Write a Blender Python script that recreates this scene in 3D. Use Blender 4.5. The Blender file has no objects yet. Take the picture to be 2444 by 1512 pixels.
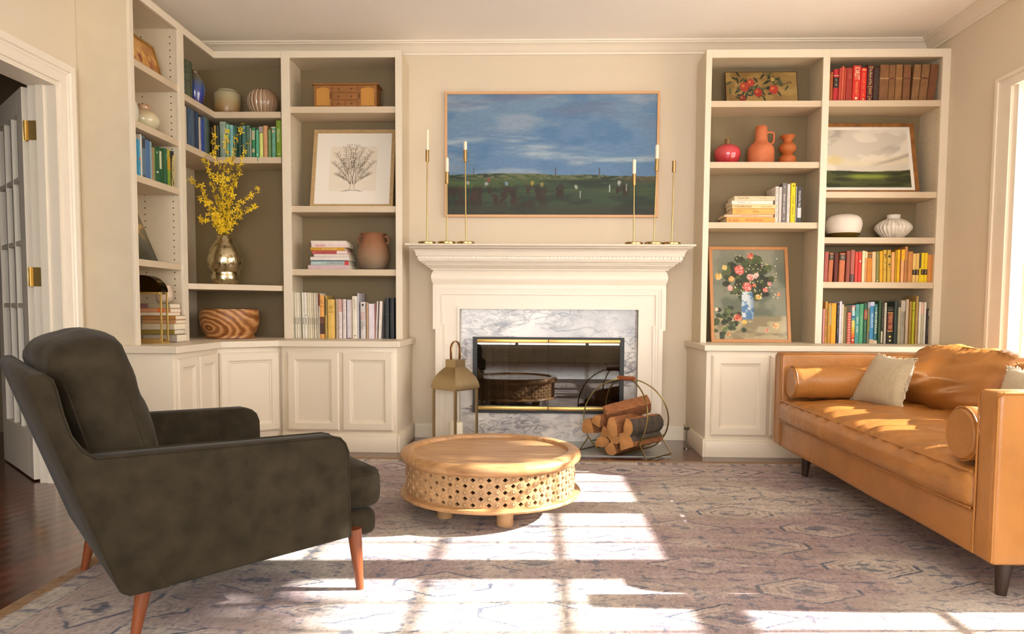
import bpy, bmesh, math, random
import numpy as np
from mathutils import Vector, Matrix, noise
random.seed(7)
C = bpy.context.scene.collection
PI = math.pi
# ---------------------------------------------------------------- camera, world, sun, exposure
# world axes: x right, y away from the camera (towards the fireplace wall), z up, metres
FPX, CXP, CYP, EYE = 1765.0, 1222.0, 844.0, 0.95
PITCH, YAW, ROLL = math.atan(109 / FPX), math.atan(55 / FPX), 0.006
_f = Vector((-math.sin(YAW) * math.cos(PITCH), math.cos(YAW) * math.cos(PITCH), -math.sin(PITCH)))
_r = _f.cross(Vector((0, 0, 1))).normalized()
_u = _r.cross(_f)
RX = _r * math.cos(ROLL) + _u * math.sin(ROLL)
UX = _u * math.cos(ROLL) - _r * math.sin(ROLL)
cam_d = bpy.data.cameras.new('camera')
cam = bpy.data.objects.new('camera', cam_d)
C.objects.link(cam)
M = Matrix((RX, UX, -_f)).transposed().to_4x4()
M.translation = (0, 0, EYE)
cam.matrix_world = M
cam_d.sensor_width = 36
cam_d.lens = 36 * FPX / 2444
cam_d.shift_y = (CYP - 756) / 2444
cam_d.clip_start = 0.02
bpy.context.scene.camera = cam

SUN_T = 0.53            # tangent of the sun's height
world = bpy.data.worlds.new('world')
bpy.context.scene.world = world
world.use_nodes = True
_bg = world.node_tree.nodes['Background']
_bg.inputs[0].default_value = (1.0, 0.985, 0.955, 1)
_bg.inputs[1].default_value = 10.5
sun_d = bpy.data.lights.new('sun', 'SUN')
sun_d.energy = 27
sun_d.color = (1.0, 0.965, 0.91)
sun_d.angle = math.radians(0.55)
sun = bpy.data.objects.new('sun', sun_d)
C.objects.link(sun)
sun.location = (8, 4, 6)
sun.rotation_euler = Vector((-1, -0.05, -SUN_T)).to_track_quat('-Z', 'Y').to_euler()

def portal(name, loc, size, rot):
    d = bpy.data.lights.new(name, 'AREA')
    d.shape = 'RECTANGLE'; d.size, d.size_y = size
    d.cycles.is_portal = True
    o = bpy.data.objects.new(name, d); C.objects.link(o)
    o.location = loc; o.rotation_euler = rot
for _y in (4.015, 3.185, 2.355, 1.525):
    portal('window_portal', (2.86, _y, 1.34), (1.8, 0.68), (0, PI / 2, 0))
portal('added_window_portal', (0.3, -2.56, 1.35), (3.6, 2.1), (PI / 2, 0, 0))
vs = bpy.context.scene.view_settings
vs.view_transform = 'Standard'; vs.look = 'None'; vs.gamma = 1; vs.use_curve_mapping = False
vs.exposure = 0.0
bpy.context.scene.cycles.max_bounces = 10
bpy.context.scene.cycles.transparent_max_bounces = 24
bpy.context.scene.cycles.diffuse_bounces = 6
bpy.context.scene.cycles.sample_clamp_indirect = 8

# ---------------------------------------------------------------- pixel (2444x1512) -> point on a known plane
def ray(px, py):
    return RX * ((px - CXP) / FPX) + UX * ((CYP - py) / FPX) + _f
def PY(px, py, Y):
    d = ray(px, py); return Vector((0, 0, EYE)) + d * (Y / d.y)
def PX(px, py, X):
    d = ray(px, py); return Vector((0, 0, EYE)) + d * (X / d.x)

# ---------------------------------------------------------------- materials
def lin(c):
    if isinstance(c, str):
        c = c.lstrip('#'); c = tuple(int(c[i:i + 2], 16) / 255 for i in (0, 2, 4))
    return tuple(((v / 12.92) if v <= 0.04045 else ((v + 0.055) / 1.055) ** 2.4) for v in c)
_mats = {}
def mat(name, col, rough=0.55, metal=0.0, var=0.06, scale=6.0, stretch=None, bump=0.0, bscale=60.0, spec=0.5, coat=0.0, sheen=0.0, alpha=None):
    if name in _mats: return _mats[name]
    m = bpy.data.materials.new(name); m.use_nodes = True
    nt = m.node_tree; N = nt.nodes; L = nt.links
    b = N['Principled BSDF']
    c = lin(col)
    tc = N.new('ShaderNodeTexCoord')
    mp = N.new('ShaderNodeMapping'); L.new(tc.outputs['Object'], mp.inputs[0])
    if stretch: mp.inputs['Scale'].default_value = stretch
    nz = N.new('ShaderNodeTexNoise'); nz.inputs['Scale'].default_value = scale; nz.inputs['Detail'].default_value = 5
    L.new(mp.outputs[0], nz.inputs[0])
    rp = N.new('ShaderNodeValToRGB')
    rp.color_ramp.elements[0].position = 0.3; rp.color_ramp.elements[1].position = 0.7
    rp.color_ramp.elements[0].color = (*[v * (1 - var) for v in c], 1)
    rp.color_ramp.elements[1].color = (*[min(1, v * (1 + var)) for v in c], 1)
    L.new(nz.outputs[0], rp.inputs[0]); L.new(rp.outputs[0], b.inputs['Base Color'])
    b.inputs['Roughness'].default_value = rough
    b.inputs['Metallic'].default_value = metal
    b.inputs['Specular IOR Level'].default_value = spec
    b.inputs['Coat Weight'].default_value = coat
    if coat: b.inputs['Coat Roughness'].default_value = 0.15
    if sheen: b.inputs['Sheen Weight'].default_value = sheen; b.inputs['Sheen Roughness'].default_value = 0.4
    if bump:
        n2 = N.new('ShaderNodeTexNoise'); n2.inputs['Scale'].default_value = bscale; n2.inputs['Detail'].default_value = 4
        L.new(mp.outputs[0], n2.inputs[0])
        bp = N.new('ShaderNodeBump'); bp.inputs['Strength'].default_value = bump; bp.inputs['Distance'].default_value = 0.01
        L.new(n2.outputs[0], bp.inputs['Height']); L.new(bp.outputs[0], b.inputs['Normal'])
    _mats[name] = m
    return m
def ramp(m, elems):
    """replace the two-stop ramp of a mat() by several stops"""
    rp = [n for n in m.node_tree.nodes if n.type == 'VALTORGB'][0].color_ramp
    while len(rp.elements) > 1: rp.elements.remove(rp.elements[-1])
    for i, (p, c) in enumerate(elems):
        e = rp.elements[0] if i == 0 else rp.elements.new(p)
        e.position = p; e.color = (*lin(c), 1)
    return m
def glass_mat(name, tint=(1, 1, 1), refl=1.0, rough=0.0):
    """thin clear sheet: sees through, reflects more at a slant (the same from both sides)"""
    m = bpy.data.materials.new(name); m.use_nodes = True
    nt = m.node_tree; nt.nodes.clear()
    o = nt.nodes.new('ShaderNodeOutputMaterial'); mx = nt.nodes.new('ShaderNodeMixShader')
    t = nt.nodes.new('ShaderNodeBsdfTransparent'); t.inputs[0].default_value = (*tint, 1)
    g = nt.nodes.new('ShaderNodeBsdfGlossy'); g.inputs['Roughness'].default_value = rough
    lw = nt.nodes.new('ShaderNodeLayerWeight')
    pw = nt.nodes.new('ShaderNodeMath'); pw.operation = 'POWER'; pw.inputs[1].default_value = 5; nt.links.new(lw.outputs['Facing'], pw.inputs[0])
    ml = nt.nodes.new('ShaderNodeMath'); ml.operation = 'MULTIPLY_ADD'; ml.use_clamp = True; ml.inputs[1].default_value = 0.6; ml.inputs[2].default_value = 0.03 * refl
    nt.links.new(pw.outputs[0], ml.inputs[0]); nt.links.new(ml.outputs[0], mx.inputs[0])
    nt.links.new(t.outputs[0], mx.inputs[1]); nt.links.new(g.outputs[0], mx.inputs[2]); nt.links.new(mx.outputs[0], o.inputs[0])
    return m
def attr_mat(name, rough=0.6, bump=0.0, bscale=200, coat=0.0, fine=0.0, fscale=300, spec=0.4):
    m = bpy.data.materials.new(name); m.use_nodes = True
    nt = m.node_tree; N = nt.nodes; L = nt.links; b = N['Principled BSDF']
    a = N.new('ShaderNodeAttribute'); a.attribute_name = 'Col'
    src = a.outputs['Color']
    tc = N.new('ShaderNodeTexCoord')
    if fine:
        nz = N.new('ShaderNodeTexNoise'); nz.inputs['Scale'].default_value = fscale; L.new(tc.outputs['Object'], nz.inputs[0])
        mr = N.new('ShaderNodeMapRange'); mr.inputs[3].default_value = 1 - fine; mr.inputs[4].default_value = 1 + fine
        L.new(nz.outputs[0], mr.inputs[0])
        vm = N.new('ShaderNodeVectorMath'); vm.operation = 'SCALE'
        L.new(src, vm.inputs[0]); L.new(mr.outputs[0], vm.inputs['Scale']); src = vm.outputs[0]
    L.new(src, b.inputs['Base Color']); b.inputs['Roughness'].default_value = rough
    b.inputs['Specular IOR Level'].default_value = spec
    b.inputs['Coat Weight'].default_value = coat; b.inputs['Coat Roughness'].default_value = 0.05
    if bump:
        n2 = N.new('ShaderNodeTexNoise'); n2.inputs['Scale'].default_value = bscale; L.new(tc.outputs['Object'], n2.inputs[0])
        bp = N.new('ShaderNodeBump'); bp.inputs['Strength'].default_value = bump; bp.inputs['Distance'].default_value = 0.004
        L.new(n2.outputs[0], bp.inputs['Height']); L.new(bp.outputs[0], b.inputs['Normal'])
    return m
def flatmat(col, rough=0.6, **k):
    n = 'dyed_' + str(col).lstrip('#') + '_%d' % int(rough * 100)
    return mat(n, col, rough, var=k.pop('var', 0.07), **k)

# ---------------------------------------------------------------- mesh helpers
_loc = {}
class MB:
    def __init__(s): s.v = []; s.f = []
    def add(s, vs_, fs):
        n = len(s.v); s.v += [Vector(v) for v in vs_]; s.f += [tuple(i + n for i in f) for f in fs]; return s
    def box(s, x0, x1, y0, y1, z0, z1):
        return s.add([(x, y, z) for z in (z0, z1) for y in (y0, y1) for x in (x0, x1)],
                     [(0, 2, 3, 1), (4, 5, 7, 6), (0, 1, 5, 4), (2, 6, 7, 3), (0, 4, 6, 2), (1, 3, 7, 5)])
    def prism(s, pts, a0, a1, axis='z'):
        n = len(pts)
        def P(p, a):
            if axis == 'z': return (p[0], p[1], a)
            if axis == 'y': return (p[0], a, p[1])
            return (a, p[0], p[1])
        return s.add([P(p, a0) for p in pts] + [P(p, a1) for p in pts],
                     [tuple(range(n))[::-1], tuple(range(n, 2 * n))] + [(i, (i + 1) % n, n + (i + 1) % n, n + i) for i in range(n)])
    def loft(s, rings, closed=True, cap=True):
        n = len(rings[0]); vs_ = [p for r in rings for p in r]; fs = []
        for k in range(len(rings) - 1):
            for i in range(n if closed else n - 1):
                j = (i + 1) % n
                fs.append((k * n + i, k * n + j, (k + 1) * n + j, (k + 1) * n + i))
        if cap:
            fs.append(tuple(range(n))[::-1]); fs.append(tuple((len(rings) - 1) * n + i for i in range(n)))
        return s.add(vs_, fs)
    def lathe(s, prof, c=(0, 0, 0), n=32, cap=True, rib=None):
        rings = []
        for r, z in prof:
            ring = []
            for i in range(n):
                a = 2 * PI * i / n
                rr = r * (rib(a, z) if rib else 1)
                ring.append((c[0] + rr * math.cos(a), c[1] + rr * math.sin(a), c[2] + z))
            rings.append(ring)
        return s.loft(rings, True, cap)
    def tube(s, path, r, n=10, closed=False, cap=True):
        path = [Vector(p) for p in path]; m = len(path); rings = []
        up = None
        for i, p in enumerate(path):
            if closed: t = (path[(i + 1) % m] - path[i - 1])
            else: t = path[min(i + 1, m - 1)] - path[max(i - 1, 0)]
            t.normalize()
            if up is None: up = t.orthogonal().normalized()
            up = (up - t * up.dot(t)); up = up.normalized() if up.length > 1e-6 else t.orthogonal().normalized()
            q = t.cross(up)
            rr = r[i] if isinstance(r, (list, tuple)) else r
            rings.append([p + (up * math.cos(2 * PI * k / n) + q * math.sin(2 * PI * k / n)) * rr for k in range(n)])
        if closed: rings.append(rings[0])
        return s.loft(rings, True, cap and not closed)
    def rod(s, a, b, r0, r1=None, n=14):
        return s.tube([a, b], [r0, r0 if r1 is None else r1], n)
    def sphere(s, c, r, n=12, sz=1.0):
        k = max(4, n // 2)
        return s.lathe([(max(1e-4, r * math.sin(PI * i / k)), -r * sz * math.cos(PI * i / k)) for i in range(k + 1)], c, n, False)
    def rbox(s, c, size, r, seg=4, rs=3, fn=None, mtx=None):
        h = [a / 2 for a in size]; ax = []
        for a in h:
            rr = min(r, a * 0.999)
            inner = [-(a - rr) + 2 * (a - rr) * i / seg for i in range(seg + 1)]
            l = [-a + rr * (1 - math.cos(PI / 2 * i / rs)) for i in range(rs)]
            ax.append(l + inner + [-x for x in l[::-1]])
        idx = {}; vs_ = []; fs = []
        def V(p):
            k = tuple(round(x, 6) for x in p)
            if k not in idx:
                idx[k] = len(vs_)
                inn = Vector([max(-(a - min(r, a * .999)), min(a - min(r, a * .999), x)) for x, a in zip(p, h)])
                d = Vector(p) - inn
                q = inn + d.normalized() * min(r, min(h) * .999) if d.length > 1e-9 else Vector(p)
                if fn: q = fn(q, Vector([q[i] / h[i] for i in range(3)]))
                q = Vector(q)
                if mtx: q = mtx @ q
                vs_.append(q + Vector(c))
            return idx[k]
        for a in range(3):
            b, d = (a + 1) % 3, (a + 2) % 3
            for sg in (-1, 1):
                for i in range(len(ax[b]) - 1):
                    for j in range(len(ax[d]) - 1):
                        qd = []
                        for (ii, jj) in ((i, j), (i + 1, j), (i + 1, j + 1), (i, j + 1)):
                            p = [0, 0, 0]; p[a] = sg * h[a]; p[b] = ax[b][ii]; p[d] = ax[d][jj]; qd.append(V(p))
                        if sg < 0: qd = qd[::-1]
                        if len(set(qd)) >= 3: fs.append(tuple(dict.fromkeys(qd)))
        return s.add(vs_, fs)
    def build(s, name, m, parent=None, local=False, smooth=True, bevel=0, sub=0, solid=0, origin=None, angle=35):
        me = bpy.data.meshes.new(name)
        if parent is not None:
            off = Vector((0, 0, 0)) if local else _loc[parent.name]
        elif origin is not None: off = Vector(origin)
        else:
            xs = [v.x for v in s.v]; ys = [v.y for v in s.v]; zs = [v.z for v in s.v]
            off = Vector(((min(xs) + max(xs)) / 2, (min(ys) + max(ys)) / 2, min(zs)))
        me.from_pydata([v - off for v in s.v], [], s.f); me.update()
        bm = bmesh.new(); bm.from_mesh(me); bmesh.ops.recalc_face_normals(bm, faces=bm.faces)
        if bevel:
            es = [e for e in bm.edges if len(e.link_faces) == 2 and e.calc_face_angle(0) > 0.6]
            bmesh.ops.bevel(bm, geom=es, offset=bevel, segments=2, affect='EDGES', profile=0.5, clamp_overlap=True)
        bm.to_mesh(me); bm.free()
        if smooth:
            me.shade_smooth(); me.set_sharp_from_angle(angle=math.radians(angle))
        o = bpy.data.objects.new(name, me); C.objects.link(o)
        if isinstance(m, str): m = flatmat(m)
        me.materials.append(m)
        if sub:
            md = o.modifiers.new('subdivision', 'SUBSURF'); md.levels = sub; md.render_levels = sub
        if solid:
            md = o.modifiers.new('thickness', 'SOLIDIFY'); md.thickness = solid; md.offset = -1
        if parent is not None: o.parent = parent; _loc[o.name] = Vector(_loc[parent.name])
        else: o.location = off; _loc[o.name] = Vector(off)
        return o
def tag(o, label=None, cat=None, group=None, kind=None):
    if label:
        n = len(label.split())
        if not 4 <= n <= 16: print('LABEL LENGTH', n, label)
        o['label'] = label
    if cat: o['category'] = cat
    if group: o['group'] = group
    if kind: o['kind'] = kind
    return o
def thing(name, label, cat, loc=(0, 0, 0), rotz=0, group=None, mtx=None):
    o = bpy.data.objects.new(name, None); C.objects.link(o); o.empty_display_size = 0.05
    if mtx is not None: o.matrix_world = mtx
    else: o.location = loc; o.rotation_euler = (0, 0, rotz)
    _loc[o.name] = Vector(loc)
    return tag(o, label, cat, group)
def struct(mb, name, m, label=None, **k):
    o = mb.build(name, m, origin=(0, 0, 0), smooth=k.pop('smooth', False), **k); o['kind'] = 'structure'
    o['label'] = label or name.replace('_', ' ') + ' of the living room'
    o['category'] = name.split('_')[0]
    return o
def faded_type(body, o3, right, up, w, h, parent, m):
    """print too small or worn to read: rows of little upright and level strokes; '~7' is a row of seven"""
    rows = body.split('\n'); right = Vector(right); up = Vector(up); o3 = Vector(o3); mb = MB(); rnd = random.Random(body + str(round(w, 4)))
    mx = max(int(r[1:]) for r in rows); cw = w / mx; rh = h / len(rows)
    def q(x0, x1, y0, y1): mb.add([o3 + right * x + up * y for x, y in ((x0, y0), (x1, y0), (x1, y1), (x0, y1))], [(0, 1, 2, 3)])
    for j, r in enumerate(rows):
        n = int(r[1:]); y0 = h / 2 - rh * (j + 1) + rh * .14; hh = rh * .72
        for i in range(n):
            if n > 7 and i % 6 == 5: continue
            x = (i - n / 2) * cw + cw * .12; st = cw * .2
            k = rnd.randrange(4)
            q(x, x + st, y0, y0 + hh)
            if k != 1: q(x + st, x + cw * .72, y0 + hh * (.82, .4, 0, .42)[k], y0 + hh * (1, .55, .17, .58)[k])
            if k in (1, 3): q(x + cw * .52, x + cw * .72, y0, y0 + hh * (.6 if k == 3 else 1))
    return mb.build('lettering', m, parent, local=True, smooth=False)
def text_mesh(body, o3, right, up, w=None, h=None, parent=None, m=None, name='lettering', shear=0, align='CENTER', local=True):
    if body[0] == '~' and body[1:2].isdigit(): return faded_type(body, o3, right, up, w, h, parent, m)
    cu = bpy.data.curves.new('type', 'FONT'); cu.body = body; cu.align_x = 'LEFT'; cu.resolution_u = 2; cu.shear = shear
    t = bpy.data.objects.new('type', cu)
    me0 = bpy.data.meshes.new_from_object(t)
    co = np.array([v.co[:] for v in me0.vertices]); fs = [tuple(p.vertices) for p in me0.polygons]
    bpy.data.objects.remove(t); bpy.data.curves.remove(cu)
    if not len(co): return
    mn, mx = co.min(0), co.max(0); sz = mx - mn
    sx = w / sz[0] if w else None; sy = h / sz[1] if h else None
    if sx is None: sx = sy
    if sy is None: sy = sx
    right = Vector(right); up = Vector(up); o3 = Vector(o3)
    mid = (mn + mx) / 2
    mb = MB(); mb.add([o3 + right * ((c[0] - mid[0]) * sx) + up * ((c[1] - mid[1]) * sy) for c in co], fs)
    bpy.data.meshes.remove(me0)
    return mb.build(name, m, parent, local=local, smooth=False)

# value noise for painted artworks and the woven rug
def vnoise(x, y, seed=0):
    xi = np.floor(x).astype(np.int64); yi = np.floor(y).astype(np.int64); xf = x - xi; yf = y - yi
    def h(a, b):
        n = (a * 374761393 + b * 668265263 + seed * 1442695041) & 0xffffffff
        n = ((n ^ (n >> 13)) * 1274126177) & 0xffffffff
        return ((n ^ (n >> 16)) & 0xffff) / 65535.0
    u = xf * xf * (3 - 2 * xf); v = yf * yf * (3 - 2 * yf)
    return (h(xi, yi) * (1 - u) + h(xi + 1, yi) * u) * (1 - v) + (h(xi, yi + 1) * (1 - u) + h(xi + 1, yi + 1) * u) * v
def fbm(x, y, seed=0, oct=4):
    s = 0; a = 0.5; t = 0
    for k in range(oct):
        s = s + a * vnoise(x * 2 ** k, y * 2 ** k, seed + k * 17); t += a; a *= 0.5
    return s / t
def sstep(a, b, x):
    t = np.clip((x - a) / (b - a), 0, 1); return t * t * (3 - 2 * t)
def mixc(c, col, w):
    return c * (1 - w[..., None]) + np.array(col if not isinstance(col, str) else [int(col[i:i + 2], 16) / 255 for i in (1, 3, 5)]) * w[..., None]
def painted(name, o, r, u, xs, ys, fn, m, parent, local=True):
    """a flat sheet at o + x*r + y*u coloured per vertex by fn(X, Y) -> sRGB; the picture itself, as paint on canvas"""
    X, Y = np.meshgrid(xs, ys); col = np.clip(fn(X, Y), 0, 1)
    o = np.array(o); r = np.array(r); u = np.array(u)
    P = o + X[..., None] * r + Y[..., None] * u
    nx, ny = len(xs), len(ys); i = np.arange((nx - 1) * (ny - 1)); a = (i // (nx - 1)) * nx + i % (nx - 1)
    F = np.stack([a, a + 1, a + nx + 1, a + nx], 1)
    me = bpy.data.meshes.new(name)
    me.vertices.add(nx * ny); me.vertices.foreach_set('co', P.reshape(-1).astype(np.float32))
    me.loops.add(F.size); me.loops.foreach_set('vertex_index', F.reshape(-1).astype(np.int32))
    me.polygons.add(len(F)); me.polygons.foreach_set('loop_start', np.arange(0, F.size, 4, dtype=np.int32))
    me.update(calc_edges=True); me.validate()
    at = me.color_attributes.new('Col', 'FLOAT_COLOR', 'POINT')
    l = np.where(col <= 0.04045, col / 12.92, ((col + 0.055) / 1.055) ** 2.4)
    at.data.foreach_set('color', np.concatenate([l, np.ones(l.shape[:2] + (1,))], -1).reshape(-1).astype(np.float32))
    me.materials.append(m)
    ob = bpy.data.objects.new(name, me); C.objects.link(ob)
    if parent: ob.parent = parent; _loc[ob.name] = Vector(_loc[parent.name])
    else: _loc[ob.name] = Vector((0, 0, 0))
    return ob
# ---------------------------------------------------------------- shared materials
M_wall = mat('warm_beige_wall_paint', '#d7cab5', 0.8, var=0.015, scale=2, bump=0.04, bscale=250, spec=0.2)
M_ceil = mat('ceiling_paint', '#f9f4ed', 0.85, var=0.01, scale=2, spec=0.2)
M_trim = mat('cream_trim_paint', '#e6dccb', 0.38, var=0.012, scale=4, bump=0.02, bscale=120)
M_case = mat('cream_cabinet_paint', '#dfd3be', 0.42, var=0.015, scale=5, bump=0.025, bscale=150)
M_in = mat('bookcase_side_paint', '#d3c5ab', 0.5, var=0.03, scale=9, bump=0.05, bscale=180)
M_back = mat('shaded_taupe_back_paint', '#7e6d4d', 0.6, var=0.03, scale=3)  # backs darkened: the shade inside the bays is put into the colour
M_shelf = mat('tan_shelf_paint', '#cbb99e', 0.45, var=0.02, scale=6)
M_mantel = mat('white_mantel_paint', '#e6dccc', 0.35, var=0.01, scale=5)
M_brass = mat('polished_brass', '#d6b56c', 0.38, 0.85, var=0.05, scale=20)
M_brass2 = mat('brushed_antique_brass', '#b3a07c', 0.34, 1.0, var=0.08, scale=30, stretch=(1, 1, 12))
M_black = mat('black_painted_metal', '#14120f', 0.45, var=0.1)
M_hole = mat('dark_drilled_hole', '#2a2118', 0.9)
M_winglass = glass_mat('window_pane_glass')

XL, XR, YB, CZ = -2.5, 2.74, 5.39, 2.83      # left wall, right wall, fireplace wall, ceiling
# ---------------------------------------------------------------- floor, ceiling, walls
def wood_floor():
    m = mat('dark_red_brown_floorboards', '#4a2416', 0.2, var=0.35, scale=3, stretch=(8, 0.7, 1), coat=0.35, bump=0.05, bscale=8)
    nt = m.node_tree; N = nt.nodes; L = nt.links; b = N['Principled BSDF']
    tc = [n for n in N if n.type == 'TEX_COORD'][0]
    mp = N.new('ShaderNodeMapping'); L.new(tc.outputs['Object'], mp.inputs[0]); mp.inputs['Rotation'].default_value = (0, 0, PI / 2 + 0.28)
    br = N.new('ShaderNodeTexBrick'); br.inputs['Scale'].default_value = 1; br.inputs['Brick Width'].default_value = 0.9
    br.inputs['Row Height'].default_value = 0.075; br.inputs['Mortar Size'].default_value = 0.0012; br.inputs['Bias'].default_value = 0
    br.inputs['Color1'].default_value = (*lin('#6e3420'), 1); br.inputs['Color2'].default_value = (*lin('#4a2114'), 1)
    br.inputs['Mortar'].default_value = (*lin('#1a0c07'), 1)
    L.new(mp.outputs[0], br.inputs[0])
    old = [n for n in N if n.type == 'VALTORGB'][0]
    mx = N.new('ShaderNodeMix'); mx.data_type = 'RGBA'; mx.blend_type = 'MULTIPLY'; mx.inputs[0].default_value = 0.5
    L.new(br.outputs[0], mx.inputs[6]); L.new(old.outputs[0], mx.inputs[7])
    mx2 = N.new('ShaderNodeMix'); mx2.data_type = 'RGBA'; mx2.inputs[0].default_value = 0.5
    L.new(br.outputs[0], mx2.inputs[6]); L.new(mx.outputs[2], mx2.inputs[7]); L.new(mx2.outputs[2], b.inputs['Base Color'])
    # each board is slightly cupped
    sx = N.new('ShaderNodeSeparateXYZ'); L.new(mp.outputs[0], sx.inputs[0])
    wv = N.new('ShaderNodeMath'); wv.operation = 'PINGPONG'; wv.inputs[1].default_value = 0.0375; L.new(sx.outputs[1], wv.inputs[0])
    bp = N.new('ShaderNodeBump'); bp.inputs['Strength'].default_value = 0.5; bp.inputs['Distance'].default_value = 0.05
    L.new(wv.outputs[0], bp.inputs['Height']); L.new(bp.outputs[0], b.inputs['Normal'])
    return m
M_floor = wood_floor()
struct(MB().box(-5.2, XR + 0.12, -2.7, YB + 0.12, -0.06, 0), 'floor', M_floor, 'dark red brown polished floorboards')
struct(MB().box(-5.2, XR + 0.12, -2.7, YB + 0.12, CZ, CZ + 0.1), 'ceiling', M_ceil, 'plain pale ceiling')
# fireplace wall with the firebox opening
FBX0, FBX1, FBZ0, FBZ1 = -0.442, 0.63, 0.205, 0.746
b = MB()
b.box(XL - 0.15, FBX0, YB, YB + 0.12, 0, CZ); b.box(FBX1, XR + 0.12, YB, YB + 0.12, 0, CZ)
b.box(FBX0, FBX1, YB, YB + 0.12, 0, FBZ0); b.box(FBX0, FBX1, YB, YB + 0.12, FBZ1, CZ)
struct(b, 'wall_back', M_wall, 'beige wall behind the fireplace and bookcases')
# right wall, four tall windows
WY = [(3.69, 4.34), (2.86, 3.51), (2.03, 2.68), (1.20, 1.85)]
WZ0, WZ1 = 0.45, 2.24
OY0, OY1 = 1.13, 4.42
b = MB()
b.box(XR, XR + 0.14, OY1, YB, 0, CZ); b.box(XR, XR + 0.14, -2.6, OY0, 0, CZ)
b.box(XR, XR + 0.14, OY0, OY1, 0, WZ0); b.box(XR, XR + 0.14, OY0, OY1, WZ1, CZ)
struct(b, 'wall_right', M_wall, 'beige wall with the tall windows on the right')
# left wall with the french door opening
DY0, DY1, DZ = 2.2, 3.87, 2.12
b = MB()
b.box(XL - 0.15, XL, DY1, YB, 0, CZ); b.box(XL - 0.15, XL, -2.6, DY0, 0, CZ); b.box(XL - 0.15, XL, DY0, DY1, DZ, CZ)
struct(b, 'wall_left', M_wall, 'beige wall around the french door opening')
# wall behind the viewer with an unseen wide window, added to let in daylight
b = MB()
b.box(-5.2, -1.6, -2.7, -2.6, 0, CZ); b.box(2.2, XR + 0.12, -2.7, -2.6, 0, CZ)
b.box(-1.6, 2.2, -2.7, -2.6, 0, 0.25); b.box(-1.6, 2.2, -2.7, -2.6, 2.45, CZ)
struct(b, 'wall_front', M_wall, 'beige wall opposite the fireplace')
b = MB()
for x in (-1.6, -0.35, 0.9, 2.15): b.box(x, x + 0.05, -2.68, -2.62, 0.25, 2.45)
for z in (0.25, 1.3, 2.4): b.box(-1.6, 2.2, -2.675, -2.625, z, z + 0.05)
struct(b, 'window_5', M_trim, 'unseen window opposite the fireplace, added for more daylight')
# adjoining room beyond the french door
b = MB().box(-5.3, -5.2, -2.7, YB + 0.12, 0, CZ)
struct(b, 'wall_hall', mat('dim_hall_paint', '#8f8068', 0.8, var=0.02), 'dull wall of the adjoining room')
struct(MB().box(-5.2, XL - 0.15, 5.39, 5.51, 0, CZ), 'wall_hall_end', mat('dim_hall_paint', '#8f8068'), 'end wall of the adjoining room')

# crown moulding
def crown(mb, p0, p1, inward):
    prof = [(0, 2.748), (0.012, 2.748), (0.014, 2.762), (0.022, 2.766), (0.03, 2.775), (0.04, 2.79), (0.058, 2.806), (0.072, 2.811), (0.074, 2.818), (0.084, 2.82), (0.086, CZ), (0, CZ)]
    p0 = Vector(p0); p1 = Vector(p1); q = Vector(inward)
    mb.loft([[p + q * a + Vector((0, 0, z)) for a, z in prof] for p in (p0, p1)])
b = MB(); crown(b, (XL, YB, 0), (XR, YB, 0), (0, -1, 0))
struct(b, 'trim_1', M_trim, 'crown moulding above the fireplace', smooth=True)
b = MB(); crown(b, (XR, YB, 0), (XR, -2.6, 0), (-1, 0, 0))
struct(b, 'trim_2', M_trim, 'crown moulding above the windows', smooth=True)
b = MB(); crown(b, (XL, 3.99, 0), (XL, -2.6, 0), (1, 0, 0))
struct(b, 'trim_3', M_trim, 'crown moulding above the french door', smooth=True)
# baseboards at the fireplace wall
for n, x0, x1 in (('baseboard_left', -0.88, -0.70), ('baseboard_right', 0.90, 1.10)):
    b = MB().box(x0, x1, YB - 0.016, YB, 0, 0.085); b.box(x0, x1, YB - 0.024, YB, 0, 0.02); b.box(x0, x1, YB - 0.01, YB, 0.085, 0.1)
    struct(b, n, M_trim, 'white baseboard beside the mantel, ' + n.split('_')[1] + ' side')
b = MB().box(XR - 0.016, XR, 1.0, 4.8, 0, 0.09)
struct(b, 'baseboard_window', M_trim, 'white baseboard under the windows')

# windows: casing, mullions, sashes, muntins
b = MB()
xi = XR - 0.02
b.box(xi, XR, OY1, OY1 + 0.14, 0.35, WZ1 + 0.075)          # far side casing
b.box(xi - 0.008, XR, OY1 + 0.115, OY1 + 0.14, 0.35, WZ1 + 0.075)
b.box(xi, XR, OY0 - 0.14, OY0, 0.35, WZ1 + 0.075)
b.box(xi - 0.001, XR, OY0, OY1, WZ1, WZ1 + 0.075)
b.box(xi - 0.009, XR - 0.001, OY0 - 0.14, OY1 + 0.115, WZ1 + 0.055, WZ1 + 0.076)
b.box(XR - 0.07, XR + 0.05, OY0 - 0.16, OY1 + 0.16, WZ0 - 0.03, WZ0)
for (y0, y1), (y2, y3) in zip(WY[:-1], WY[1:]):
    b.box(xi, XR + 0.13, y3 + 0.02, y0 - 0.02, WZ0, WZ1)
b.box(XR, XR + 0.02, OY1 - 0.04, OY1, WZ0, WZ1)
struct(b, 'trim_4', M_trim, 'white painted window casings and sill')
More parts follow.
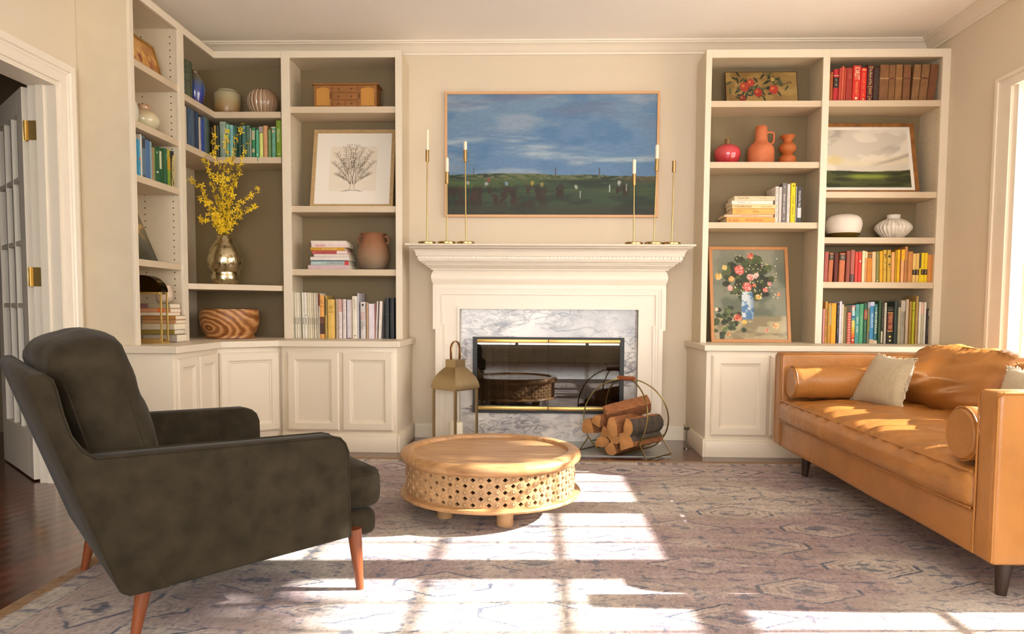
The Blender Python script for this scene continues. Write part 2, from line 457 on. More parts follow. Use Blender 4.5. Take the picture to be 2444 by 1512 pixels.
for k, (y0, y1) in enumerate(WY):
    fr = MB(); mu = MB(); gl = MB()
    for (za, zb, x) in ((WZ0, 1.225, XR + 0.05), (1.17, WZ1, XR + 0.085)):
        fr.box(x, x + 0.035, y0 - 0.03, y0 + 0.012, za, zb); fr.box(x, x + 0.035, y1 - 0.012, y1 + 0.03, za, zb)
        fr.box(x, x + 0.035, y0 + 0.012, y1 - 0.012, za, za + 0.05); fr.box(x, x + 0.035, y0 + 0.012, y1 - 0.012, zb - 0.05, zb)
        for t in (1, 2):
            yy = y0 + (y1 - y0) * t / 3
            mu.box(x + 0.008, x + 0.027, yy - 0.008, yy + 0.008, za, zb)
        for z in ((0.82,) if za == WZ0 else (1.46, 1.71, 1.96)):
            mu.box(x + 0.010, x + 0.025, y0, y1, z - 0.009, z + 0.009)
        gl.box(x + 0.016, x + 0.019, y0, y1, za + 0.02, zb - 0.02)
    w = fr.build('window_%d' % (k + 1), mat('warm_sash_paint', '#e9dcc0', 0.4, var=0.01), origin=(0, 0, 0), smooth=False)
    tag(w, 'white double hung window %s' % ['nearest the bookcase', 'behind the sofa, second from the bookcase', 'at the near end of the sofa', 'out of view beyond the sofa'][k], 'window', kind='structure')
    mu.build('muntins', mat('warm_sash_paint', '#e9dcc0'), w, smooth=False)
    gl.build('glass_pane', M_winglass, w, smooth=False)
# ground outside, made pale to bounce daylight up to the ceiling; trees
struct(MB().box(XR + 0.14, 30, -15, 20, -0.6, -0.5), 'ground_outside', mat('pale_bounce_ground', '#d6cfc4', 0.9, var=0.06, scale=3), 'unseen ground outside the windows, made pale to bounce light indoors')
def leaf_mass(c, r, n, seed):
    rnd = random.Random(seed); vs_ = []; fs = []
    for i in range(n):
        while True:
            p = Vector([rnd.uniform(-1, 1) for _ in range(3)])
            if not 0.35 < p.length < 1: continue
            p = Vector([p[k] * r[k] for k in range(3)]) + Vector(c)
            under = (1.75 if p.y > 3.1 else 1.88) + (p.x - 2.78) * 0.53 + 0.12 * noise.noise(Vector((p.y * 2.2, p.x * 2.2, seed)))  # leaves cut off along the sun's slope, shaped to limit the sun patches
            if p.z > under: break
        d = Vector([rnd.gauss(0, 1) for _ in range(3)]).normalized(); e = d.orthogonal().normalized()
        s = rnd.uniform(0.08, 0.16); k = len(vs_)
        vs_ += [p - d * s, p + e * s * 0.55, p + d * s, p - e * s * 0.55]; fs.append((k, k + 1, k + 2, k + 3))
    return vs_, fs
M_leaf = mat('tree_leaf', '#4e6a2c', 0.6, var=0.3, scale=2)
for k, (y, zc, rz, lab) in enumerate([(5.0, 5.0, 1.9, 'leafy garden tree outside the window nearest the bookcase'), (1.35, 5.1, 1.9, 'leafy garden tree outside the window at the sofa end')]):
    t = thing('garden_tree', lab, 'tree', (6.6, y, -0.5))
    vs_, fs = leaf_mass((6.6, y, zc), (1.1, 1.9, rz), 6000, k)
    tag(MB().add(vs_, fs).build('foliage', M_leaf, t, smooth=False), kind='stuff')
    MB().rod((6.6, y, -0.5), (6.6, y, zc), 0.16, 0.07).build('trunk', mat('bark', '#4b3a2a', 0.9, var=0.2, scale=20), t)

# french door opening: jamb, casing, leaf
b = MB()
x = XL
for (y0, y1) in ((DY1 - 0.03, DY1),):
    b.box(x - 0.15, x + 0.002, y0, y1, 0, DZ); b.box(x - 0.10, x - 0.06, y0 - 0.012, y1, 0, DZ)
b.box(x - 0.15, x + 0.002, DY0, DY0 + 0.03, 0, DZ)
b.box(x - 0.15, x + 0.002, DY0 + 0.03, DY1 - 0.03, DZ - 0.03, DZ)
def casing_profile(w=0.1):
    return [(0, 0), (0, 0.012), (0.012, 0.016), (0.045, 0.016), (0.05, 0.02), (0.062, 0.022), (0.066, 0.03), (w, 0.032), (w, 0)]
prof = casing_profile()
for yb, sg in ((DY1 - 0.006, 1), (DY0 + 0.006, -1)):
    # mitred upright: distance from the opening grows outwards, the top is cut at 45 degrees
    b.loft([[Vector((x + d, yb + sg * a, 0)) for a, d in prof], [Vector((x + d, yb + sg * a, DZ - 0.006 + a)) for a, d in prof]], cap=False)
b.loft([[Vector((x + d, DY1 - 0.006 + a, DZ - 0.006 + a)) for a, d in prof], [Vector((x + d, DY0 + 0.006 - a, DZ - 0.006 + a)) for a, d in prof]], cap=False)
struct(b, 'trim_5', M_trim, 'white moulded casing of the french door opening', smooth=True, angle=25)
hinge = Vector((-2.672, 3.885, 0)); dd = Vector((-0.72, 0.69, 0)).normalized(); dn = Vector((-dd.y, dd.x, 0))
dn = -dn if dn.y > 0 else dn      # towards the viewer
b = MB(); gl = MB()
def leafbox(mb, a0, a1, n0, n1, z0, z1):
    P = [hinge + dd * a + dn * n for a, n in ((a0, n0), (a1, n0), (a1, n1), (a0, n1))]
    mb.loft([[p + Vector((0, 0, z0)) for p in P], [p + Vector((0, 0, z1)) for p in P]])
W_, T_ = 0.76, 0.036
leafbox(b, 0, 0.11, 0, T_, 0.01, 2.09); leafbox(b, W_ - 0.11, W_, 0, T_, 0.01, 2.09)
leafbox(b, 0.11, W_ - 0.11, 0, T_, 0.01, 0.27); leafbox(b, 0.11, W_ - 0.11, 0, T_, 1.97, 2.09)
for k in range(1, 3):
    a = 0.11 + (W_ - 0.22) * k / 3; leafbox(b, a - 0.013, a + 0.013, 0.004, T_ - 0.004, 0.25, 2.0)
for k in range(1, 5):
    z = 0.27 + 1.7 * k / 5; leafbox(b, 0.1, W_ - 0.1, 0.006, T_ - 0.006, z - 0.013, z + 0.013)
leafbox(gl, 0.1, W_ - 0.1, 0.016, 0.019, 0.25, 2.0)
d1 = b.build('door_1', M_trim, origin=hinge, smooth=False, bevel=0.002)
tag(d1, 'white french door with small glass panes, open into the hall', 'door', kind='structure')
gl.build('door_glass', glass_mat('door_glass', refl=1.2), d1, smooth=False)
for z in (1.86, 1.10, 0.30):
    h = MB(); e = hinge + Vector((0.0, -0.0, 0))
    h.rbox(hinge + dn * 0.018 + Vector((0.003, 0, z)), (0.004, 0.036, 0.1), 0.0015, 1, 1, mtx=Matrix.Rotation(math.atan2(dn.y, dn.x) - PI / 2, 3, 'Z'))
    h.box(hinge.x + 0.012, hinge.x + 0.068, DY1 - 0.0315, DY1 - 0.0285, z - 0.05, z + 0.05)
    h.rod((hinge.x + 0.008, DY1 - 0.036, z - 0.05), (hinge.x + 0.008, DY1 - 0.036, z + 0.05), 0.007, n=10)
    h.build('hinge', M_brass, d1, angle=30)

# ---------------------------------------------------------------- cabinet doors (raised frame, recessed panel)
def cab_door(parent, o, r, w, h):
    """o = lower left corner on the cabinet face, r = unit vector along the face, faces outward along r x z"""
    r = Vector(r); n = r.cross(Vector((0, 0, 1))); z = Vector((0, 0, 1)); o = Vector(o)
    mb = MB()
    def ring(i, d): return [o + r * i + z * i + n * d, o + r * (w - i) + z * i + n * d, o + r * (w - i) + z * (h - i) + n * d, o + r * i + z * (h - i) + n * d]
    mb.loft([ring(0, 0.0), ring(0, 0.012), ring(0.006, 0.016), ring(0.011, 0.02), ring(0.05, 0.02), ring(0.056, 0.017), ring(0.06, 0.012), ring(0.068, 0.011), ring(0.071, 0.008), ring(0.08, 0.008)], cap=True)
    d = mb.build('door', M_case, parent, smooth=False)
    return d
def base_moulding(mb, x0, x1, y, h=0.118, t=0.02):
    mb.box(x0, x1, y, y + t + 0.02, 0, h - 0.012); mb.box(x0 + 0.0, x1, y + 0.008, y + t + 0.02, h - 0.012, h)

LZ, RZ = 0.731, 0.722                                        # worktop heights, left and right runs
# left run: back cabinet
t = thing('base_cabinet', 'cream two door base cabinet on the left of the fireplace', 'cabinet', (-1.28, 5.09, 0), group='built-in base cabinets')
b = MB().box(-1.66, -0.90, 4.79, YB - 0.002, 0.10, LZ - 0.04); b.box(-1.66, -0.90, 4.79, YB - 0.002, 0, 0.1)
b.build('carcass', M_case, t, bevel=0.002)
b = MB(); base_moulding(b, -1.66, -0.90, 4.772); b.box(-0.90, -0.882, 4.772, YB - 0.03, 0, 0.106); b.box(-0.90, -0.89, 4.78, YB - 0.033, 0.1062, 0.118)
b.build('plinth', M_case, t, bevel=0.002)
cab_door(t, (-1.622, 4.79, 0.14), (1, 0, 0), 0.345, 0.52); cab_door(t, (-1.259, 4.79, 0.14), (1, 0, 0), 0.336, 0.52)
# corner cabinet, diagonal door
t = thing('base_cabinet', 'cream corner base cabinet with one wide diagonal door', 'cabinet', (-2.05, 5.0, 0), group='built-in base cabinets')
P0, P1 = Vector((-1.985, 4.545, 0)), Vector((-1.672, 4.82, 0))
b = MB().prism([(-2.498, 4.545), (P0.x, P0.y), (P1.x, P1.y), (-1.662, 4.82), (-1.662, YB - 0.002), (-2.498, YB - 0.002)], 0, LZ - 0.04)
b.build('carcass', M_case, t, bevel=0.002)
rr = (P1 - P0).normalized(); L_ = (P1 - P0).length
cab_door(t, P0 + rr * 0.012 + Vector((0, 0, 0.14)), rr, L_ - 0.03, 0.52)
# wing cabinet along the left wall
t = thing('base_cabinet', 'cream base cabinet with two narrow doors behind the green armchair', 'cabinet', (-2.2, 4.25, 0), group='built-in base cabinets')
b = MB().box(XL + 0.002, -1.985, 3.985, 4.543, 0, LZ - 0.04); b.build('carcass', M_case, t, bevel=0.002)
cab_door(t, (-1.985, 4.01, 0.14), (0, 1, 0), 0.255, 0.52); cab_door(t, (-1.985, 4.275, 0.14), (0, 1, 0), 0.25, 0.52)
# left worktop
b = MB().prism([(-2.498, 3.965), (-1.952, 3.965), (-1.952, 4.54), (-1.668, 4.762), (-0.876, 4.762), (-0.876, YB - 0.002), (-2.498, YB - 0.002)], LZ - 0.04, LZ)
tag(b.build('worktop', M_case, bevel=0.004, smooth=False), 'cream painted worktop wrapping the left corner under the bookcases', 'worktop')
# right run
for k, (x0, x1, lab) in enumerate([(1.10, 1.90, 'cream two door base cabinet on the right of the fireplace'), (1.903, 2.738, 'cream base cabinet in the right corner behind the leather sofa')]):
    t = thing('base_cabinet', lab, 'cabinet', ((x0 + x1) / 2, 5.08, 0), group='built-in base cabinets')
    MB().box(x0, x1, 4.77, YB - 0.002, 0, RZ - 0.036).build('carcass', M_case, t, bevel=0.002)
    b = MB(); base_moulding(b, x0, x1, 4.75)
    if k == 0: b.box(x0 - 0.018, x0, 4.75, YB - 0.03, 0, 0.118)
    b.build('plinth', M_case, t, bevel=0.002)
    for xa in ((1.132, 1.503) if k == 0 else (1.95, 2.33)): cab_door(t, (xa, 4.77, 0.138), (1, 0, 0), 0.36, 0.52)
b = MB().box(1.08, XR - 0.002, 4.742, YB - 0.002, RZ - 0.036, RZ)
tag(b.build('worktop', M_case, bevel=0.004, smooth=False), 'cream painted worktop under the right bookcase', 'worktop')

# ---------------------------------------------------------------- upper bookcases
YF, TOP = 5.10, 2.687
def pin_holes(mb, pts, n, r=0.0045):
    """small dark pin holes: tiny discs sunk in the panel"""
    n = Vector(n); a = n.orthogonal().normalized(); c_ = n.cross(a)
    for p in pts:
        p = Vector(p) + n * 0.0006
        mb.add([p + (a * math.cos(k * PI / 3) + c_ * math.sin(k * PI / 3)) * r for k in range(6)], [tuple(range(6))])
def shelf(parent, mb):
    return mb.build('shelf', M_shelf, parent, bevel=0.002, smooth=False)
# left bookcase beside the mantel
t = thing('bookcase', 'cream bookcase left of the mantel holding the framed tree drawing', 'bookcase', (-1.33, 5.25, LZ))
b = MB().box(-0.955, -0.92, YF + 0.0185, YB - 0.001, LZ, TOP - 0.001); b.box(-1.735, -1.70, YF + 0.0185, YB - 0.001, LZ, TOP - 0.001)
b.box(-1.70, -0.955, YF + 0.0185, YB - 0.001, 2.65, TOP - 0.001)
b.build('side_panel', M_in, t, bevel=0.001, smooth=False)
b = MB().box(-0.964, -0.919, YF - 0.002, YF + 0.018, LZ, TOP); b.box(-1.746, -1.688, YF - 0.002, YF + 0.018, LZ, TOP); b.box(-1.688, -0.964, YF - 0.002, YF + 0.018, 2.642, TOP)
b.build('face_frame', M_case, t, bevel=0.0015, smooth=False)
MB().box(-1.70, -0.955, YB - 0.012, YB - 0.002, LZ, 2.65).build('back_panel', M_back, t, smooth=False)
b = MB(); pin_holes(b, [(-1.70, y, 0.80 + 0.04 * k) for k in range(44) for y in (5.16, 5.33)], (1, 0, 0), 0.003); tag(b.build('pin_holes', M_hole, t, smooth=False), kind='stuff')
L3Z = [2.319, 1.646, 1.212]
for z in L3Z: shelf(t, MB().box(-1.699, -0.956, 5.112, YB - 0.013, z - 0.043, z))
# left corner bookcase (L shaped open shelves)
t = thing('bookcase', 'cream corner bookcase holding the yellow branches and blue books', 'bookcase', (-2.1, 5.1, LZ))
b = MB().box(-1.755, -1.7365, YF + 0.0185, YB - 0.001, LZ, TOP - 0.001); b.box(XL + 0.001, -2.2235, 4.61, 4.645, LZ, TOP - 0.001)
b.prism([(XL + 0.001, 4.646), (-2.2235, 4.646), (-2.2235, YF + 0.0165), (-1.756, YF + 0.0165), (-1.756, YB - 0.001), (XL + 0.001, YB - 0.001)], 2.65, TOP - 0.001)
b.build('side_panel', M_in, t, bevel=0.001, smooth=False)
b = MB().box(-2.207, -1.7475, YF - 0.002, YF + 0.016, 2.642, TOP); b.box(-2.223, -2.207, 4.65, YF + 0.016, 2.642, TOP)
b.build('face_frame', M_case, t, bevel=0.0015, smooth=False)
b = MB().box(XL + 0.012, -1.756, YB - 0.012, YB - 0.002, LZ, 2.65); b.build('back_panel', M_back, t, smooth=False)
MB().box(XL + 0.002, XL + 0.011, 4.646, YB - 0.012, LZ, 2.65).build('back_panel', M_in, t, smooth=False)
b = MB(); pin_holes(b, [(XL + 0.011, y, 0.80 + 0.04 * k) for k in range(44) for y in (4.95,)], (1, 0, 0), 0.004); tag(b.build('pin_holes', M_hole, t, smooth=False), kind='stuff')
L2Z = [2.285, 1.978, 1.096]
for z in L2Z[:2]:
    shelf(t, MB().prism([(XL + 0.012, 4.652), (-2.215, 4.652), (-2.215, 5.112), (-1.757, 5.112), (-1.757, YB - 0.013), (XL + 0.012, YB - 0.013)], z - 0.042, z))
shelf(t, MB().prism([(XL + 0.012, 4.652), (-2.212, 4.652), (-2.17, 4.70), (-1.757, 5.095), (-1.757, YB - 0.013), (XL + 0.012, YB - 0.013)], 1.096 - 0.037, 1.096))
# left wing bookcase along the left wall
t = thing('bookcase', 'cream bookcase along the left wall, nearest the french door', 'bookcase', (-2.35, 4.3, LZ))
b = MB().box(XL + 0.001, -2.2225, 4.03, 4.065, LZ, TOP - 0.001); b.box(XL + 0.001, -2.2225, 4.588, 4.609, LZ, TOP - 0.001)
b.box(XL + 0.001, -2.2225, 4.066, 4.587, 2.65, TOP - 0.001)
b.build('side_panel', M_in, t, bevel=0.001, smooth=False)
b = MB().box(-2.222, -2.204, 4.028, 4.068, LZ, TOP); b.box(-2.222, -2.204, 4.585, 4.65, LZ, TOP); b.box(-2.222, -2.204, 4.068, 4.585, 2.642, TOP)
b.build('face_frame', M_case, t, bevel=0.0015, smooth=False)
MB().box(XL + 0.002, XL + 0.012, 4.066, 4.587, LZ, 2.65).build('back_panel', M_in, t, smooth=False)
b = MB(); pin_holes(b, [(x, 4.588, 0.80 + 0.04 * k) for k in range(46) for x in (-2.44, -2.26)], (0, -1, 0), 0.0045); tag(b.build('pin_holes', M_hole, t, smooth=False), kind='stuff')
WZs = [2.307, 1.974, 1.678, 1.213]
for z in WZs: shelf(t, MB().box(XL + 0.013, -2.215, 4.067, 4.586, z - 0.039, z))
# right bookcase: two bays
t = thing('bookcase', 'cream two bay bookcase right of the mantel, behind the sofa', 'bookcase', (1.93, 5.25, RZ))
b = MB().box(1.132, 1.166, YF + 0.0185, YB - 0.001, RZ, TOP - 0.006); b.box(1.912, 1.946, YF + 0.0185, YB - 0.001, RZ, TOP - 0.006); b.box(2.69, 2.739, YF + 0.0185, YB - 0.001, RZ, TOP - 0.006)
b.box(1.166, 1.912, YF + 0.019, YB - 0.001, 2.64, TOP - 0.006); b.box(1.946, 2.69, YF + 0.019, YB - 0.001, 2.64, TOP - 0.006)
b.build('side_panel', M_in, t, bevel=0.001, smooth=False)
b = MB().box(1.131, 1.170, YF - 0.002, YF + 0.018, RZ, TOP - 0.005); b.box(1.905, 1.95, YF - 0.002, YF + 0.018, RZ, TOP - 0.005); b.box(2.687, 2.7395, YF - 0.002, YF + 0.018, RZ, TOP - 0.005); b.box(1.170, 1.905, YF - 0.002, YF + 0.018, 2.629, TOP - 0.005); b.box(1.95, 2.687, YF - 0.002, YF + 0.018, 2.629, TOP - 0.005)
b.build('face_frame', M_case, t, bevel=0.0015, smooth=False)
for x0, x1 in ((1.167, 1.911), (1.947, 2.689)): MB().box(x0, x1, YB - 0.012, YB - 0.002, RZ, 2.64).build('back_panel', M_back, t, smooth=False)
b = MB(); pin_holes(b, [(1.912, y, 0.80 + 0.04 * k) for k in range(44) for y in (5.16, 5.33)], (-1, 0, 0), 0.003)
pin_holes(b, [(2.69, y, 0.80 + 0.04 * k) for k in range(44) for y in (5.16, 5.33)], (-1, 0, 0), 0.003); tag(b.build('pin_holes', M_hole, t, smooth=False), kind='stuff')
R1Z = [2.350, 1.945, 1.541]; R2Z = [2.351, 1.747, 1.442, 1.141]
for z in R1Z: shelf(t, MB().box(1.167, 1.911, 5.112, YB - 0.013, z - 0.041, z))
for z in R2Z: shelf(t, MB().box(1.947, 2.689, 5.112, YB - 0.013, z - 0.041, z))

# ---------------------------------------------------------------- mantel, marble, firebox
t = thing('fireplace_mantel', 'white moulded mantelpiece with a deep shelf and dentil row', 'fireplace', (0.093, 5.2, 0))
YM, XA, XB = 5.17, -0.717, 0.903
def sweep(mb, prof, yf=YM, xa=XA, xb=XB, yb=YB - 0.001):
    rings = []
    for o_, z in prof:
        rings.append([Vector(p) for p in ((xa - o_, yb, z), (xa - o_, yf - o_, z), (xb + o_, yf - o_, z), (xb + o_, yb, z))])
    mb.loft(rings)
b = MB()
sweep(b, [(0.0, 1.213), (0.012, 1.213), (0.014, 1.222), (0.024, 1.226), (0.036, 1.236), (0.05, 1.246), (0.052, 1.254), (0.066, 1.256), (0.068, 1.262), (0.082, 1.268), (0.09, 1.28), (0.092, 1.285), (0.092, 1.302),
          (0.100, 1.303), (0.104, 1.312), (0.108, 1.33), (0.118, 1.345), (0.132, 1.354), (0.142, 1.357), (0.146, 1.363), (0.158, 1.366), (0.166, 1.372), (0.168, 1.378), (0.165, 1.382)])
b.build('mantel_shelf', M_mantel, t, angle=28)
b = MB(); x = XA - 0.085
while x < XB + 0.08:
    b.box(x, x + 0.012, YM - 0.0985, YM - 0.09, 1.285, 1.301); x += 0.0265
b.build('dentil_moulding', M_mantel, t, smooth=False)
for sx in (XA - 0.0985, XB + 0.09):
    y = YM - 0.07; b = MB()
    while y < YB - 0.02: b.box(sx, sx + 0.0085, y, y + 0.012, 1.285, 1.301); y += 0.0265
    b.build('dentil_moulding', M_mantel, t, smooth=False)
b = MB()
sweep(b, [(0.0 + 0.016 * math.sin(PI * k / 10) - 0.004, 1.112 + 0.101 * k / 10) for k in range(11)], )
b.build('frieze', M_mantel, t, angle=60)
# casing with stepped ears
def ear_poly(inset, zi=0.0):
    xa, xb, ze, zt, s = XA + inset, XB - inset, 0.80 + zi, 1.112 - inset, 0.018
    return [(xa, zt), (xb, zt), (xb, ze), (xb - s, ze), (xb - s, 0), (0.716, 0), (0.716, 0.943), (-0.529, 0.943), (-0.529, 0), (xa + s, 0), (xa + s, ze), (xa, ze)]
b = MB()
for inset, y in ((0.0, 5.185), (0.012, 5.172), (0.03, 5.178), (0.04, 5.186), (0.052, 5.196), (0.06, 5.203)):
    pass
def slab(mb, inset, y0, y1, zi, inner):
    P = ear_poly(inset, zi)
    mb.prism([(p[0], p[1]) for p in P], y0, y1, 'y')
slab(b, 0.0, 5.175, YB - 0.001, 0, None)
b2 = MB()
def band(mb, i0, i1, yf, z0, z1):
    """one step of the eared moulding between inset i0 and i1"""
    A = [p for p in ear_poly(i0, z0)]; B_ = [p for p in ear_poly(i1, z1)]
    o_ = [A[9], A[10], A[11], A[0], A[1], A[2], A[3], A[4]]; q_ = [B_[9], B_[10], B_[11], B_[0], B_[1], B_[2], B_[3], B_[4]]
    n = 8
    vs_ = [(p[0], yf, p[1]) for p in o_] + [(p[0], yf, p[1]) for p in q_] + [(p[0], 5.176, p[1]) for p in o_] + [(p[0], 5.176, p[1]) for p in q_]
    fs = []
    for i in range(n - 1):
        fs += [(i, i + 1, n + i + 1, n + i), (i, 2 * n + i, 2 * n + i + 1, i + 1), (n + i, n + i + 1, 3 * n + i + 1, 3 * n + i)]
    mb.add(vs_, fs)
band(b2, 0.0, 0.03, 5.160, 0, 0.012); band(b2, 0.03, 0.048, 5.165, 0.012, 0.02); band(b2, 0.048, 0.06, 5.169, 0.02, 0.028); band(b2, 0.06, 0.068, 5.164, 0.028, 0.034)
for (x0, x1, z0, z1) in ((-0.545, -0.529, 0, 0.959), (0.716, 0.732, 0, 0.959), (-0.529, 0.716, 0.943, 0.959)):
    b2.box(x0, x1, 5.165, 5.2, z0, z1)
b.build('casing', M_mantel, t, smooth=False); b2.build('casing_moulding', M_mantel, t, smooth=False)

def marble():
    m = mat('white_marble_with_grey_veins', '#d9d6d2', 0.14, var=0.0, scale=3, spec=0.5)
    nt = m.node_tree; N = nt.nodes; L = nt.links; bs = N['Principled BSDF']
    tc = [n for n in N if n.type == 'TEX_COORD'][0]
    mp = N.new('ShaderNodeMapping'); mp.inputs['Rotation'].default_value = (0, 0.5, 0.2); L.new(tc.outputs['Object'], mp.inputs[0])
    col = None
    base = N.new('ShaderNodeTexNoise'); base.inputs['Scale'].default_value = 3; base.inputs['Detail'].default_value = 6; L.new(mp.outputs[0], base.inputs[0])
    r0 = N.new('ShaderNodeValToRGB'); L.new(base.outputs[0], r0.inputs[0])
    r0.color_ramp.elements[0].position = 0.35; r0.color_ramp.elements[0].color = (*lin('#a3a1a6'), 1)
    r0.color_ramp.elements[1].position = 0.62; r0.color_ramp.elements[1].color = (*lin('#e4dfd9'), 1)
    cur = r0.outputs[0]
    for sc, dist, width, strength, stretch, seed in ((3.6, 3.0, 0.04, 0.95, (0.6, 1, 2.4), 1), (12, 4.0, 0.055, 0.65, (0.8, 1, 1.6), 5)):
        mp2 = N.new('ShaderNodeMapping'); mp2.inputs['Rotation'].default_value = (0, 0.35 if seed == 1 else 1.0, 0); mp2.inputs['Scale'].default_value = stretch; mp2.inputs['Location'].default_value = (seed, seed, 0)
        L.new(tc.outputs['Object'], mp2.inputs[0])
        v = N.new('ShaderNodeTexNoise'); v.inputs['Scale'].default_value = sc; v.inputs['Detail'].default_value = 7; v.inputs['Distortion'].default_value = dist * 0.25
        L.new(mp2.outputs[0], v.inputs[0])
        s1 = N.new('ShaderNodeMath'); s1.operation = 'SUBTRACT'; s1.inputs[1].default_value = 0.5; L.new(v.outputs[0], s1.inputs[0])
        s2 = N.new('ShaderNodeMath'); s2.operation = 'ABSOLUTE'; L.new(s1.outputs[0], s2.inputs[0])
        mr = N.new('ShaderNodeMapRange'); mr.inputs[1].default_value = 0; mr.inputs[2].default_value = width; mr.inputs[3].default_value = strength; mr.inputs[4].default_value = 0
        L.new(s2.outputs[0], mr.inputs[0])
        # veins cluster in patches
        pn = N.new('ShaderNodeTexNoise'); pn.inputs['Scale'].default_value = 2.2; L.new(mp2.outputs[0], pn.inputs[0])
        pr = N.new('ShaderNodeMapRange'); pr.inputs[1].default_value = 0.42; pr.inputs[2].default_value = 0.6; L.new(pn.outputs[0], pr.inputs[0])
        ml = N.new('ShaderNodeMath'); ml.operation = 'MULTIPLY'; L.new(mr.outputs[0], ml.inputs[0]); L.new(pr.outputs[0], ml.inputs[1])
        mx = N.new('ShaderNodeMix'); mx.data_type = 'RGBA'; L.new(ml.outputs[0], mx.inputs[0]); L.new(cur, mx.inputs[6]); mx.inputs[7].default_value = (*lin('#4d4d5c'), 1)
        cur = mx.outputs[2]
    L.new(cur, bs.inputs['Base Color'])
    return m
M_marble = marble()
b = MB()
b.box(-0.530, FBX0, 5.25, YB - 0.001, 0, 0.945); b.box(FBX1, 0.717, 5.25, YB - 0.001, 0, 0.945)
b.box(FBX0, FBX1, 5.25, YB - 0.001, FBZ1, 0.945); b.box(FBX0, FBX1, 5.25, YB - 0.001, 0, FBZ0)
b.box(-0.43, 0.70, 5.238, 5.25, 0.0, 0.155)
mb_ = b.build('marble_surround', M_marble, smooth=False)
tag(mb_, 'grey veined white marble slabs around the firebox', 'marble surround')
b = MB().box(-0.75, 0.88, 4.73, 5.237, 0.0, 0.006)
tag(b.build('hearth_slab', mat('grey_green_hearth_stone', '#8f8f88', 0.3, var=0.12, scale=5), smooth=False), 'flat grey stone hearth slab set in the floor before the fireplace', 'hearth')
# firebox
t = thing('fireplace_insert', 'black framed fireplace insert with brass trimmed glass doors', 'fireplace insert', (0.094, 5.3, FBZ0))
def brick():
    m = mat('smoked_firebrick', '#5c5446', 0.9)
    nt = m.node_tree; N = nt.nodes; L = nt.links
    br = N.new('ShaderNodeTexBrick'); tc = [n for n in N if n.type == 'TEX_COORD'][0]
    mp = N.new('ShaderNodeMapping'); mp.inputs['Rotation'].default_value = (PI / 2, 0, 0); L.new(tc.outputs['Object'], mp.inputs[0]); L.new(mp.outputs[0], br.inputs[0])
    br.inputs['Scale'].default_value = 1; br.inputs['Brick Width'].default_value = 0.22; br.inputs['Row Height'].default_value = 0.075; br.inputs['Mortar Size'].default_value = 0.004
    br.inputs['Color1'].default_value = (*lin('#6b6353'), 1); br.inputs['Color2'].default_value = (*lin('#4d463a'), 1); br.inputs['Mortar'].default_value = (*lin('#2b2620'), 1)
    L.new(br.outputs[0], N['Principled BSDF'].inputs['Base Color']); return m
b = MB()
b.prism([(FBX0 + 0.02, 5.30), (FBX0 + 0.15, 5.74), (FBX1 - 0.15, 5.74), (FBX1 - 0.02, 5.30), (FBX1 + 0.02, 5.30), (FBX1 - 0.1, 5.78), (FBX0 + 0.1, 5.78), (FBX0 - 0.0, 5.30)], FBZ0 + 0.02, FBZ1 - 0.01)
b.box(FBX0, FBX1, 5.28, 5.78, FBZ0 - 0.001, FBZ0 + 0.02); b.box(FBX0, FBX1, 5.28, 5.78, FBZ1 - 0.02, FBZ1)
b.build('brick_lining', brick(), t, smooth=False)
b = MB()
for (x0, x1, z0, z1) in ((FBX0, FBX0 + 0.03, FBZ0, FBZ1), (FBX1 - 0.03, FBX1, FBZ0, FBZ1), (FBX0 + 0.03, FBX1 - 0.03, FBZ1 - 0.014, FBZ1), (FBX0 + 0.03, FBX1 - 0.03, FBZ0, FBZ0 + 0.022)):
    b.box(x0, x1, 5.232, 5.29, z0, z1)
b.build('frame', M_black, t, smooth=False)
b = MB(); g = []
n4 = [FBX0 + 0.03, -0.175, 0.094, 0.358, FBX1 - 0.03]
b.box(FBX0 + 0.03, 0.093, 5.226, 5.262, FBZ1 - 0.04, FBZ1 - 0.015); b.box(0.095, FBX1 - 0.03, 5.222, 5.262, FBZ1 - 0.04, FBZ1 - 0.015)
b.box(FBX0 + 0.03, 0.093, 5.226, 5.262, FBZ0 + 0.022, FBZ0 + 0.047); b.box(0.095, FBX1 - 0.03, 5.222, 5.262, FBZ0 + 0.022, FBZ0 + 0.047)
b.build('brass_rail', M_brass, t, bevel=0.004)
M_fglass = glass_mat('dark_fireplace_glass', (0.6, 0.57, 0.52), 3)
for k in range(4):
    b = MB(); yy = 5.246 + (0.004 if k in (0, 3) else 0)
    b.box(n4[k] + 0.001, n4[k + 1] - 0.001, yy, yy + 0.004, FBZ0 + 0.045, FBZ1 - 0.038)
    b.build('glass_door', M_fglass, t, smooth=False)
for x in (-0.045, 0.225):
    MB().box(x - 0.055, x + 0.055, 5.208, 5.226, FBZ0 + 0.022, FBZ0 + 0.03).build('handle', mat('oak_handle', '#9a6a32', 0.4), t, bevel=0.002)
b = MB()
for (x0, x1) in ((-0.36, -0.20), (0.39, 0.55)):
    pts = [(x0 + (x1 - x0) * k / 24, 5.32 + 0.012 * math.sin(k * 1.4)) for k in range(25)]
    b.loft([[Vector((p[0], p[1], z)) for p in pts] for z in (FBZ0 + 0.05, FBZ1 - 0.05)], closed=False, cap=False)
m = mat('steel_spark_mesh', '#8a8478', 0.5, 0.6)
nt = m.node_tree; ck = nt.nodes.new('ShaderNodeTexChecker'); ck.inputs['Scale'].default_value = 260
tc = [n for n in nt.nodes if n.type == 'TEX_COORD'][0]; nt.links.new(tc.outputs['Object'], ck.inputs[0]); nt.links.new(ck.outputs['Fac'], nt.nodes['Principled BSDF'].inputs['Alpha'])
b.build('spark_curtain', m, t)
b = MB()
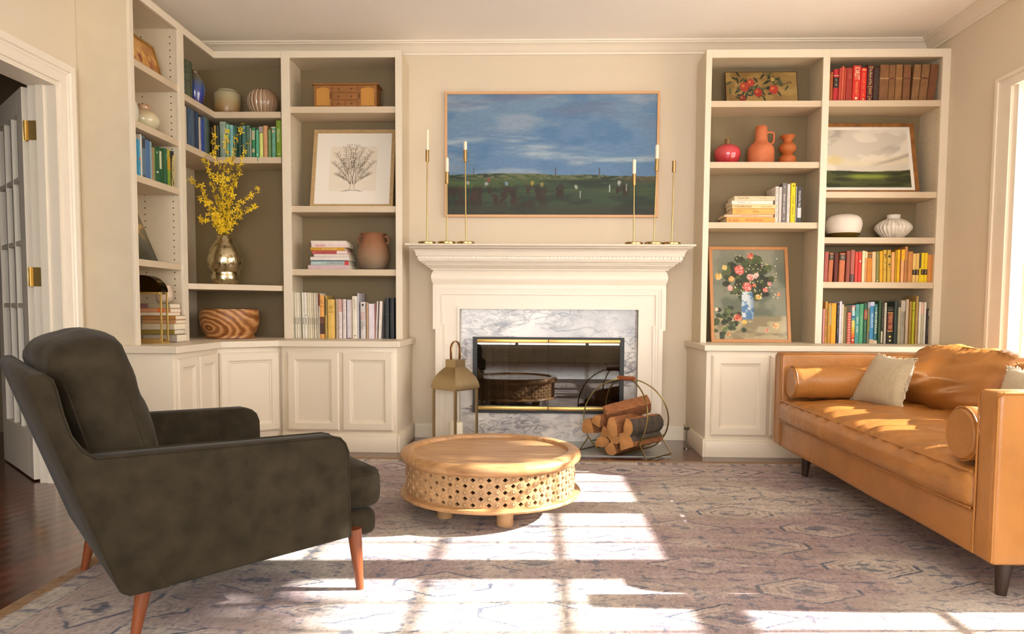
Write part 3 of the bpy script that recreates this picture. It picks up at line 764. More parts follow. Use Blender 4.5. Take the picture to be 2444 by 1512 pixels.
for k, (x, y, z, r) in enumerate([(0.0, 5.45, 0.30, 0.045), (0.06, 5.53, 0.30, 0.05), (0.02, 5.5, 0.375, 0.045)]):
    b.rod((x - 0.24, y, z), (x + 0.26, y + 0.03, z + 0.01), r, r * 0.9, 12)
b.build('gas_log', mat('charred_log', '#4a3524', 0.9, var=0.4, scale=14, bump=0.5, bscale=30), t)
# ================================================================ rug
M_rug = attr_mat('faded_woven_rug', 0.95, bump=0.5, bscale=420, fine=0.10, fscale=240, spec=0.1)
def rug_col(X, Y):
    # local thread wobble and wear
    wx = X + 0.012 * (fbm(X * 40, Y * 40, 3, 2) - 0.5); wy = Y + 0.010 * (fbm(X * 40, Y * 40, 9, 2) - 0.5)
    cream = np.array([0.82, 0.79, 0.76]); mauve = np.array([0.72, 0.66, 0.66]); slate = np.array([0.43, 0.455, 0.52]); rust = np.array([0.66, 0.55, 0.52])
    g = fbm(X * 2.2, Y * 2.2, 11, 4)[..., None]
    col = cream * (1 - sstep(0.35, 0.65, g)) + mauve * sstep(0.35, 0.65, g)
    def put(col, c, w): return col * (1 - w[..., None]) + c * w[..., None]
    def lin_(d, w): return 1 - sstep(w * 0.6, w, np.abs(d))
    wear = sstep(0.36, 0.56, fbm(X * 9, Y * 16, 21, 4)); wear2 = sstep(0.40, 0.62, fbm(X * 26, Y * 60, 31, 3))
    x0, x1, y1 = -1.65, 2.72, 4.58
    dx = np.minimum(wx - x0, x1 - wx); dy = y1 - wy; d = np.minimum(dx, dy)          # distance from the rug's edge
    # field: rows of stretched medallions
    rowh, colw = 0.235, 0.62
    row = np.floor(wy / rowh); fy = wy / rowh - row - 0.5
    off = np.where(row % 2 == 0, 0.0, 0.5); fx = wx / colw + off; cx = np.floor(fx); fx = fx - cx - 0.5
    kind = (row * 3 + cx * 5) % 4
    hook = 0.06 * (np.abs(((fx * 9) % 1) - 0.5) * 2)
    m = np.abs(fx) * 1.9 + np.abs(fy) * 1.45 + hook * (kind > 1)
    hexm = np.maximum(np.abs(fx) * 2.4, np.abs(fx) * 1.7 + np.abs(fy) * 1.3)
    m = np.where(kind % 2 == 0, m, hexm)
    field = sstep(0.46, 0.47, d)
    inner = field * (m < 0.62)
    col = put(col, cream * 1.03, inner * 0.55 * wear)
    col = put(col, slate, field * lin_(m - 0.64, 0.035) * 0.85 * wear)
    col = put(col, rust, field * lin_(m - 0.54, 0.02) * 0.6 * wear)
    col = put(col, slate, field * (m < 0.30) * 0.55 * wear2)
    col = put(col, mauve * 0.8, field * lin_(m - 0.40, 0.03) * 0.7 * wear)
    # small florets in the gaps
    gx = (wx / 0.155) % 1 - 0.5; gy = (wy / 0.0785) % 1 - 0.5
    fl = (np.abs(gx) + np.abs(gy) * 0.8 < 0.22) | ((np.abs(gx) < 0.05) & (np.abs(gy) < 0.42)) | ((np.abs(gy) < 0.07) & (np.abs(gx) < 0.4))
    col = put(col, slate * 1.1, field * fl * (m > 0.72) * 0.62 * wear2)
    # scrolling lines
    sc = np.abs(np.sin(wx * 21 + 2.2 * np.sin(wy * 17)) + np.sin(wy * 43)) < 0.16
    col = put(col, rust * 0.95, field * sc * (m > 0.68) * 0.18 * wear)
    # border bands
    bp = np.where(dx < dy, wy, wx)
    bm_ = np.abs(((bp / 0.34) % 1) - 0.5) * 2.0; db = (d - 0.29) / 0.13
    mm = bm_ * 0.9 + np.abs(db) * 0.8
    bz = (d > 0.14) & (d < 0.44)
    col = put(col, mauve * 1.02, bz * 0.55)
    col = put(col, slate, bz * lin_(mm - 0.75, 0.06) * 0.8 * wear)
    col = put(col, cream, bz * (mm < 0.62) * 0.6 * wear)
    col = put(col, slate * 0.95, bz * (mm < 0.32) * 0.7 * wear2)
    for dd_, c, w in ((0.055, mauve * 0.82, 0.006), (0.13, slate, 0.006), (0.145, rust, 0.004), (0.44, slate, 0.006), (0.458, cream, 0.006)):
        col = put(col, c, lin_(d - dd_, w) * 0.8 * np.maximum(wear, 0.35))
    small = (d > 0.065) & (d < 0.125) & (((bp / 0.07) % 1) < 0.45)
    col = put(col, slate, small * 0.6 * wear)
    col = put(col, np.array([0.66, 0.54, 0.42]), (d < 0.05) * 0.85)
    # abrash along the weft, thread grain, dusty wear
    col = col * (0.94 + 0.12 * fbm(X * 1.2, Y * 30, 41, 3))[..., None]
    col = col * (0.90 + 0.20 * fbm(X * 300, Y * 60, 51, 2))[..., None]
    col = put(col, np.array([0.74, 0.69, 0.66]), sstep(0.52, 0.72, fbm(X * 3.5, Y * 6, 61, 4)) * 0.5)
    col = put(col, slate * 0.9, (fbm(X * 60, Y * 150, 71, 3) > 0.70) * 0.3)
    return (col - .5) * 1.12 + .5 - .10
def axis_pts(a, b, fa, fb, fine, coarse):
    pts = list(np.arange(a, fa, coarse)) + list(np.arange(max(a, fa), min(b, fb), fine)) + list(np.arange(fb, b, coarse)) + [b]
    return np.array(sorted(set(round(p, 5) for p in pts)))
rug = painted('area_rug', (0, 0, 0.008), (1, 0, 0), (0, 1, 0), axis_pts(-1.65, 2.72, -1.65, 2.0, 0.0058, 0.02), axis_pts(0.6, 4.58, 1.85, 4.58, 0.0058, 0.03), rug_col, M_rug, None, False)
tag(rug, 'large faded persian style rug in grey, mauve and cream', 'rug')
b = MB()
b.box(-1.65, 2.72, 0.6, 4.58, 0.0005, 0.0072)
b.build('rug_backing', mat('tan_rug_binding', '#a98a66', 0.95, var=0.1, scale=80), rug, smooth=False)
_loc[rug.name] = Vector((0, 0, 0))
def hall_rug(X, Y):
    return rug_col(X * 1.0 + 20, Y - 0.7)
hr = painted('hall_rug', (-3.3, 4.35, 0.008), (0.72, -0.69, 0), (0.69, 0.72, 0), np.arange(-1.2, 0.52, 0.012), np.arange(-1.6, -0.11, 0.012), hall_rug, M_rug, None, False)
tag(hr, 'patterned rug on the floor beyond the french door', 'rug')

# ================================================================ armchair (local frame: x forward, y to the sitter's left)
M_vel = mat('dark_olive_velvet', '#2f291e', 0.92, var=0.30, scale=16, bump=0.2, bscale=18, sheen=0.06, spec=0.1)
M_leg = mat('reddish_cherry_wood', '#763c1c', 0.35, var=0.18, scale=9, stretch=(6, 6, 0.8), coat=0.2)
A = thing('armchair', 'dark olive velvet armchair with tapered cherry wood legs facing the fireplace', 'armchair', (-0.58, 2.41, 0), math.radians(40))
_loc[A.name] = Vector((0, 0, 0))
def wr(s, a):                                                # soft wrinkles along a cushion
    def f(p, q):
        n = noise.noise(Vector(p) * s)
        n2 = noise.noise(Vector((p[0] * s * 3, p[1] * s * 3, p[2] * s * 3 + 7)))
        return p + Vector(q).normalized() * (n * a + n2 * a * 0.4)
    return f
sil = [(-0.062, 0.212), (-0.70, 0.170), (-0.715, 0.20), (-0.80, 0.49), (-0.81, 0.55), (-0.78, 0.555), (-0.45, 0.551), (-0.125, 0.545), (-0.098, 0.538), (-0.078, 0.52), (-0.067, 0.49)]
for (y0, y1, nm) in ((-0.07, 0.022, 'arm'), (0.738, 0.83, 'arm')):
    MB().prism(sil, y0, y1, 'y').build(nm, M_vel, A, local=True, bevel=0.012, angle=60)
bk = [(-0.60, 0.175), (-0.706, 0.172), (-0.73, 0.185), (-0.925, 0.755), (-0.922, 0.772), (-0.905, 0.782), (-0.885, 0.780), (-0.868, 0.762), (-0.86, 0.735), (-0.848, 0.675), (-0.832, 0.62), (-0.806, 0.576), (-0.775, 0.553), (-0.66, 0.30)]
MB().prism(bk, -0.0705, 0.8305, 'y').build('backrest', M_vel, A, local=True, bevel=0.010, angle=60)
b = MB()
for y in (-0.067, 0.019):
    b.tube([(x, y, z) for x, z in ((-0.89, 0.781), (-0.869, 0.765), (-0.86, 0.735), (-0.848, 0.675), (-0.832, 0.62), (-0.806, 0.577), (-0.775, 0.556), (-0.45, 0.5515), (-0.125, 0.5455), (-0.098, 0.538), (-0.081, 0.519), (-0.070, 0.49), (-0.065, 0.214))], 0.0028, 6)
b.build('piping', M_vel, A, local=True)
MB().rbox((-0.265, 0.38, 0.219), (0.70, 0.70, 0.092), 0.03, 6, 3).build('seat_base', M_vel, A, local=True)
def seatf(p, q):
    p = Vector(p); c = max(0, 1 - q[0] ** 2) * max(0, 1 - q[1] ** 2)
    if q[2] > 0: p.z += 0.06 * c ** 0.6
    p.x += 0.018 * (1 - q[1] ** 2) * max(0, q[0]) * (1 - q[2] ** 2)
    return p + Vector((0, 0, 0.008 * noise.noise(p * 9)))
MB().rbox((-0.27, 0.38, 0.333), (0.75, 0.70, 0.125), 0.035, 14, 4, seatf).build('seat_cushion', M_vel, A, local=True, angle=80)
b = MB(); b.tube([(-0.27, 0.032, 0.388), (0.07, 0.032, 0.388), (0.092, 0.045, 0.388), (0.104, 0.09, 0.389), (0.116, 0.38, 0.392), (0.104, 0.67, 0.389), (0.092, 0.715, 0.388), (0.0, 0.728, 0.388)], 0.003, 6)
b.build('piping', M_vel, A, local=True)
def backf(p, q):
    p = Vector(p); c = max(0, 1 - q[2] ** 2) ** 0.7 * max(0, 1 - q[1] ** 2) ** 0.6
    p.x += 0.055 * c * (1 if q[0] > 0 else -0.6) * abs(q[0])
    p.z += 0.012 * (1 - q[1] ** 2) * max(0, q[2]) - 0.02 * abs(q[1]) ** 6 * max(0, q[2])
    return p + Vector((1, 0, 0)) * (0.012 * noise.noise(Vector((p.x * 3, p.y * 7, p.z * 13)))) + Vector((0, 0, 0.006 * noise.noise(p * 11)))
MB().rbox((-0.728, 0.372, 0.63), (0.165, 0.672, 0.475), 0.05, 14, 4, backf, Matrix.Rotation(math.radians(-16), 3, 'Y')).build('back_cushion', M_vel, A, local=True, angle=80)
b = MB()
R16 = Matrix.Rotation(math.radians(-16), 3, 'Y'); cc = Vector((-0.728, 0.372, 0.63))
for sx in (0.068, -0.068):
    pts = []
    for k in range(33):
        a = 2 * PI * k / 32; sgc = lambda v: math.copysign(abs(v) ** 0.28, v)
        p = Vector((sx, 0.326 * sgc(math.cos(a)), 0.228 * sgc(math.sin(a))))
        pts.append(R16 @ p + cc)
    b.tube(pts[:-1], 0.003, 6, closed=True)
b.build('piping', M_vel, A, local=True)
for (xb, yb, xt, yt, zt, r0, r1) in ((0.0, 0.0, -0.016, 0.008, 0.215, 0.0125, 0.0245), (0.0, 0.76, -0.016, 0.752, 0.215, 0.0125, 0.0245),
                             (-0.69, 0.0, -0.65, 0.012, 0.20, 0.0115, 0.024), (-0.70, 0.76, -0.66, 0.748, 0.20, 0.0115, 0.024)):
    MB().rod((xb, yb, 0.0085), (xt, yt, zt), r0, r1, 20).build('leg', M_leg, A, local=True)

# ================================================================ leather sofa
M_lea = mat('tan_leather', '#aa7136', 0.33, var=0.16, scale=4.5, bump=0.3, bscale=24, spec=0.5)
M_dark = mat('dark_walnut', '#33231a', 0.4, var=0.2, scale=12, stretch=(5, 5, 1))
S = thing('sofa', 'tan leather sofa with bolsters and dark tapered legs under the windows', 'sofa', (1.93, 3.44, 0))
def leaf_(p, q):
    return Vector(p) + Vector(q) * 0.003 * noise.noise(Vector(p) * 8)
MB().rbox((1.925, 3.4375, 0.215), (0.93, 1.95, 0.15), 0.015, 8, 2, leaf_).build('base_rail', M_lea, S)
MB().rbox((2.375, 3.4375, 0.42), (0.105, 2.16, 0.555), 0.025, 8, 3, leaf_).build('back_frame', M_lea, S)
for yc in (2.41, 4.465):
    a = MB().rbox((1.94, yc, 0.418), (0.965, 0.108, 0.555), 0.018, 8, 3, leaf_).build('arm', M_lea, S)
    b = MB()
    for y in (yc - 0.051, yc + 0.051):
        b.tube([(1.459, y, 0.15), (1.459, y, 0.675), (1.475, y, 0.692), (2.40, y, 0.692)], 0.0035, 6)
    b.build('piping', M_lea, a)
def sseat(p, q):
    p = Vector(p); cx = max(0, 1 - q[0] ** 2); cy = max(0, 1 - abs(q[1]) ** 4)
    if q[2] > 0: p.z += 0.035 * cx ** 0.5 * cy * q[2]
    fr = max(0, -q[0])
    p.x -= 0.028 * (1 - q[2] ** 2) * cy * fr + 0.008 * cy * fr
    # pulled tufts and pleats across the top
    py = p.y; t = math.sin(py * 2 * PI / 0.12 + 1.5 * noise.noise(Vector((p.x * 4, py * 3, 0))))
    if q[2] > 0.5:
        p.z += 0.0085 * t * (0.35 + 0.65 * abs(q[0])) + 0.016 * noise.noise(Vector((p.x * 5, py * 6, 1)))
        for ty in (-0.64, -0.32, 0, 0.32, 0.64):
            for tx in (-0.12, 0.14):
                d = math.hypot(p.x - tx, py - ty); p.z -= 0.022 * math.exp(-(d / 0.05) ** 2)
    elif q[0] < -0.5: p.x += 0.004 * t * (0.5 + noise.noise(Vector((0, py * 8, p.z * 12))))
    return p
sc_ = MB().rbox((1.845, 3.4375, 0.353), (0.80, 1.94, 0.135), 0.04, 44, 4, sseat).build('seat_cushion', M_lea, S, angle=80)
b = MB()
for z, dx in ((0.4185, 0.001), (0.295, 0.0)):
    b.tube([(1.453 - 0.012 * max(0, 1 - abs((y - 3.4375) / 0.97) ** 4) - dx, y, z) for y in np.linspace(2.475, 4.40, 90)], 0.0042, 6)
b.build('piping', M_lea, sc_)
def scush(seed):
    def f(p, q):
        p = Vector(p); c = max(0, 1 - q[2] ** 2) ** 0.6 * max(0, 1 - q[1] ** 2) ** 0.5
        p.x = p.x * (1 - 0.4 * max(0, q[2])) + 0.035 * max(0, q[2])
        p.x += (-0.06 if q[0] < 0 else 0.02) * c * abs(q[0])
        p.z += 0.018 * (1 - q[1] ** 2) * max(0, q[2]) + 0.012 * max(0, q[2]) * noise.noise(Vector((p.y * 6, seed, 0)))
        s = q[2] * 0.5 + 0.5
        w = noise.noise(Vector((p.y * 3.0 + seed, p.z * 16 + p.y * 3.5, p.x * 5)))
        top = max(0, q[2]) ** 3 * math.sin(p.y * 2 * PI / 0.055 + 3 * noise.noise(Vector((p.y * 5, p.x * 9, seed))))
        return p + Vector((-1, 0, 0.3)) * (0.024 * w * (0.6 + 0.8 * abs(q[1]))) + Vector((-0.5, 0, 1)) * 0.010 * top
    return f
for k, yc in enumerate((3.905, 2.965)):
    c_ = MB().rbox((2.205, yc, 0.572), (0.20, 0.93, 0.36), 0.075, 34, 5, scush(k * 3.3), Matrix.Rotation(math.radians(14), 3, 'Y')).build('back_cushion', M_lea, S, angle=80)
    b = MB(); R_ = Matrix.Rotation(math.radians(14), 3, 'Y')
    pts = []
    for i in range(64):
        a = 2 * PI * i / 64; sg = lambda v: math.copysign(abs(v) ** 0.4, v)
        pts.append(R_ @ Vector((-0.02, 0.462 * sg(math.cos(a)), 0.186 * sg(math.sin(a)) + 0.003 * math.sin(i * 2.1))) + Vector((2.205, yc, 0.572)))
    b.tube(pts, 0.0035, 6, closed=True); b.build('piping', M_lea, c_)
def bolster(yc, zc, x0, lab):
    t = thing('bolster', lab, 'cushion', (x0 + 0.26, yc, zc), group='leather bolsters on the sofa')
    prof = []; r = 0.093
    rings = []
    for i in range(27):
        u = i / 26; x = x0 + 0.56 * u
        e = min(u, 1 - u) * 0.56
        rr = r * (1 if e > 0.02 else (0.90 + 0.10 * math.sqrt(max(0, 1 - ((0.02 - e) / 0.02) ** 2))))
        rings.append([Vector((x, yc + (rr + 0.003 * noise.noise(Vector((x * 9, k * 0.6, yc)))) * math.cos(2 * PI * k / 28), zc + (rr + 0.002 * math.sin(x * 60)) * math.sin(2 * PI * k / 28))) for k in range(28)])
    MB().loft(rings).build('body', M_lea, t, angle=60)
    for x in (x0 + 0.012, x0 + 0.548):
        MB().tube([(x, yc + (r - 0.001) * math.cos(2 * PI * k / 40), zc + (r - 0.001) * math.sin(2 * PI * k / 40)) for k in range(40)], 0.0035, 6, closed=True).build('piping', M_lea, t)
bolster(4.305, 0.533, 1.475, 'tan leather bolster against the far arm of the sofa')
bolster(2.572, 0.529, 1.462, 'tan leather bolster against the near arm of the sofa')
for (x, y) in ((1.545, 4.20), (1.565, 2.46), (2.33, 4.20), (2.33, 2.46)):
    MB().rod((x - 0.008 if x < 2 else x, y, 0.0085), (x, y, 0.15), 0.017, 0.031, 16).build('leg', M_dark, S)

# throw pillows
M_lin = mat('oatmeal_linen', '#c2b294', 0.9, var=0.08, scale=60, bump=0.4, bscale=330, sheen=0.2)
M_lin2 = mat('pale_fringe', '#d9ccb4', 0.9, var=0.08, scale=60, bump=0.3, bscale=300)
def pillow(tl, tr, br, bl, th, lab, tassel=True):
    tl, tr, br, bl = map(Vector, (tl, tr, br, bl)); c0 = (tl + tr + br + bl) / 4
    n = (tr - tl).cross(tl - bl).normalized()
    t = thing('throw_pillow', lab, 'pillow', c0, group='linen throw pillows on the sofa')
    N_ = 22; vs_ = []; fs = []
    for side in (1, -1):
        for j in range(N_ + 1):
            for i in range(N_ + 1):
                u, v = i / N_, j / N_
                pu = 0.03 * math.sin(PI * u) ; pv = 0.03 * math.sin(PI * v)
                uu = u + (0.5 - u) * 0.10 * math.sin(PI * v); vv = v + (0.5 - v) * 0.10 * math.sin(PI * u)
                p = tl.lerp(tr, uu).lerp(bl.lerp(br, uu), vv)
                h = th / 2 * (max(0, math.sin(PI * u)) * max(0, math.sin(PI * v))) ** 0.45
                p = p + n * side * (h + 0.004 * noise.noise(p * 14) * min(1, h * 50))
                vs_.append(p)
    K = (N_ + 1) ** 2
    for j in range(N_):
        for i in range(N_):
            a = j * (N_ + 1) + i
            fs.append((a, a + 1, a + N_ + 2, a + N_ + 1)); fs.append((K + a, K + a + N_ + 1, K + a + N_ + 2, K + a + 1))
    MB().add(vs_, fs).build('cover', M_lin, t, angle=80)
    fr = MB(); rnd = random.Random(3)
    for (a, b_) in ((tl, tr), (tr, br), (bl, tl)):
        for i in range(34):
            u = i / 33; p = a.lerp(b_, u); inn = (c0 - p).normalized(); s_ = math.sin(PI * u) * 0.10 * 0.5 * (a - b_).length
            q = p + inn * s_ * 0.9
            d = (-inn + Vector((rnd.uniform(-.4, .4), rnd.uniform(-.4, .4), rnd.uniform(-.4, .2)))).normalized()
            fr.tube([q + inn * 0.004, q + d * 0.008, q + d * rnd.uniform(0.012, 0.02) + Vector((0, 0, -0.002))], [0.0022, 0.002, 0.0012], 5)
    fr.build('fringe', M_lin2, t)
    if tassel:
        for u in (0.45, 0.62, 0.8, 0.95):
            p = tr.lerp(br, u); inn = (c0 - p).normalized()
            q = p + inn * 0.02 - n * 0.0
            m_ = MB(); m_.sphere(q + Vector((0, 0, -0.006)), 0.007, 8)
            for k in range(8):
                a = 2 * PI * k / 8
                m_.tube([q + Vector((0, 0, -0.008)), q + Vector((0.007 * math.cos(a), 0.007 * math.sin(a), -0.022)), q + Vector((0.005 * math.cos(a), 0.005 * math.sin(a), -0.042))], 0.0028, 5)
            m_.build('tassel', M_lin2, t)
pillow(PX(2095, 844, 1.96), PX(2186, 856, 1.96), PX(2147, 984, 1.86), PX(2030, 953, 1.80), 0.13, 'oatmeal linen throw pillow with tassels at the far end of the sofa')
pillow((2.005, 3.19, 0.715), (2.005, 2.85, 0.72), (1.90, 2.83, 0.475), (1.91, 3.12, 0.475), 0.11, 'oatmeal linen throw pillow partly hidden by the near sofa arm', tassel=False)

# ================================================================ coffee table
M_mango = mat('honey_mango_wood', '#a98055', 0.38, var=0.2, scale=2.6, stretch=(1, 9, 9), bump=0.05, bscale=20, spec=0.4)
ramp(M_mango, [(0.28, '#8a6440'), (0.42, '#a67c52'), (0.52, '#b88d60'), (0.62, '#a0764b'), (0.75, '#c4a077')])
M_mango2 = mat('carved_mango_wood', '#b08a60', 0.45, var=0.2, scale=5, stretch=(1, 1, 3), bump=0.08, bscale=25)
TC = Vector((-0.203, 3.41, 0))
T = thing('coffee_table', 'round carved wooden coffee table with tray top on the rug', 'coffee table', TC)
MB().lathe([(0.0, 0.250), (0.390, 0.250), (0.405, 0.253), (0.416, 0.263), (0.420, 0.276), (0.417, 0.289), (0.408, 0.298), (0.396, 0.302), (0.368, 0.302), (0.361, 0.299), (0.358, 0.286), (0.0, 0.286)], TC, 96, cap=False).build('tray_top', M_mango, T, angle=40)
MB().lathe([(0.0, 0.094), (0.402, 0.094), (0.416, 0.098), (0.420, 0.106), (0.416, 0.114), (0.402, 0.118), (0.0, 0.118)], TC, 96, cap=False).build('base_plate', M_mango, T, angle=40)
NC, NR, RD = 72, 5, 0.390
z0, z1 = 0.118, 0.250
dz = (z1 - z0) / NR; da = 2 * PI / NC
vs_, fs, idx = [], [], {}
def DV(a, z):
    k = (round((a / da) * 24) % (NC * 24), round(z, 5))
    if k not in idx:
        idx[k] = len(vs_); vs_.append((TC.x + RD * math.cos(a), TC.y + RD * math.sin(a), z))
    return idx[k]
studs = MB()
for r in range(-1, NR + 1):
    zc = z0 + dz * (r + 0.5) if False else z0 + dz * (r + 0.5)
    for c in range(NC):
        if r < 0 or r >= NR: continue
        a = da * (c + 0.5); L_, R_ = a - da / 2, a + da / 2; B_, T_2 = zc - dz / 2, zc + dz / 2
        cs = [(L_, B_), (a, B_), (R_, B_), (R_, zc), (R_, T_2), (a, T_2), (L_, T_2), (L_, zc)]
        o_ = [DV(*p) for p in cs]
        if (r + c) % 2 == 0:
            hd = [DV(a, zc - dz * 0.37), DV(a + da * 0.33, zc), DV(a, zc + dz * 0.37), DV(a - da * 0.33, zc)]
            fs += [(o_[0], o_[1], hd[0], hd[3], o_[7]), (o_[1], o_[2], o_[3], hd[1], hd[0]), (o_[3], o_[4], o_[5], hd[2], hd[1]), (o_[5], o_[6], o_[7], hd[3], hd[2])]
        else:
            fs.append(tuple(o_))
            n = Vector((math.cos(a), math.sin(a), 0)); tg = Vector((-n.y, n.x, 0)); p = TC + n * (RD - 0.004) + Vector((0, 0, zc))
            R1 = [p + tg * 0.0072 * math.cos(k * PI / 6) + Vector((0, 0, 0.0072 * math.sin(k * PI / 6))) for k in range(12)]
            studs.loft([R1, [q + n * 0.0065 for q in R1], [q + n * 0.008 + (p - q) * 0.3 for q in R1]])
            # raised ring around the stud
            ro, ri = 0.0125, 0.0095
            O1 = [p + n * 0.0045 + tg * ro * math.cos(k * PI / 8) + Vector((0, 0, ro * math.sin(k * PI / 8))) for k in range(16)]
            O2 = [p + n * 0.007 + tg * (ro - .001) * math.cos(k * PI / 8) + Vector((0, 0, (ro - .001) * math.sin(k * PI / 8))) for k in range(16)]
            O3 = [p + n * 0.007 + tg * ri * math.cos(k * PI / 8) + Vector((0, 0, ri * math.sin(k * PI / 8))) for k in range(16)]
            O4 = [p + n * 0.0035 + tg * ri * math.cos(k * PI / 8) + Vector((0, 0, ri * math.sin(k * PI / 8))) for k in range(16)]
            studs.loft([O1, O2, O3, O4], cap=False)
dr = MB().add(vs_, fs).build('carved_drum', M_mango2, T, smooth=False, solid=0.014)
tag(studs.build('carved_studs', M_mango2, T, angle=50), kind='stuff')
for (x, y) in ((-0.125, 3.163), (-0.40, 3.275), (-0.268, 3.60), (0.012, 3.41)):
    MB().lathe([(0.0355, 0.0085), (0.037, 0.012), (0.037, 0.095)], (x, y, 0), 24).build('leg', M_mango2, T)

# ================================================================ lantern on the hearth
M_lgl = glass_mat('lantern_glass')
LN = thing('floor_lantern', 'tall brass and glass lantern with arched handle beside the fireplace', 'lantern', (-0.541, 5.0, 0))
ph = math.radians(51); LR = Matrix.Rotation(ph, 3, 'Z'); LC = Vector((-0.541, 5.0, 0)); hs = 0.103
def LP(x, y, z): return LR @ Vector((x, y, 0)) + LC + Vector((0, 0, z))
def lbox(mb, x0, x1, y0, y1, z0, z1):
    mb.loft([[LP(x0, y0, z), LP(x1, y0, z), LP(x1, y1, z), LP(x0, y1, z)] for z in (z0, z1)])
b = MB()
for sx in (-1, 1):
    for sy in (-1, 1): lbox(b, sx * hs - 0.007, sx * hs + 0.007, sy * hs - 0.007, sy * hs + 0.007, 0.03, 0.41)
lbox(b, -hs - 0.008, hs + 0.008, -hs - 0.008, hs + 0.008, 0.006, 0.032); 
for s in (-1, 1):
    lbox(b, -hs, hs, s * hs - 0.006, s * hs + 0.006, 0.398, 0.412); lbox(b, s * hs - 0.006, s * hs + 0.006, -hs, hs, 0.398, 0.412)
b.build('frame', M_brass2, LN, smooth=False)
b = MB(); rings = []
for k in range(9):
    u = k / 8; z = 0.408 + 0.145 * u; w = (hs + 0.014) * (1 - u ** 2.0 * 0.62) if u > 0 else hs + 0.014
    rings.append([LP(-w, -w, z), LP(w, -w, z), LP(w, w, z), LP(-w, w, z)])
b.loft(rings); b.build('domed_roof', M_brass2, LN, angle=30)
b = MB(); lbox(b, -0.047, 0.047, -0.047, 0.047, 0.55, 0.602); b.build('chimney', M_brass2, LN, smooth=False)
b = MB()
pts = [(-0.048 if t < 0 else 0.048, 0, z) for t, z in ()]
arc = [(-0.042, 0.58), (-0.044, 0.66)] + [(-0.044 * math.cos(PI * k / 12), 0.665 + 0.062 * math.sin(PI * k / 12)) for k in range(13)] + [(0.044, 0.66), (0.042, 0.58)]
b.loft([[LP(x, -0.009, z) for x, z in arc], [LP(x, 0.009, z) for x, z in arc]], closed=False, cap=False)
b.build('handle', mat('copper_toned_strap', '#a87c4c', 0.3, 1.0, var=0.05), LN, solid=0.004, angle=60)
b = MB()
for s in (-1, 1):
    lbox(b, -hs, hs, s * hs - 0.001, s * hs + 0.001, 0.03, 0.40); lbox(b, s * hs - 0.001, s * hs + 0.001, -hs, hs, 0.03, 0.40)
b.build('glass_panes', M_lgl, LN, smooth=False)
M_wax = mat('ivory_wax', '#f0e6cf', 0.5, var=0.02)
b = MB().lathe([(0.0, 0.034), (0.047, 0.034), (0.048, 0.172), (0.046, 0.176), (0.03, 0.173), (0.0, 0.171)], (-0.535, 4.99, 0), 28, cap=False)
b.rod((-0.535, 4.99, 0.17), (-0.535, 4.99, 0.182), 0.0015, n=6)
tag(b.build('pillar_candle', M_wax), 'ivory pillar candle standing inside the brass lantern', 'candle')

# ================================================================ firewood holder
un, nn = Vector((0.767, -0.641, 0)), Vector((0.641, 0.767, 0))
FC = Vector((0.60, 4.86, 0)); RH = 0.243
FH = thing('firewood_holder', 'round brass hoop firewood holder with leather handle on the hearth', 'firewood holder', FC)
M_hoop = mat('aged_brass_rod', '#8f7d4e', 0.35, 1.0, var=0.08)
for s in (-1, 1):
    pts = []
    for k in range(64):
        a = 2 * PI * k / 64; x = RH * math.cos(a); z = 0.252 + RH * math.sin(a)
        spread = s * (0.15 * (1 - ((z - 0.01) / 0.486) ** 2) ** 0.5 if z < 0.49 else 0.01)
        pts.append(FC + un * x + nn * spread + Vector((0, 0, z)))
    MB().tube(pts, 0.0045, 8, closed=True).build('hoop', M_hoop, FH)
for s in (-1, 1):
    P = [FC + un * s * 0.195 - nn * 0.14 + Vector((0, 0, 0.105)), FC + un * s * 0.255 - nn * 0.155 + Vector((0, 0, 0.0105)), FC + un * s * 0.255 + nn * 0.155 + Vector((0, 0, 0.0105)), FC + un * s * 0.195 + nn * 0.14 + Vector((0, 0, 0.105))]
    MB().tube(P, 0.004, 8).build('foot', M_hoop, FH)
b = MB()
for k in range(9):
    a = math.radians(-150 + 120 * k / 8 + 0); p = un * RH * math.cos(a) + Vector((0, 0, 0.252 + RH * math.sin(a)))
    b.tube([FC + p * 0.985 - nn * 0.145, FC + p * 0.985 + nn * 0.145], 0.0035, 6)
tag(b.build('cradle_slats', M_hoop, FH), kind='stuff')
MB().rod(FC - un * 0.062 + Vector((0, 0, 0.495)), FC + un * 0.062 + Vector((0, 0, 0.495)), 0.0155, n=16).build('leather_handle', mat('brown_leather', '#8b4a26', 0.5, var=0.15, scale=30), FH)
M_logend = mat('split_wood_face', '#bb854f', 0.75, var=0.25, scale=9, stretch=(1, 1, 1), bump=0.3, bscale=40)
M_logside = mat('raw_split_wood', '#965f38', 0.85, var=0.3, scale=10, stretch=(3, 3, 8), bump=0.8, bscale=28)
M_bark = mat('rough_grey_bark', '#4f443a', 0.95, var=0.45, scale=22, bump=1.0, bscale=40)
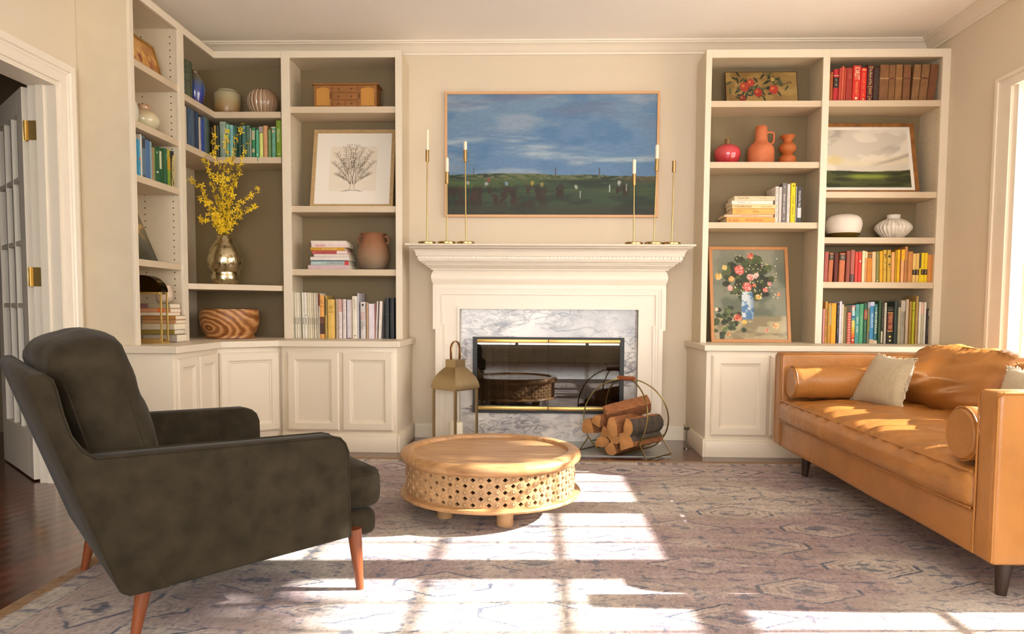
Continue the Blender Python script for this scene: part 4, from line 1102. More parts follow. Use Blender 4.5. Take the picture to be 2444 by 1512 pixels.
logs = [  # x along hoop, z, radius, wedge rotation, shape, yaw, end offset, tilt
    (-0.165, 0.165, 0.062, 60, 'wedge', 0.1, 0.0, 0, 'wedge split log with dark bark at the left edge of the holder'),
    (-0.085, 0.075, 0.052, 10, 'half', -0.05, 0.01, 0, 'half round log low on the left of the pile'),
    (0.015, 0.062, 0.05, 170, 'wedge', 0.03, -0.02, 0, 'small wedge log at the very bottom of the pile'),
    (-0.06, 0.155, 0.045, 200, 'wedge', 0.05, 0.02, 0, 'thin wedge log in the left middle of the pile'),
    (0.03, 0.135, 0.05, 150, 'half', 0.0, -0.02, 0, 'half log in the centre of the pile'),
    (0.125, 0.105, 0.068, -30, 'wedge', 0.05, -0.03, 0, 'thick wedge log low on the right of the pile'),
    (-0.09, 0.215, 0.045, 30, 'wedge', 0.08, -0.02, 0, 'short log with knotty end resting on the left middle'),
    (0.045, 0.205, 0.058, 100, 'half', 0.0, -0.05, 0, 'smooth rounded log in the upper middle of the pile'),
    (0.155, 0.205, 0.055, -100, 'half', 0.1, -0.04, 0, 'bark covered log at the upper right of the pile'),
    (0.01, 0.29, 0.06, 40, 'quad', 0.75, 0.0, 0.25, 'big reddish split log lying across the top of the pile'),
]
for k, (x, z, r, rot, shp, yw, eo, tilt, lab) in enumerate(logs):
    hl = 0.16 if shp != 'quad' else 0.15
    d = (nn * math.cos(yw) + un * math.sin(yw)); d = (d + Vector((0, 0, tilt))).normalized(); s_ = d.cross(Vector((0, 0, 1))).normalized(); u_ = s_.cross(d)
    if shp == 'wedge': sec = [(0, -0.9)] + [(1.05 * math.cos(math.radians(a)), 1.0 * math.sin(math.radians(a))) for a in (20, 45, 70, 90, 110, 135, 160)]
    elif shp == 'half': sec = [(-1.05, -0.35), (0, -0.5), (1.05, -0.3)] + [(1.08 * math.cos(math.radians(a)), 0.85 * math.sin(math.radians(a))) for a in (10, 35, 60, 90, 120, 145, 170)]
    else: sec = [(-0.9, -0.6), (0, -0.72), (0.95, -0.5), (1.0, 0.2), (0.7, 0.75), (0, 0.62), (-0.8, 0.7), (-1.0, 0.1)]
    ca, sa = math.cos(math.radians(rot)), math.sin(math.radians(rot))
    c0 = FC + un * x + Vector((0, 0, z)) + nn * eo
    rings = []
    for i in range(9):
        tt = -hl + 2 * hl * i / 8; ring = []
        for j, (a, b_) in enumerate(sec):
            a2, b2_ = a * ca - b_ * sa, a * sa + b_ * ca
            w = 1 + 0.10 * noise.noise(Vector((i * 0.5, j * 0.9, k * 7.1)))
            ring.append(c0 + d * tt + (s_ * a2 + u_ * b2_) * r * w)
        rings.append(ring)
    root = thing('firewood_log', lab, 'log', c0 - Vector((0, 0, r)), group='split logs in the hoop holder')
    n = len(sec); outer = MB(); inner = MB(); 
    bark_j = range(2, n - 1) if shp == 'wedge' else (range(3, n - 1) if shp == 'half' else ())
    bark_j = list(bark_j) if k in (0, 8, 5, 1) else []
    vs2 = [p for rg in rings for p in rg]
    fo, fi = [], []
    for i in range(8):
        for j in range(n):
            q = (i * n + j, i * n + (j + 1) % n, (i + 1) * n + (j + 1) % n, (i + 1) * n + j)
            (fo if j in bark_j else fi).append(q)
    inner.add(vs2, fi); inner.build('split_sides', M_logside, root, angle=40)
    if fo: outer.add(vs2, fo); outer.build('bark', M_bark, root, angle=40)
    for rg in (rings[0], rings[-1]): MB().add(rg, [tuple(range(n))]).build('cut_end', M_logend, root, smooth=False)
# little metal stop by the right cabinet
b = MB(); q = PY(1638, 1068, 5.05); qx, qy = q.x, q.y
b.lathe([(0.02, 0.0), (0.02, 0.006), (0.005, 0.01), (0.005, 0.125), (0.018, 0.13), (0.02, 0.14), (0.016, 0.147), (0.0, 0.149)], (qx, qy, 0), 18, cap=False)
tag(b.build('gas_key', mat('dull_steel', '#77726a', 0.35, 1.0)), 'small steel gas key standing beside the right base cabinet', 'gas key')
# ================================================================ books
M_page = mat('cream_page_edges', '#e9dfc8', 0.85, var=0.08, scale=4, stretch=(60, 1, 1))
M_gold = mat('gilt_lettering', '#d8b35a', 0.4, 0.6, var=0.05)
BOOKLABELS = set()
def book(mtx, w, h, d, col, label, group, soft=False, deco=(), rough=0.6, pages='#e9dfc8'):
    """local frame: x across the spine, y into the shelf (spine at y=0), z along the book's height"""
    if label in BOOKLABELS: print('DUPLICATE LABEL', label)
    BOOKLABELS.add(label)
    root = thing('book', label, 'book', group=group, mtx=mtx)
    _loc[root.name] = Vector((0, 0, 0))
    t = min(0.0026, w * 0.16) if not soft else min(0.001, w * 0.1)
    c = MB(); r = min(w * 0.28, 0.005)
    if soft: sec = [(0, 0), (w, 0), (w, d), (w - t, d), (w - t, t), (t, t), (t, d), (0, d)]
    else: sec = [(0, r * .8), (r * .5, r * .15), (w * .5, -0.0012), (w - r * .5, r * .15), (w, r * .8), (w, d), (w - t, d), (w - t, t + r), (t, t + r), (t, d), (0, d)]
    c.prism(sec, 0, h)
    m = flatmat(col, rough, scale=20, var=0.10) if not isinstance(col, bpy.types.Material) else col
    cv = c.build('cover', m, root, local=True, smooth=False)
    in_ = 0.003 if not soft else 0.0003
    pg = MB().box(t, w - t, t + (r if not soft else 0), d - in_, in_, h - in_)
    pg.build('pages', M_page if pages == '#e9dfc8' else flatmat(pages), root, local=True, smooth=False)
    for item in deco:
        k = item[0]
        if k == 'band':       # ('band', z0, z1, colour) fractions of the height
            _, a, b_, cc = item[:4]
            xa, xb = (item[4], item[5]) if len(item) > 4 else (0.0, 1.0)
            bb = MB().box(w * xa - (0.0003 if xa == 0 else 0), w * xb + (0.0003 if xb == 1 else 0), -0.0016, 0.004, h * a, h * b_)
            bb.build('spine_panel', cc if isinstance(cc, bpy.types.Material) else flatmat(cc, 0.55), root, local=True, smooth=False)
        elif k == 'text':     # ('text', string, z0, z1, colour, share of width, direction)
            _, s_, a, b_, cc, share = item[:6]
            way = item[6] if len(item) > 6 else 'down'
            mm = cc if isinstance(cc, bpy.types.Material) else flatmat(cc, 0.5)
            if way == 'down': text_mesh(s_, (w / 2, -0.0021, h * (a + b_) / 2), (0, 0, -1), (1, 0, 0), h * (b_ - a), w * share, root, mm)
            elif way == 'up': text_mesh(s_, (w / 2, -0.0021, h * (a + b_) / 2), (0, 0, 1), (-1, 0, 0), h * (b_ - a), w * share, root, mm)
            else: text_mesh(s_, (w / 2, -0.0021, h * (a + b_) / 2), (1, 0, 0), (0, 0, 1), w * share, h * (b_ - a), root, mm)
        elif k == 'dot':
            _, z, rr, cc = item
            bb = MB(); bb.prism([(w / 2 + rr * w * math.cos(i * PI / 8), h * z + rr * w * math.sin(i * PI / 8)) for i in range(16)], -0.0019, 0.003, 'y')
            bb.build('spine_emblem', flatmat(cc, 0.5), root, local=True, smooth=False)
    return root
def upright(x0, x1, ytop, ybase, Y, zshelf, lean_px, col, label, group, depth=0.16, **k):
    """x0,x1 = spine edges at the foot in photo pixels; the foot stands on the shelf"""
    a = PY(x0, ybase, Y); b_ = PY(x1, ybase, Y)
    top = PY(x0, ytop, Y); h = max(0.05, top.z - a.z)
    w = max(0.004, b_.x - a.x - 0.0006)
    ang = math.atan2(lean_px * Y / FPX, h)
    h = min(h, k.pop('hmax', 9)) / math.cos(ang)
    lift = w * math.sin(abs(ang)) if ang > 0 else 0.0
    m = Matrix.Translation((a.x, Y, zshelf + 0.0005 + (w * math.sin(ang) if ang > 0 else 0))) @ Matrix.Rotation(ang, 4, 'Y')
    book(m, w, h, min(depth, YB - 0.02 - Y), col, label, group, **k)

# --- right bookcase, top shelf
G = 'red and brown books on the top shelf'; sh = 'on the top right shelf'
def T1(a, b_, t, col, lab, lean=0, **k):
    s = 0.11866; upright(1970 + a * s, 1970 + b_ * s, 140 + t * s, 238.7, 5.135, R2Z[0], lean * s, col, lab, G, **k)
T1(78, 92, 290, '#c0743c', 'very thin terracotta book, leftmost ' + sh)
T1(94, 146, 240, '#a85a2c', 'short burnt orange book beside the crimson one ' + sh)
T1(150, 248, 190, '#b3202c', 'crimson book with a black title label ' + sh, 8, deco=[('band', .42, .74, '#1f1a18'), ('band', .79, .805, '#e8d8b0'), ('text', '~4\n~2\n~6', .47, .70, '#d8c9a0', .5, 'across')])
T1(256, 306, 165, '#b84434', 'faded coral red book right of the crimson one ' + sh, 14)
T1(308, 356, 130, '#c85f42', 'tall thin salmon orange book between two coral ones ' + sh, 12)
T1(358, 400, 165, '#b5432f', 'narrow coral red book left of the square-stamped brick one ' + sh, 10)
T1(404, 530, 165, '#9c2f22', 'brick red book with a faint blind square stamp ' + sh, 8, deco=[('band', .68, .84, '#aa4630', .3, .75), ('band', .86, .96, '#a5402c', .35, .7)])
T1(536, 690, 115, '#cf2b20', 'bright red book with a big cream SCARLETT title ' + sh, 12, deco=[('text', 'SCARLETT', .60, .96, '#f3e6bf', .62), ('text', '~22\n~18', .16, .56, '#e8c877', .3), ('dot', .08, .16, '#f3e6bf')])
T1(696, 815, 160, '#d32a22', 'bright red book with thin gold title, right of SCARLETT ' + sh, 8, deco=[('band', .92, .95, '#e8c877', .2, .8), ('text', '~16', .36, .84, M_gold, .28), ('text', '~7\n~7', .14, .24, M_gold, .25), ('dot', .06, .12, '#e8c877')])
T1(822, 950, 105, '#521c1f', 'tall maroon book lettered The Book of Man ' + sh, 10, deco=[('band', .935, .95, '#cfa85c', .15, .9), ('text', 'The Book of Man', .44, .92, '#d8c38a', .42), ('band', .39, .405, '#cfa85c', .1, .85), ('text', 'BENNETT', .17, .36, '#cfa85c', .4), ('band', .11, .12, '#cfa85c', .1, .85), ('dot', .055, .12, '#cfa85c')])
T1(956, 1070, 165, '#3d2a22', 'dark brown book with raised bands beside the maroon one ' + sh, 8, deco=[('band', z, z + .02, '#4a342a') for z in (.2, .35, .5, .65, .85)])
for i, (a, b_, t, l, c, w_) in enumerate([(1074, 1256, 100, 10, '#7a5230', 'thickest'), (1260, 1388, 105, 8, '#7d5833', 'second from the left of the seven'), (1392, 1530, 100, 12, '#8a6238', 'lighter'), (1545, 1694, 105, 12, '#7a5030', 'with ruddy band before the gap,'),
                       (1722, 1866, 105, 46, '#84603a', 'first leaning right after the gap,'), (1872, 2030, 105, 56, '#7f5b35', 'middle one of three leaning right,'), (2036, 2196, 100, 66, '#6f4527', 'darkest and last, leaning most,')]):
    T1(a, b_, t, mat('kraft_paper_%s' % c[1:], c, 0.75, var=0.22, scale=14, bump=0.2, bscale=60), ('%s brown paper covered book %s' % (w_, sh)) if i in (0, 2) else ('brown paper covered book %s %s' % (w_.rstrip(','), sh)), l, depth=0.17,
       deco=[('band', .60, .64, '#5f3320' if i % 2 else '#a07a4a')] if i not in (6,) else ())
# --- right bookcase, fourth shelf: pink to yellow
G = 'pink to yellow books on the shelf under the white apple'; sh = 'on the pink to yellow shelf'
def T4(a, b_, t, col, lab, lean=0, **k):
    s = 0.11866; upright(1955 + a * s, 1955 + b_ * s, 580 + t * s, 673, 5.13, R2Z[3], lean * s, col, lab, G, **k)
T4(92, 172, 175, '#a3544a', 'mauve red embossed book, leftmost ' + sh, 8)
T4(176, 266, 205, '#b4683f', 'terracotta book with black label, leaning at left ' + sh, 18, deco=[('band', .76, .95, '#2a2019'), ('text', '~3\n~5\n~2', .79, .93, '#e3cfa0', .6, 'across')])
T4(296, 376, 200, '#5c1c12', 'deep maroon book between two black labelled ones ' + sh, 0)
T4(392, 506, 205, '#b9693f', 'wide terracotta book with black label, standing upright ' + sh, 10, deco=[('band', .76, .95, '#2a2019'), ('text', '~3\n~5\n~3', .79, .93, '#e3cfa0', .6, 'across')])
T4(532, 614, 160, '#8c4634', 'reddish brown plain cloth book ' + sh, 8)
T4(622, 702, 140, '#a95d50', 'rose cloth book with a dark label at its foot ' + sh, 6, deco=[('band', .0, .24, '#4a2a28'), ('text', '~9', .02, .2, '#d8c0b0', .35)])
T4(712, 772, 178, '#d5473b', 'coral red book, left one of the pair ' + sh, 2)
T4(778, 846, 178, '#d03a30', 'scarlet book with a tiny white title ' + sh, 0, deco=[('band', .66, .72, '#f0e4d8', .4, .7)])
T4(854, 908, 155, '#e0cfa4', 'cream book with worn top corners ' + sh, 0, soft=True)
T4(912, 950, 160, '#c98d5a', 'thin speckled tan paperback ' + sh, 0, soft=True, deco=[('band', .78, .98, '#e5cfa5')])
T4(958, 1058, 190, '#c67d1a', 'burnt amber book with a framed label at the top ' + sh, -6, deco=[('band', .82, .96, '#5a3a18', .15, .9), ('text', '~5\n~4', .85, .92, '#e0b060', .55, 'across')])
T4(1062, 1138, 175, '#dfb88a', 'pale peach cloth book left of the olive one ' + sh, -10)
T4(1142, 1208, 170, '#7d7a44', 'sage olive book, the only green one ' + sh, -10, deco=[('dot', .05, .2, '#c9c8a0')])
T4(1216, 1282, 160, '#d6a218', 'narrow golden yellow book right of the olive one ' + sh, -14)
T4(1288, 1356, 135, '#c9a63a', 'mustard book with small black figures on its spine ' + sh, -14, deco=[('dot', .85, .24, '#33301c'), ('band', .74, .82, '#33301c', .4, .6), ('dot', .6, .16, '#5d5a2a'), ('dot', .46, .1, '#5d5a2a'), ('band', .385, .4, '#7a5a20', .1, .9)])
T4(1366, 1442, 135, '#c6a037', 'mustard book with dark pomegranate ornaments ' + sh, -10, deco=[('dot', .80, .36, '#3b3d22'), ('band', .86, .90, '#3b3d22', .44, .56), ('dot', .55, .25, '#3b3d22'), ('band', .47, .49, '#8a6a24', .1, .9)])
T4(1448, 1516, 178, '#e0a666', 'light peach cloth book right of the ornamented one ' + sh, -6)
T4(1520, 1556, 140, '#b98f1a', 'thin dark mustard book ' + sh, -2)
T4(1560, 1618, 130, '#e3b510', 'vivid yellow book with fine brown rules ' + sh, 0, deco=[('band', z, z + .006, '#a07808', .2, .8) for z in (.45, .5, .55, .6, .65, .7)])
T4(1640, 1702, 125, '#e2ab74', 'peach book with a wide yellow flap at the top ' + sh, 0, deco=[('band', .68, .998, '#eeb310'), ('dot', .84, .2, '#e0801a')])
T4(1708, 1772, 65, '#b98049', 'tallest light brown book ' + sh, 0, deco=[('text', '~14', .2, .62, '#7a4a1f', .4)])
T4(1776, 1872, 165, '#c28545', 'wide tan cloth book right of the tallest one ' + sh, 2)
for i, (a, b_, t, c, lab) in enumerate([(1872, 1930, 205, '#e0bf74', 'cream yellow banded paperback, left one of four'), (1936, 1998, 200, '#ddb866', 'cream yellow banded paperback with torn top'), (2004, 2036, 215, '#4a4038', 'thin dark topped paperback among the banded ones'),
                                  (2040, 2094, 190, '#e8cc20', 'lemon yellow banded paperback, left of the pair'), (2100, 2164, 190, '#e6c61a', 'lemon yellow banded paperback, right of the pair')]):
    T4(a, b_, t, c, lab + ' ' + sh, 2, soft=True, deco=[('band', .26, .44, '#3a2a1a'), ('text', '~2', .29, .41, '#d9c28a', .6)] if i != 2 else [('band', .0, .5, '#e0c21c')])
T4(2170, 2286, 225, '#c6833a', 'orange tan cloth book, rightmost ' + sh, 2)
# --- right bookcase, worktop: rainbow row
G = 'books standing on the worktop behind the sofa'; sh = 'on the worktop behind the sofa'
def T5(a, b_, t, col, lab, lean=0, **k):
    s = 0.11866; upright(1955 + a * s, 1955 + b_ * s, 695 + t * s, 822.5, 5.15, RZ, lean * s, col, lab, G, **k)
T5(64, 98, 385, '#c98a86', 'thin pink book, leftmost ' + sh, 0, soft=True)
T5(102, 154, 235, '#c08d45', 'tan book with dark vertical letters ' + sh, 0, deco=[('text', '~17', .15, .85, '#5a3514', .5)])
T5(160, 226, 270, '#b98a30', 'mottled mustard and grey book ' + sh, 0, deco=[('band', .45, .95, '#a39a6a', .5, 1)])
T5(230, 330, 270, '#f0a020', 'wide bright orange yellow book ' + sh)
T5(340, 386, 270, '#2f2b33', 'black book with grey spine lettering ' + sh, 0, deco=[('text', '~16', .2, .95, '#a8a4ac', .45)])
T5(390, 436, 232, '#c9c7d2', 'tall pale grey white book ' + sh, 0, soft=True)
T5(440, 474, 290, '#d2c6ad', 'slim cream book right of the tall pale one ' + sh, 0, soft=True)
T5(480, 516, 330, '#8f7a55', 'short drab brown book ' + sh, 0, soft=True, depth=.2)
T5(518, 550, 320, '#6f6238', 'dark olive book left of the red check one ' + sh, 0)
T5(556, 628, 450, '#c5503f', 'short red and white check patterned book ' + sh, 0, deco=[('band', z / 12 + .02, z / 12 + .032, '#e8c9b8') for z in range(12)] + [('band', .0, 1, '#e8c9b8', .48, .53)])
T5(642, 700, 310, '#d8ccc0', 'book with stacked rainbow stripes on its spine ' + sh, 0, deco=[('band', .0, .16, '#c33a1c'), ('band', .16, .26, '#dd6a1c'), ('band', .26, .36, '#e39a1e'), ('band', .36, .43, '#dcb430'), ('band', .43, .60, '#ecc668'), ('band', .60, .68, '#4f9a8c'), ('band', .68, .725, '#2350a0'), ('band', .725, .86, '#9cc4c4'), ('band', .95, .998, '#d88a98'), ('dot', .09, .3, '#f5dfc8')])
T5(712, 794, 290, '#4d9692', 'teal book with white script lettering ' + sh, 0, deco=[('text', '~7', .5, .68, '#e5efe8', .5), ('text', '~9\n~6', .74, .9, '#1f4c50', .3), ('text', '~9\n~9', .06, .2, '#1f4c50', .35), ('text', '~6', .28, .44, '#e5efe8', .5)])
T5(798, 878, 280, '#4a9a72', 'sea green book with pale spine lettering ' + sh, 0, deco=[('text', '~18\n~13', .18, .8, '#a9d8ae', .4)])
T5(884, 946, 265, '#2d5f4c', 'dark green book with a red title label ' + sh, 0, deco=[('band', .60, .84, '#8c3c28'), ('text', '~4\n~5', .62, .82, '#e8c8a0', .6), ('text', '~10\n~8', .3, .55, '#9cc0a8', .3)])
T5(954, 1000, 235, '#77745c', 'patchwork grey and olive book left of DECORATE ' + sh, 0, deco=[('band', .3, .68, '#6d7a30'), ('band', .86, .98, '#9a96a8')])
T5(1004, 1086, 235, '#3d86b8', 'blue book with white DECORATE title ' + sh, 0, deco=[('band', .90, .998, '#b8bed6'), ('band', .0, .1, '#c8b090'), ('text', 'DECORATE', .38, .72, '#eaf2f5', .42)])
T5(1090, 1158, 280, '#2c6a72', 'dark teal book with large BOHEMIANS title ' + sh, 0, deco=[('text', 'BOHEMIANS', .25, .80, '#dfe8cc', .62), ('text', 'THE NEW', .81, .93, '#a8c8c0', .4), ('band', .0, .08, '#cfc4ac')])
T5(1178, 1232, 210, '#3c5636', 'tall plain forest green book ' + sh)
T5(1236, 1288, 250, '#2b2a22', 'black book with a pale curved base ' + sh, 0, deco=[('band', .02, .3, '#c5c0a4', 0, .6), ('text', '~11', .4, .9, '#8d8a70', .4)])
T5(1292, 1336, 250, '#b5b09e', 'light grey magazine right of the black one ' + sh, 0, soft=True)
T5(1350, 1482, 330, '#221d14', 'thick black book with gilt bands and a red label ' + sh, 0, deco=[('band', .35, .82, '#7c3018', .08, .86), ('text', '~9\n~8', .38, .80, '#d6a878', .6), ('band', .33, .345, M_gold, .05, .9), ('band', .825, .84, M_gold, .05, .9), ('band', .9, .92, '#5c5230'), ('dot', .19, .16, '#d9d070'), ('band', .06, .11, '#cfd0a8', .4, .65)])
T5(1494, 1562, 225, '#2d3a34', 'dark slate green file right of the thick black book ' + sh, 0)
T5(1572, 1618, 340, '#a8a488', 'short khaki booklet in front of the grey one ' + sh, 0, soft=True, depth=.12)
T5(1622, 1706, 200, '#9a9484', 'tall grey book with a worn printed spine ' + sh, 0, deco=[('text', '~11', .4, .7, '#6a6658', .5), ('band', .75, .98, '#b8b2a4')])
T5(1720, 1778, 182, '#b7a58e', 'tall pinkish beige plain book ' + sh, 0, soft=True)
T5(1796, 1848, 225, '#a48232', 'dark mustard book left of the lime one ' + sh)
T5(1858, 1910, 230, '#b5b41e', 'lime yellow book ' + sh, 0, deco=[('band', .78, .8, '#7f7d14')])
T5(1924, 1972, 115, '#b08f52', 'tallest narrow tan book ' + sh)
T5(1984, 2028, 230, '#e0dccb', 'thin white book right of the tallest tan one ' + sh, 0, soft=True)
T5(2032, 2076, 240, '#d9b09c', 'thin salmon striped white magazine ' + sh, 0, soft=True, deco=[('band', .0, .72, '#b8b496')])
T5(2086, 2126, 235, '#dedad0', 'thin white book left of the black corner book ' + sh, 0, soft=True)
T5(2134, 2222, 365, '#2a211c', 'short black book lettered THEORIES, rightmost ' + sh, 0, deco=[('text', 'THEORIES of', .25, .72, '#8d8478', .35), ('band', .8, .95, '#b8b0a4', .45, .58)])
# --- left bookcase, worktop: white row
G = 'pale books and magazines on the worktop left of the mantel'; sh = 'on the left worktop'
def T3(a, b_, t, col, lab, lean=0, **k):
    s = 0.11047; upright(690 + a * s, 690 + b_ * s, 690 + t * s, 811.5, 5.135, LZ, lean * s, col, lab, G, **k)
mg = [(66, 98, 110), (118, 166, 110), (172, 216, 112), (220, 250, 118), (276, 324, 114), (330, 388, 114), (396, 440, 116), (444, 488, 118), (494, 528, 120), (540, 576, 120), (586, 622, 124)]
nm = ['leftmost against the bookcase side', 'second from the left', 'third from the left', 'fourth from the left', 'just left of the middle', 'with a dark spot in the middle', 'just right of the middle', 'eighth from the left', 'third from the right', 'second from the right', 'rightmost one']
for i, (a, b_, t) in enumerate(mg):
    T3(a + 20, b_ + 20, t, ['#dcd6c2', '#d8d1ba', '#e2dccb', '#cfc8b4', '#ded8c8', '#e4e0d4', '#d9cfb2', '#e0d6be', '#cec3aa', '#ddd3bd', '#c4b8a6'][i], 'white magazine %s of the row ' % nm[i] + sh, -16 if i else -2, soft=True, depth=.2,
       deco=[('band', .3, .45, '#7a7468', .3, .6)] + ([('dot', .5, .2, '#3a3630')] if i == 5 else []))
T3(650, 668, 130, '#e3ddcc', 'thin white booklet with a dark red top ' + sh, -2, soft=True, deco=[('band', .72, .998, '#7a2a20')])
T3(672, 766, 170, '#e2a558', 'peach orange book with a dark brown photo on its spine ' + sh, -6, deco=[('band', .1, .35, '#4a3028'), ('band', .35, .5, '#6e4634'), ('text', '~3\n~5\n~5', .80, .90, '#7c4416', .6, 'across'), ('band', .73, .745, '#a8601c', .1, .8)])
T3(774, 830, 180, '#a8904e', 'olive gold book left of the yellow cloth one ' + sh, -2, deco=[('band', .55, .95, '#4a3f22', .25, .7)])
T3(840, 990, 260, '#dfb85e', 'thick yellow cloth book with a brown title ' + sh, -2, deco=[('text', '~3\n~9\n~7\n~4', .74, .86, '#6a4212', .7, 'across'), ('band', .665, .675, '#8a5a1c', .08, .85), ('band', .70, .705, '#8a5a1c', .08, .85)])
T3(1010, 1064, 250, '#b5a48e', 'grey beige book left of the pink topped one ' + sh, 0, deco=[('text', '~20', .2, .9, '#6f6050', .4)])
T3(1070, 1146, 255, '#dcd2d0', 'white book with a dusty pink top ' + sh, -2, deco=[('band', .68, .998, '#cfa29a'), ('text', '~8', .22, .62, '#8a7c78', .35), ('dot', .1, .15, '#8a7c78')])
T3(1160, 1234, 255, '#ded4d2', 'white book with red script lettering ' + sh, -2, deco=[('text', '~8', .70, .95, '#b83028', .5), ('text', '~6', .48, .66, '#5a5250', .45), ('text', '~8', .15, .4, '#c86a62', .35)])
T3(1258, 1344, 265, '#cfc8d0', 'lilac white book with a dark lower edge ' + sh, 0, soft=True, deco=[('band', .0, .015, '#3a3234')])
T3(1346, 1360, 255, '#d8bfa4', 'very thin tan booklet beside HOME ' + sh, 0, soft=True)
T3(1368, 1478, 185, '#e2dccc', 'tall cream book with grey HOME title ' + sh, -2, deco=[('text', 'HOME', .70, .92, '#8f8880', .35), ('text', '~5', .52, .68, '#cfc8ba', .3), ('dot', .07, .12, '#4a4440')])
T3(1482, 1512, 120, '#c6c2ca', 'grey printed magazine standing up behind the HOME book ' + sh, 0, soft=True, depth=.2)
T3(1548, 1658, 310, '#cfcac8', 'white book with red and black typographic title ' + sh, -8, deco=[('text', 'SKETCH\nBOOKS', .50, .73, '#c8403c', .7), ('text', 'TYPO\nGRAPHY', .25, .48, '#3a3432', .7), ('dot', .92, .22, '#2a2624')])
T3(1668, 1718, 335, '#b99878', 'light brown slim book right of the typographic one ' + sh, -3)
T3(1726, 1846, 345, '#dcd3dc', 'thick pale lilac page block book ' + sh, -2, soft=True)
T3(1850, 1872, 330, '#b8807c', 'thin dusty rose book ' + sh, 0, soft=True)
T3(1874, 1900, 290, '#e2d6d2', 'thin white booklet leaning right beside the curved one ' + sh, 26, soft=True)
T3(1930, 1988, 290, '#e4dad2', 'white booklet leaning right against the slate books ' + sh, 34, soft=True)
T3(2076, 2160, 220, '#353a3e', 'slate black box file, left one of two ' + sh, 0, deco=[('band', .598, .603, '#6a6e70')])
T3(2182, 2272, 215, '#32373b', 'slate black box file, right one by the bookcase end ' + sh, 0, deco=[('band', .598, .603, '#6a6e70')])
# --- corner bookcase, second shelf, facing the room
G = 'green and blue books in the corner bookcase'; sh = 'on the corner shelf'
def T2(a, b_, t, col, lab, lean=0, **k):
    s = 0.10583; upright(435 + a * s, 435 + b_ * s, 240 + t * s, 373, 5.14, L2Z[1], lean * s, col, lab, G, hmax=.262, **k)
T2(655, 705, 570, '#4a3a1a', 'dark olive brown book in the shaded inner angle ' + sh)
T2(718, 766, 525, '#a88a3a', 'narrow ochre book ' + sh)
T2(774, 830, 530, '#3a4440', 'dark slate book left of the big sage one ' + sh)
T2(850, 984, 440, '#93a694', 'tall wide sage grey book ' + sh, 0, deco=[('dot', .9, .08, '#3a4a40'), ('text', '~20', .25, .62, '#5c7264', .25), ('band', .06, .065, '#5c7264', .1, .9), ('band', .1, .105, '#5c7264', .1, .9)])
T2(992, 1052, 510, '#83bda0', 'mint green book right of the sage one ' + sh, 0, deco=[('band', .82, .83, '#4d8a70'), ('band', .86, .87, '#4d8a70')])
T2(1064, 1150, 515, '#7fb8b4', 'pale aqua book ' + sh, 0, deco=[('text', '~10', .55, .9, '#3f7c80', .3)])
T2(1166, 1188, 530, '#5c8f8c', 'very thin teal grey book ' + sh)
T2(1192, 1242, 530, '#2f5a46', 'narrow dark green book ' + sh)
T2(1250, 1334, 520, '#21463a', 'deep green book behind the tallest yellow branch ' + sh)
T2(1346, 1440, 525, '#436f68', 'slate green book with a faded label ' + sh, 0, deco=[('band', .9, .96, '#8aa8a4', .3, .8)])
T2(1446, 1526, 525, '#54725f', 'grey green ribbed spine book ' + sh, 0, deco=[('band', z, z + .02, '#3b5648') for z in (.75, .83, .91)])
T2(1532, 1562, 590, '#9aa394', 'thin light grey book ' + sh, 0, soft=True)
T2(1572, 1648, 575, '#2c7c52', 'emerald book with a cream lettered label ' + sh, 0, deco=[('band', .60, .90, '#c9c2a0', .1, .9), ('text', '~5\n~6', .62, .88, '#2c3c30', .5), ('band', .18, .3, '#c0b48a', .15, .85)])
T2(1660, 1730, 625, '#53a281', 'sea green book with a ribbon bookmark ' + sh, 0, deco=[('text', '~11', .35, .85, '#8ccab0', .35), ('band', .08, .14, '#d8ead8', .35, .65)])
T2(1742, 1820, 550, '#cfd87a', 'pale lime book with a grey top ' + sh, 0, deco=[('band', .80, .998, '#a09a92'), ('band', .79, .805, '#3a2a20')])
T2(1830, 1922, 530, '#c8956a', 'tan book, the only brown one among the greens ' + sh)
T2(1932, 2004, 615, '#6d8a55', 'moss green cloth book ' + sh, 0, deco=[('band', .72, .725, '#46603a'), ('band', .68, .685, '#46603a')])
T2(2018, 2108, 555, '#5e9a80', 'teal book with a round beige emblem ' + sh, 0, deco=[('dot', .85, .34, '#c8b594'), ('text', '~12', .12, .62, '#a8c8b4', .4), ('band', .95, .998, '#b8b4a0')])
T2(2122, 2236, 415, '#7c9c22', 'lime green book with white script at the shelf end ' + sh, 0, deco=[('text', 'Gloria', .42, .78, '#eef2d8', .45), ('band', .09, .11, '#eef2d8', .4, .75)])
# --- books whose spines face along the room: corner wing and the wall wing
def side_book(px0, px1, pytop, X, zshelf, col, label, group, depth=0.16, s=1, hmax=0.25, **k):
    a = PX(px0, 400, X); b_ = PX(px1, 400, X); top = PX((px0 + px1) / 2, pytop, X)
    h = min(hmax, max(0.08, top.z - zshelf)); w = max(0.005, b_.y - a.y - 0.0008)
    m = Matrix.Translation((X, a.y, zshelf + 0.0005)) @ Matrix.Rotation(PI / 2, 4, 'Z')
    book(m, w, h, depth, col, label, group, **k)
sh = 'in the corner wing'
def T2w(a, b_, t, col, lab, **k):
    s = 0.10583; side_book(435 + a * s, 435 + b_ * s, 240 + t * s, -2.245, L2Z[1], col, lab, G, **k)
T2w(84, 128, 150, '#cdbfae', 'thin pinkish white book edged in black, nearest the divider ' + sh, soft=True, deco=[('band', 0, 1, '#1c1a20', .75, 1)])
T2w(134, 238, 95, '#3f5570', 'wide slate blue book ' + sh, deco=[('text', '~16', .3, .8, '#7f94aa', .3)])
T2w(242, 296, 240, '#46566a', 'faded blue grey book right of the wide one ' + sh)
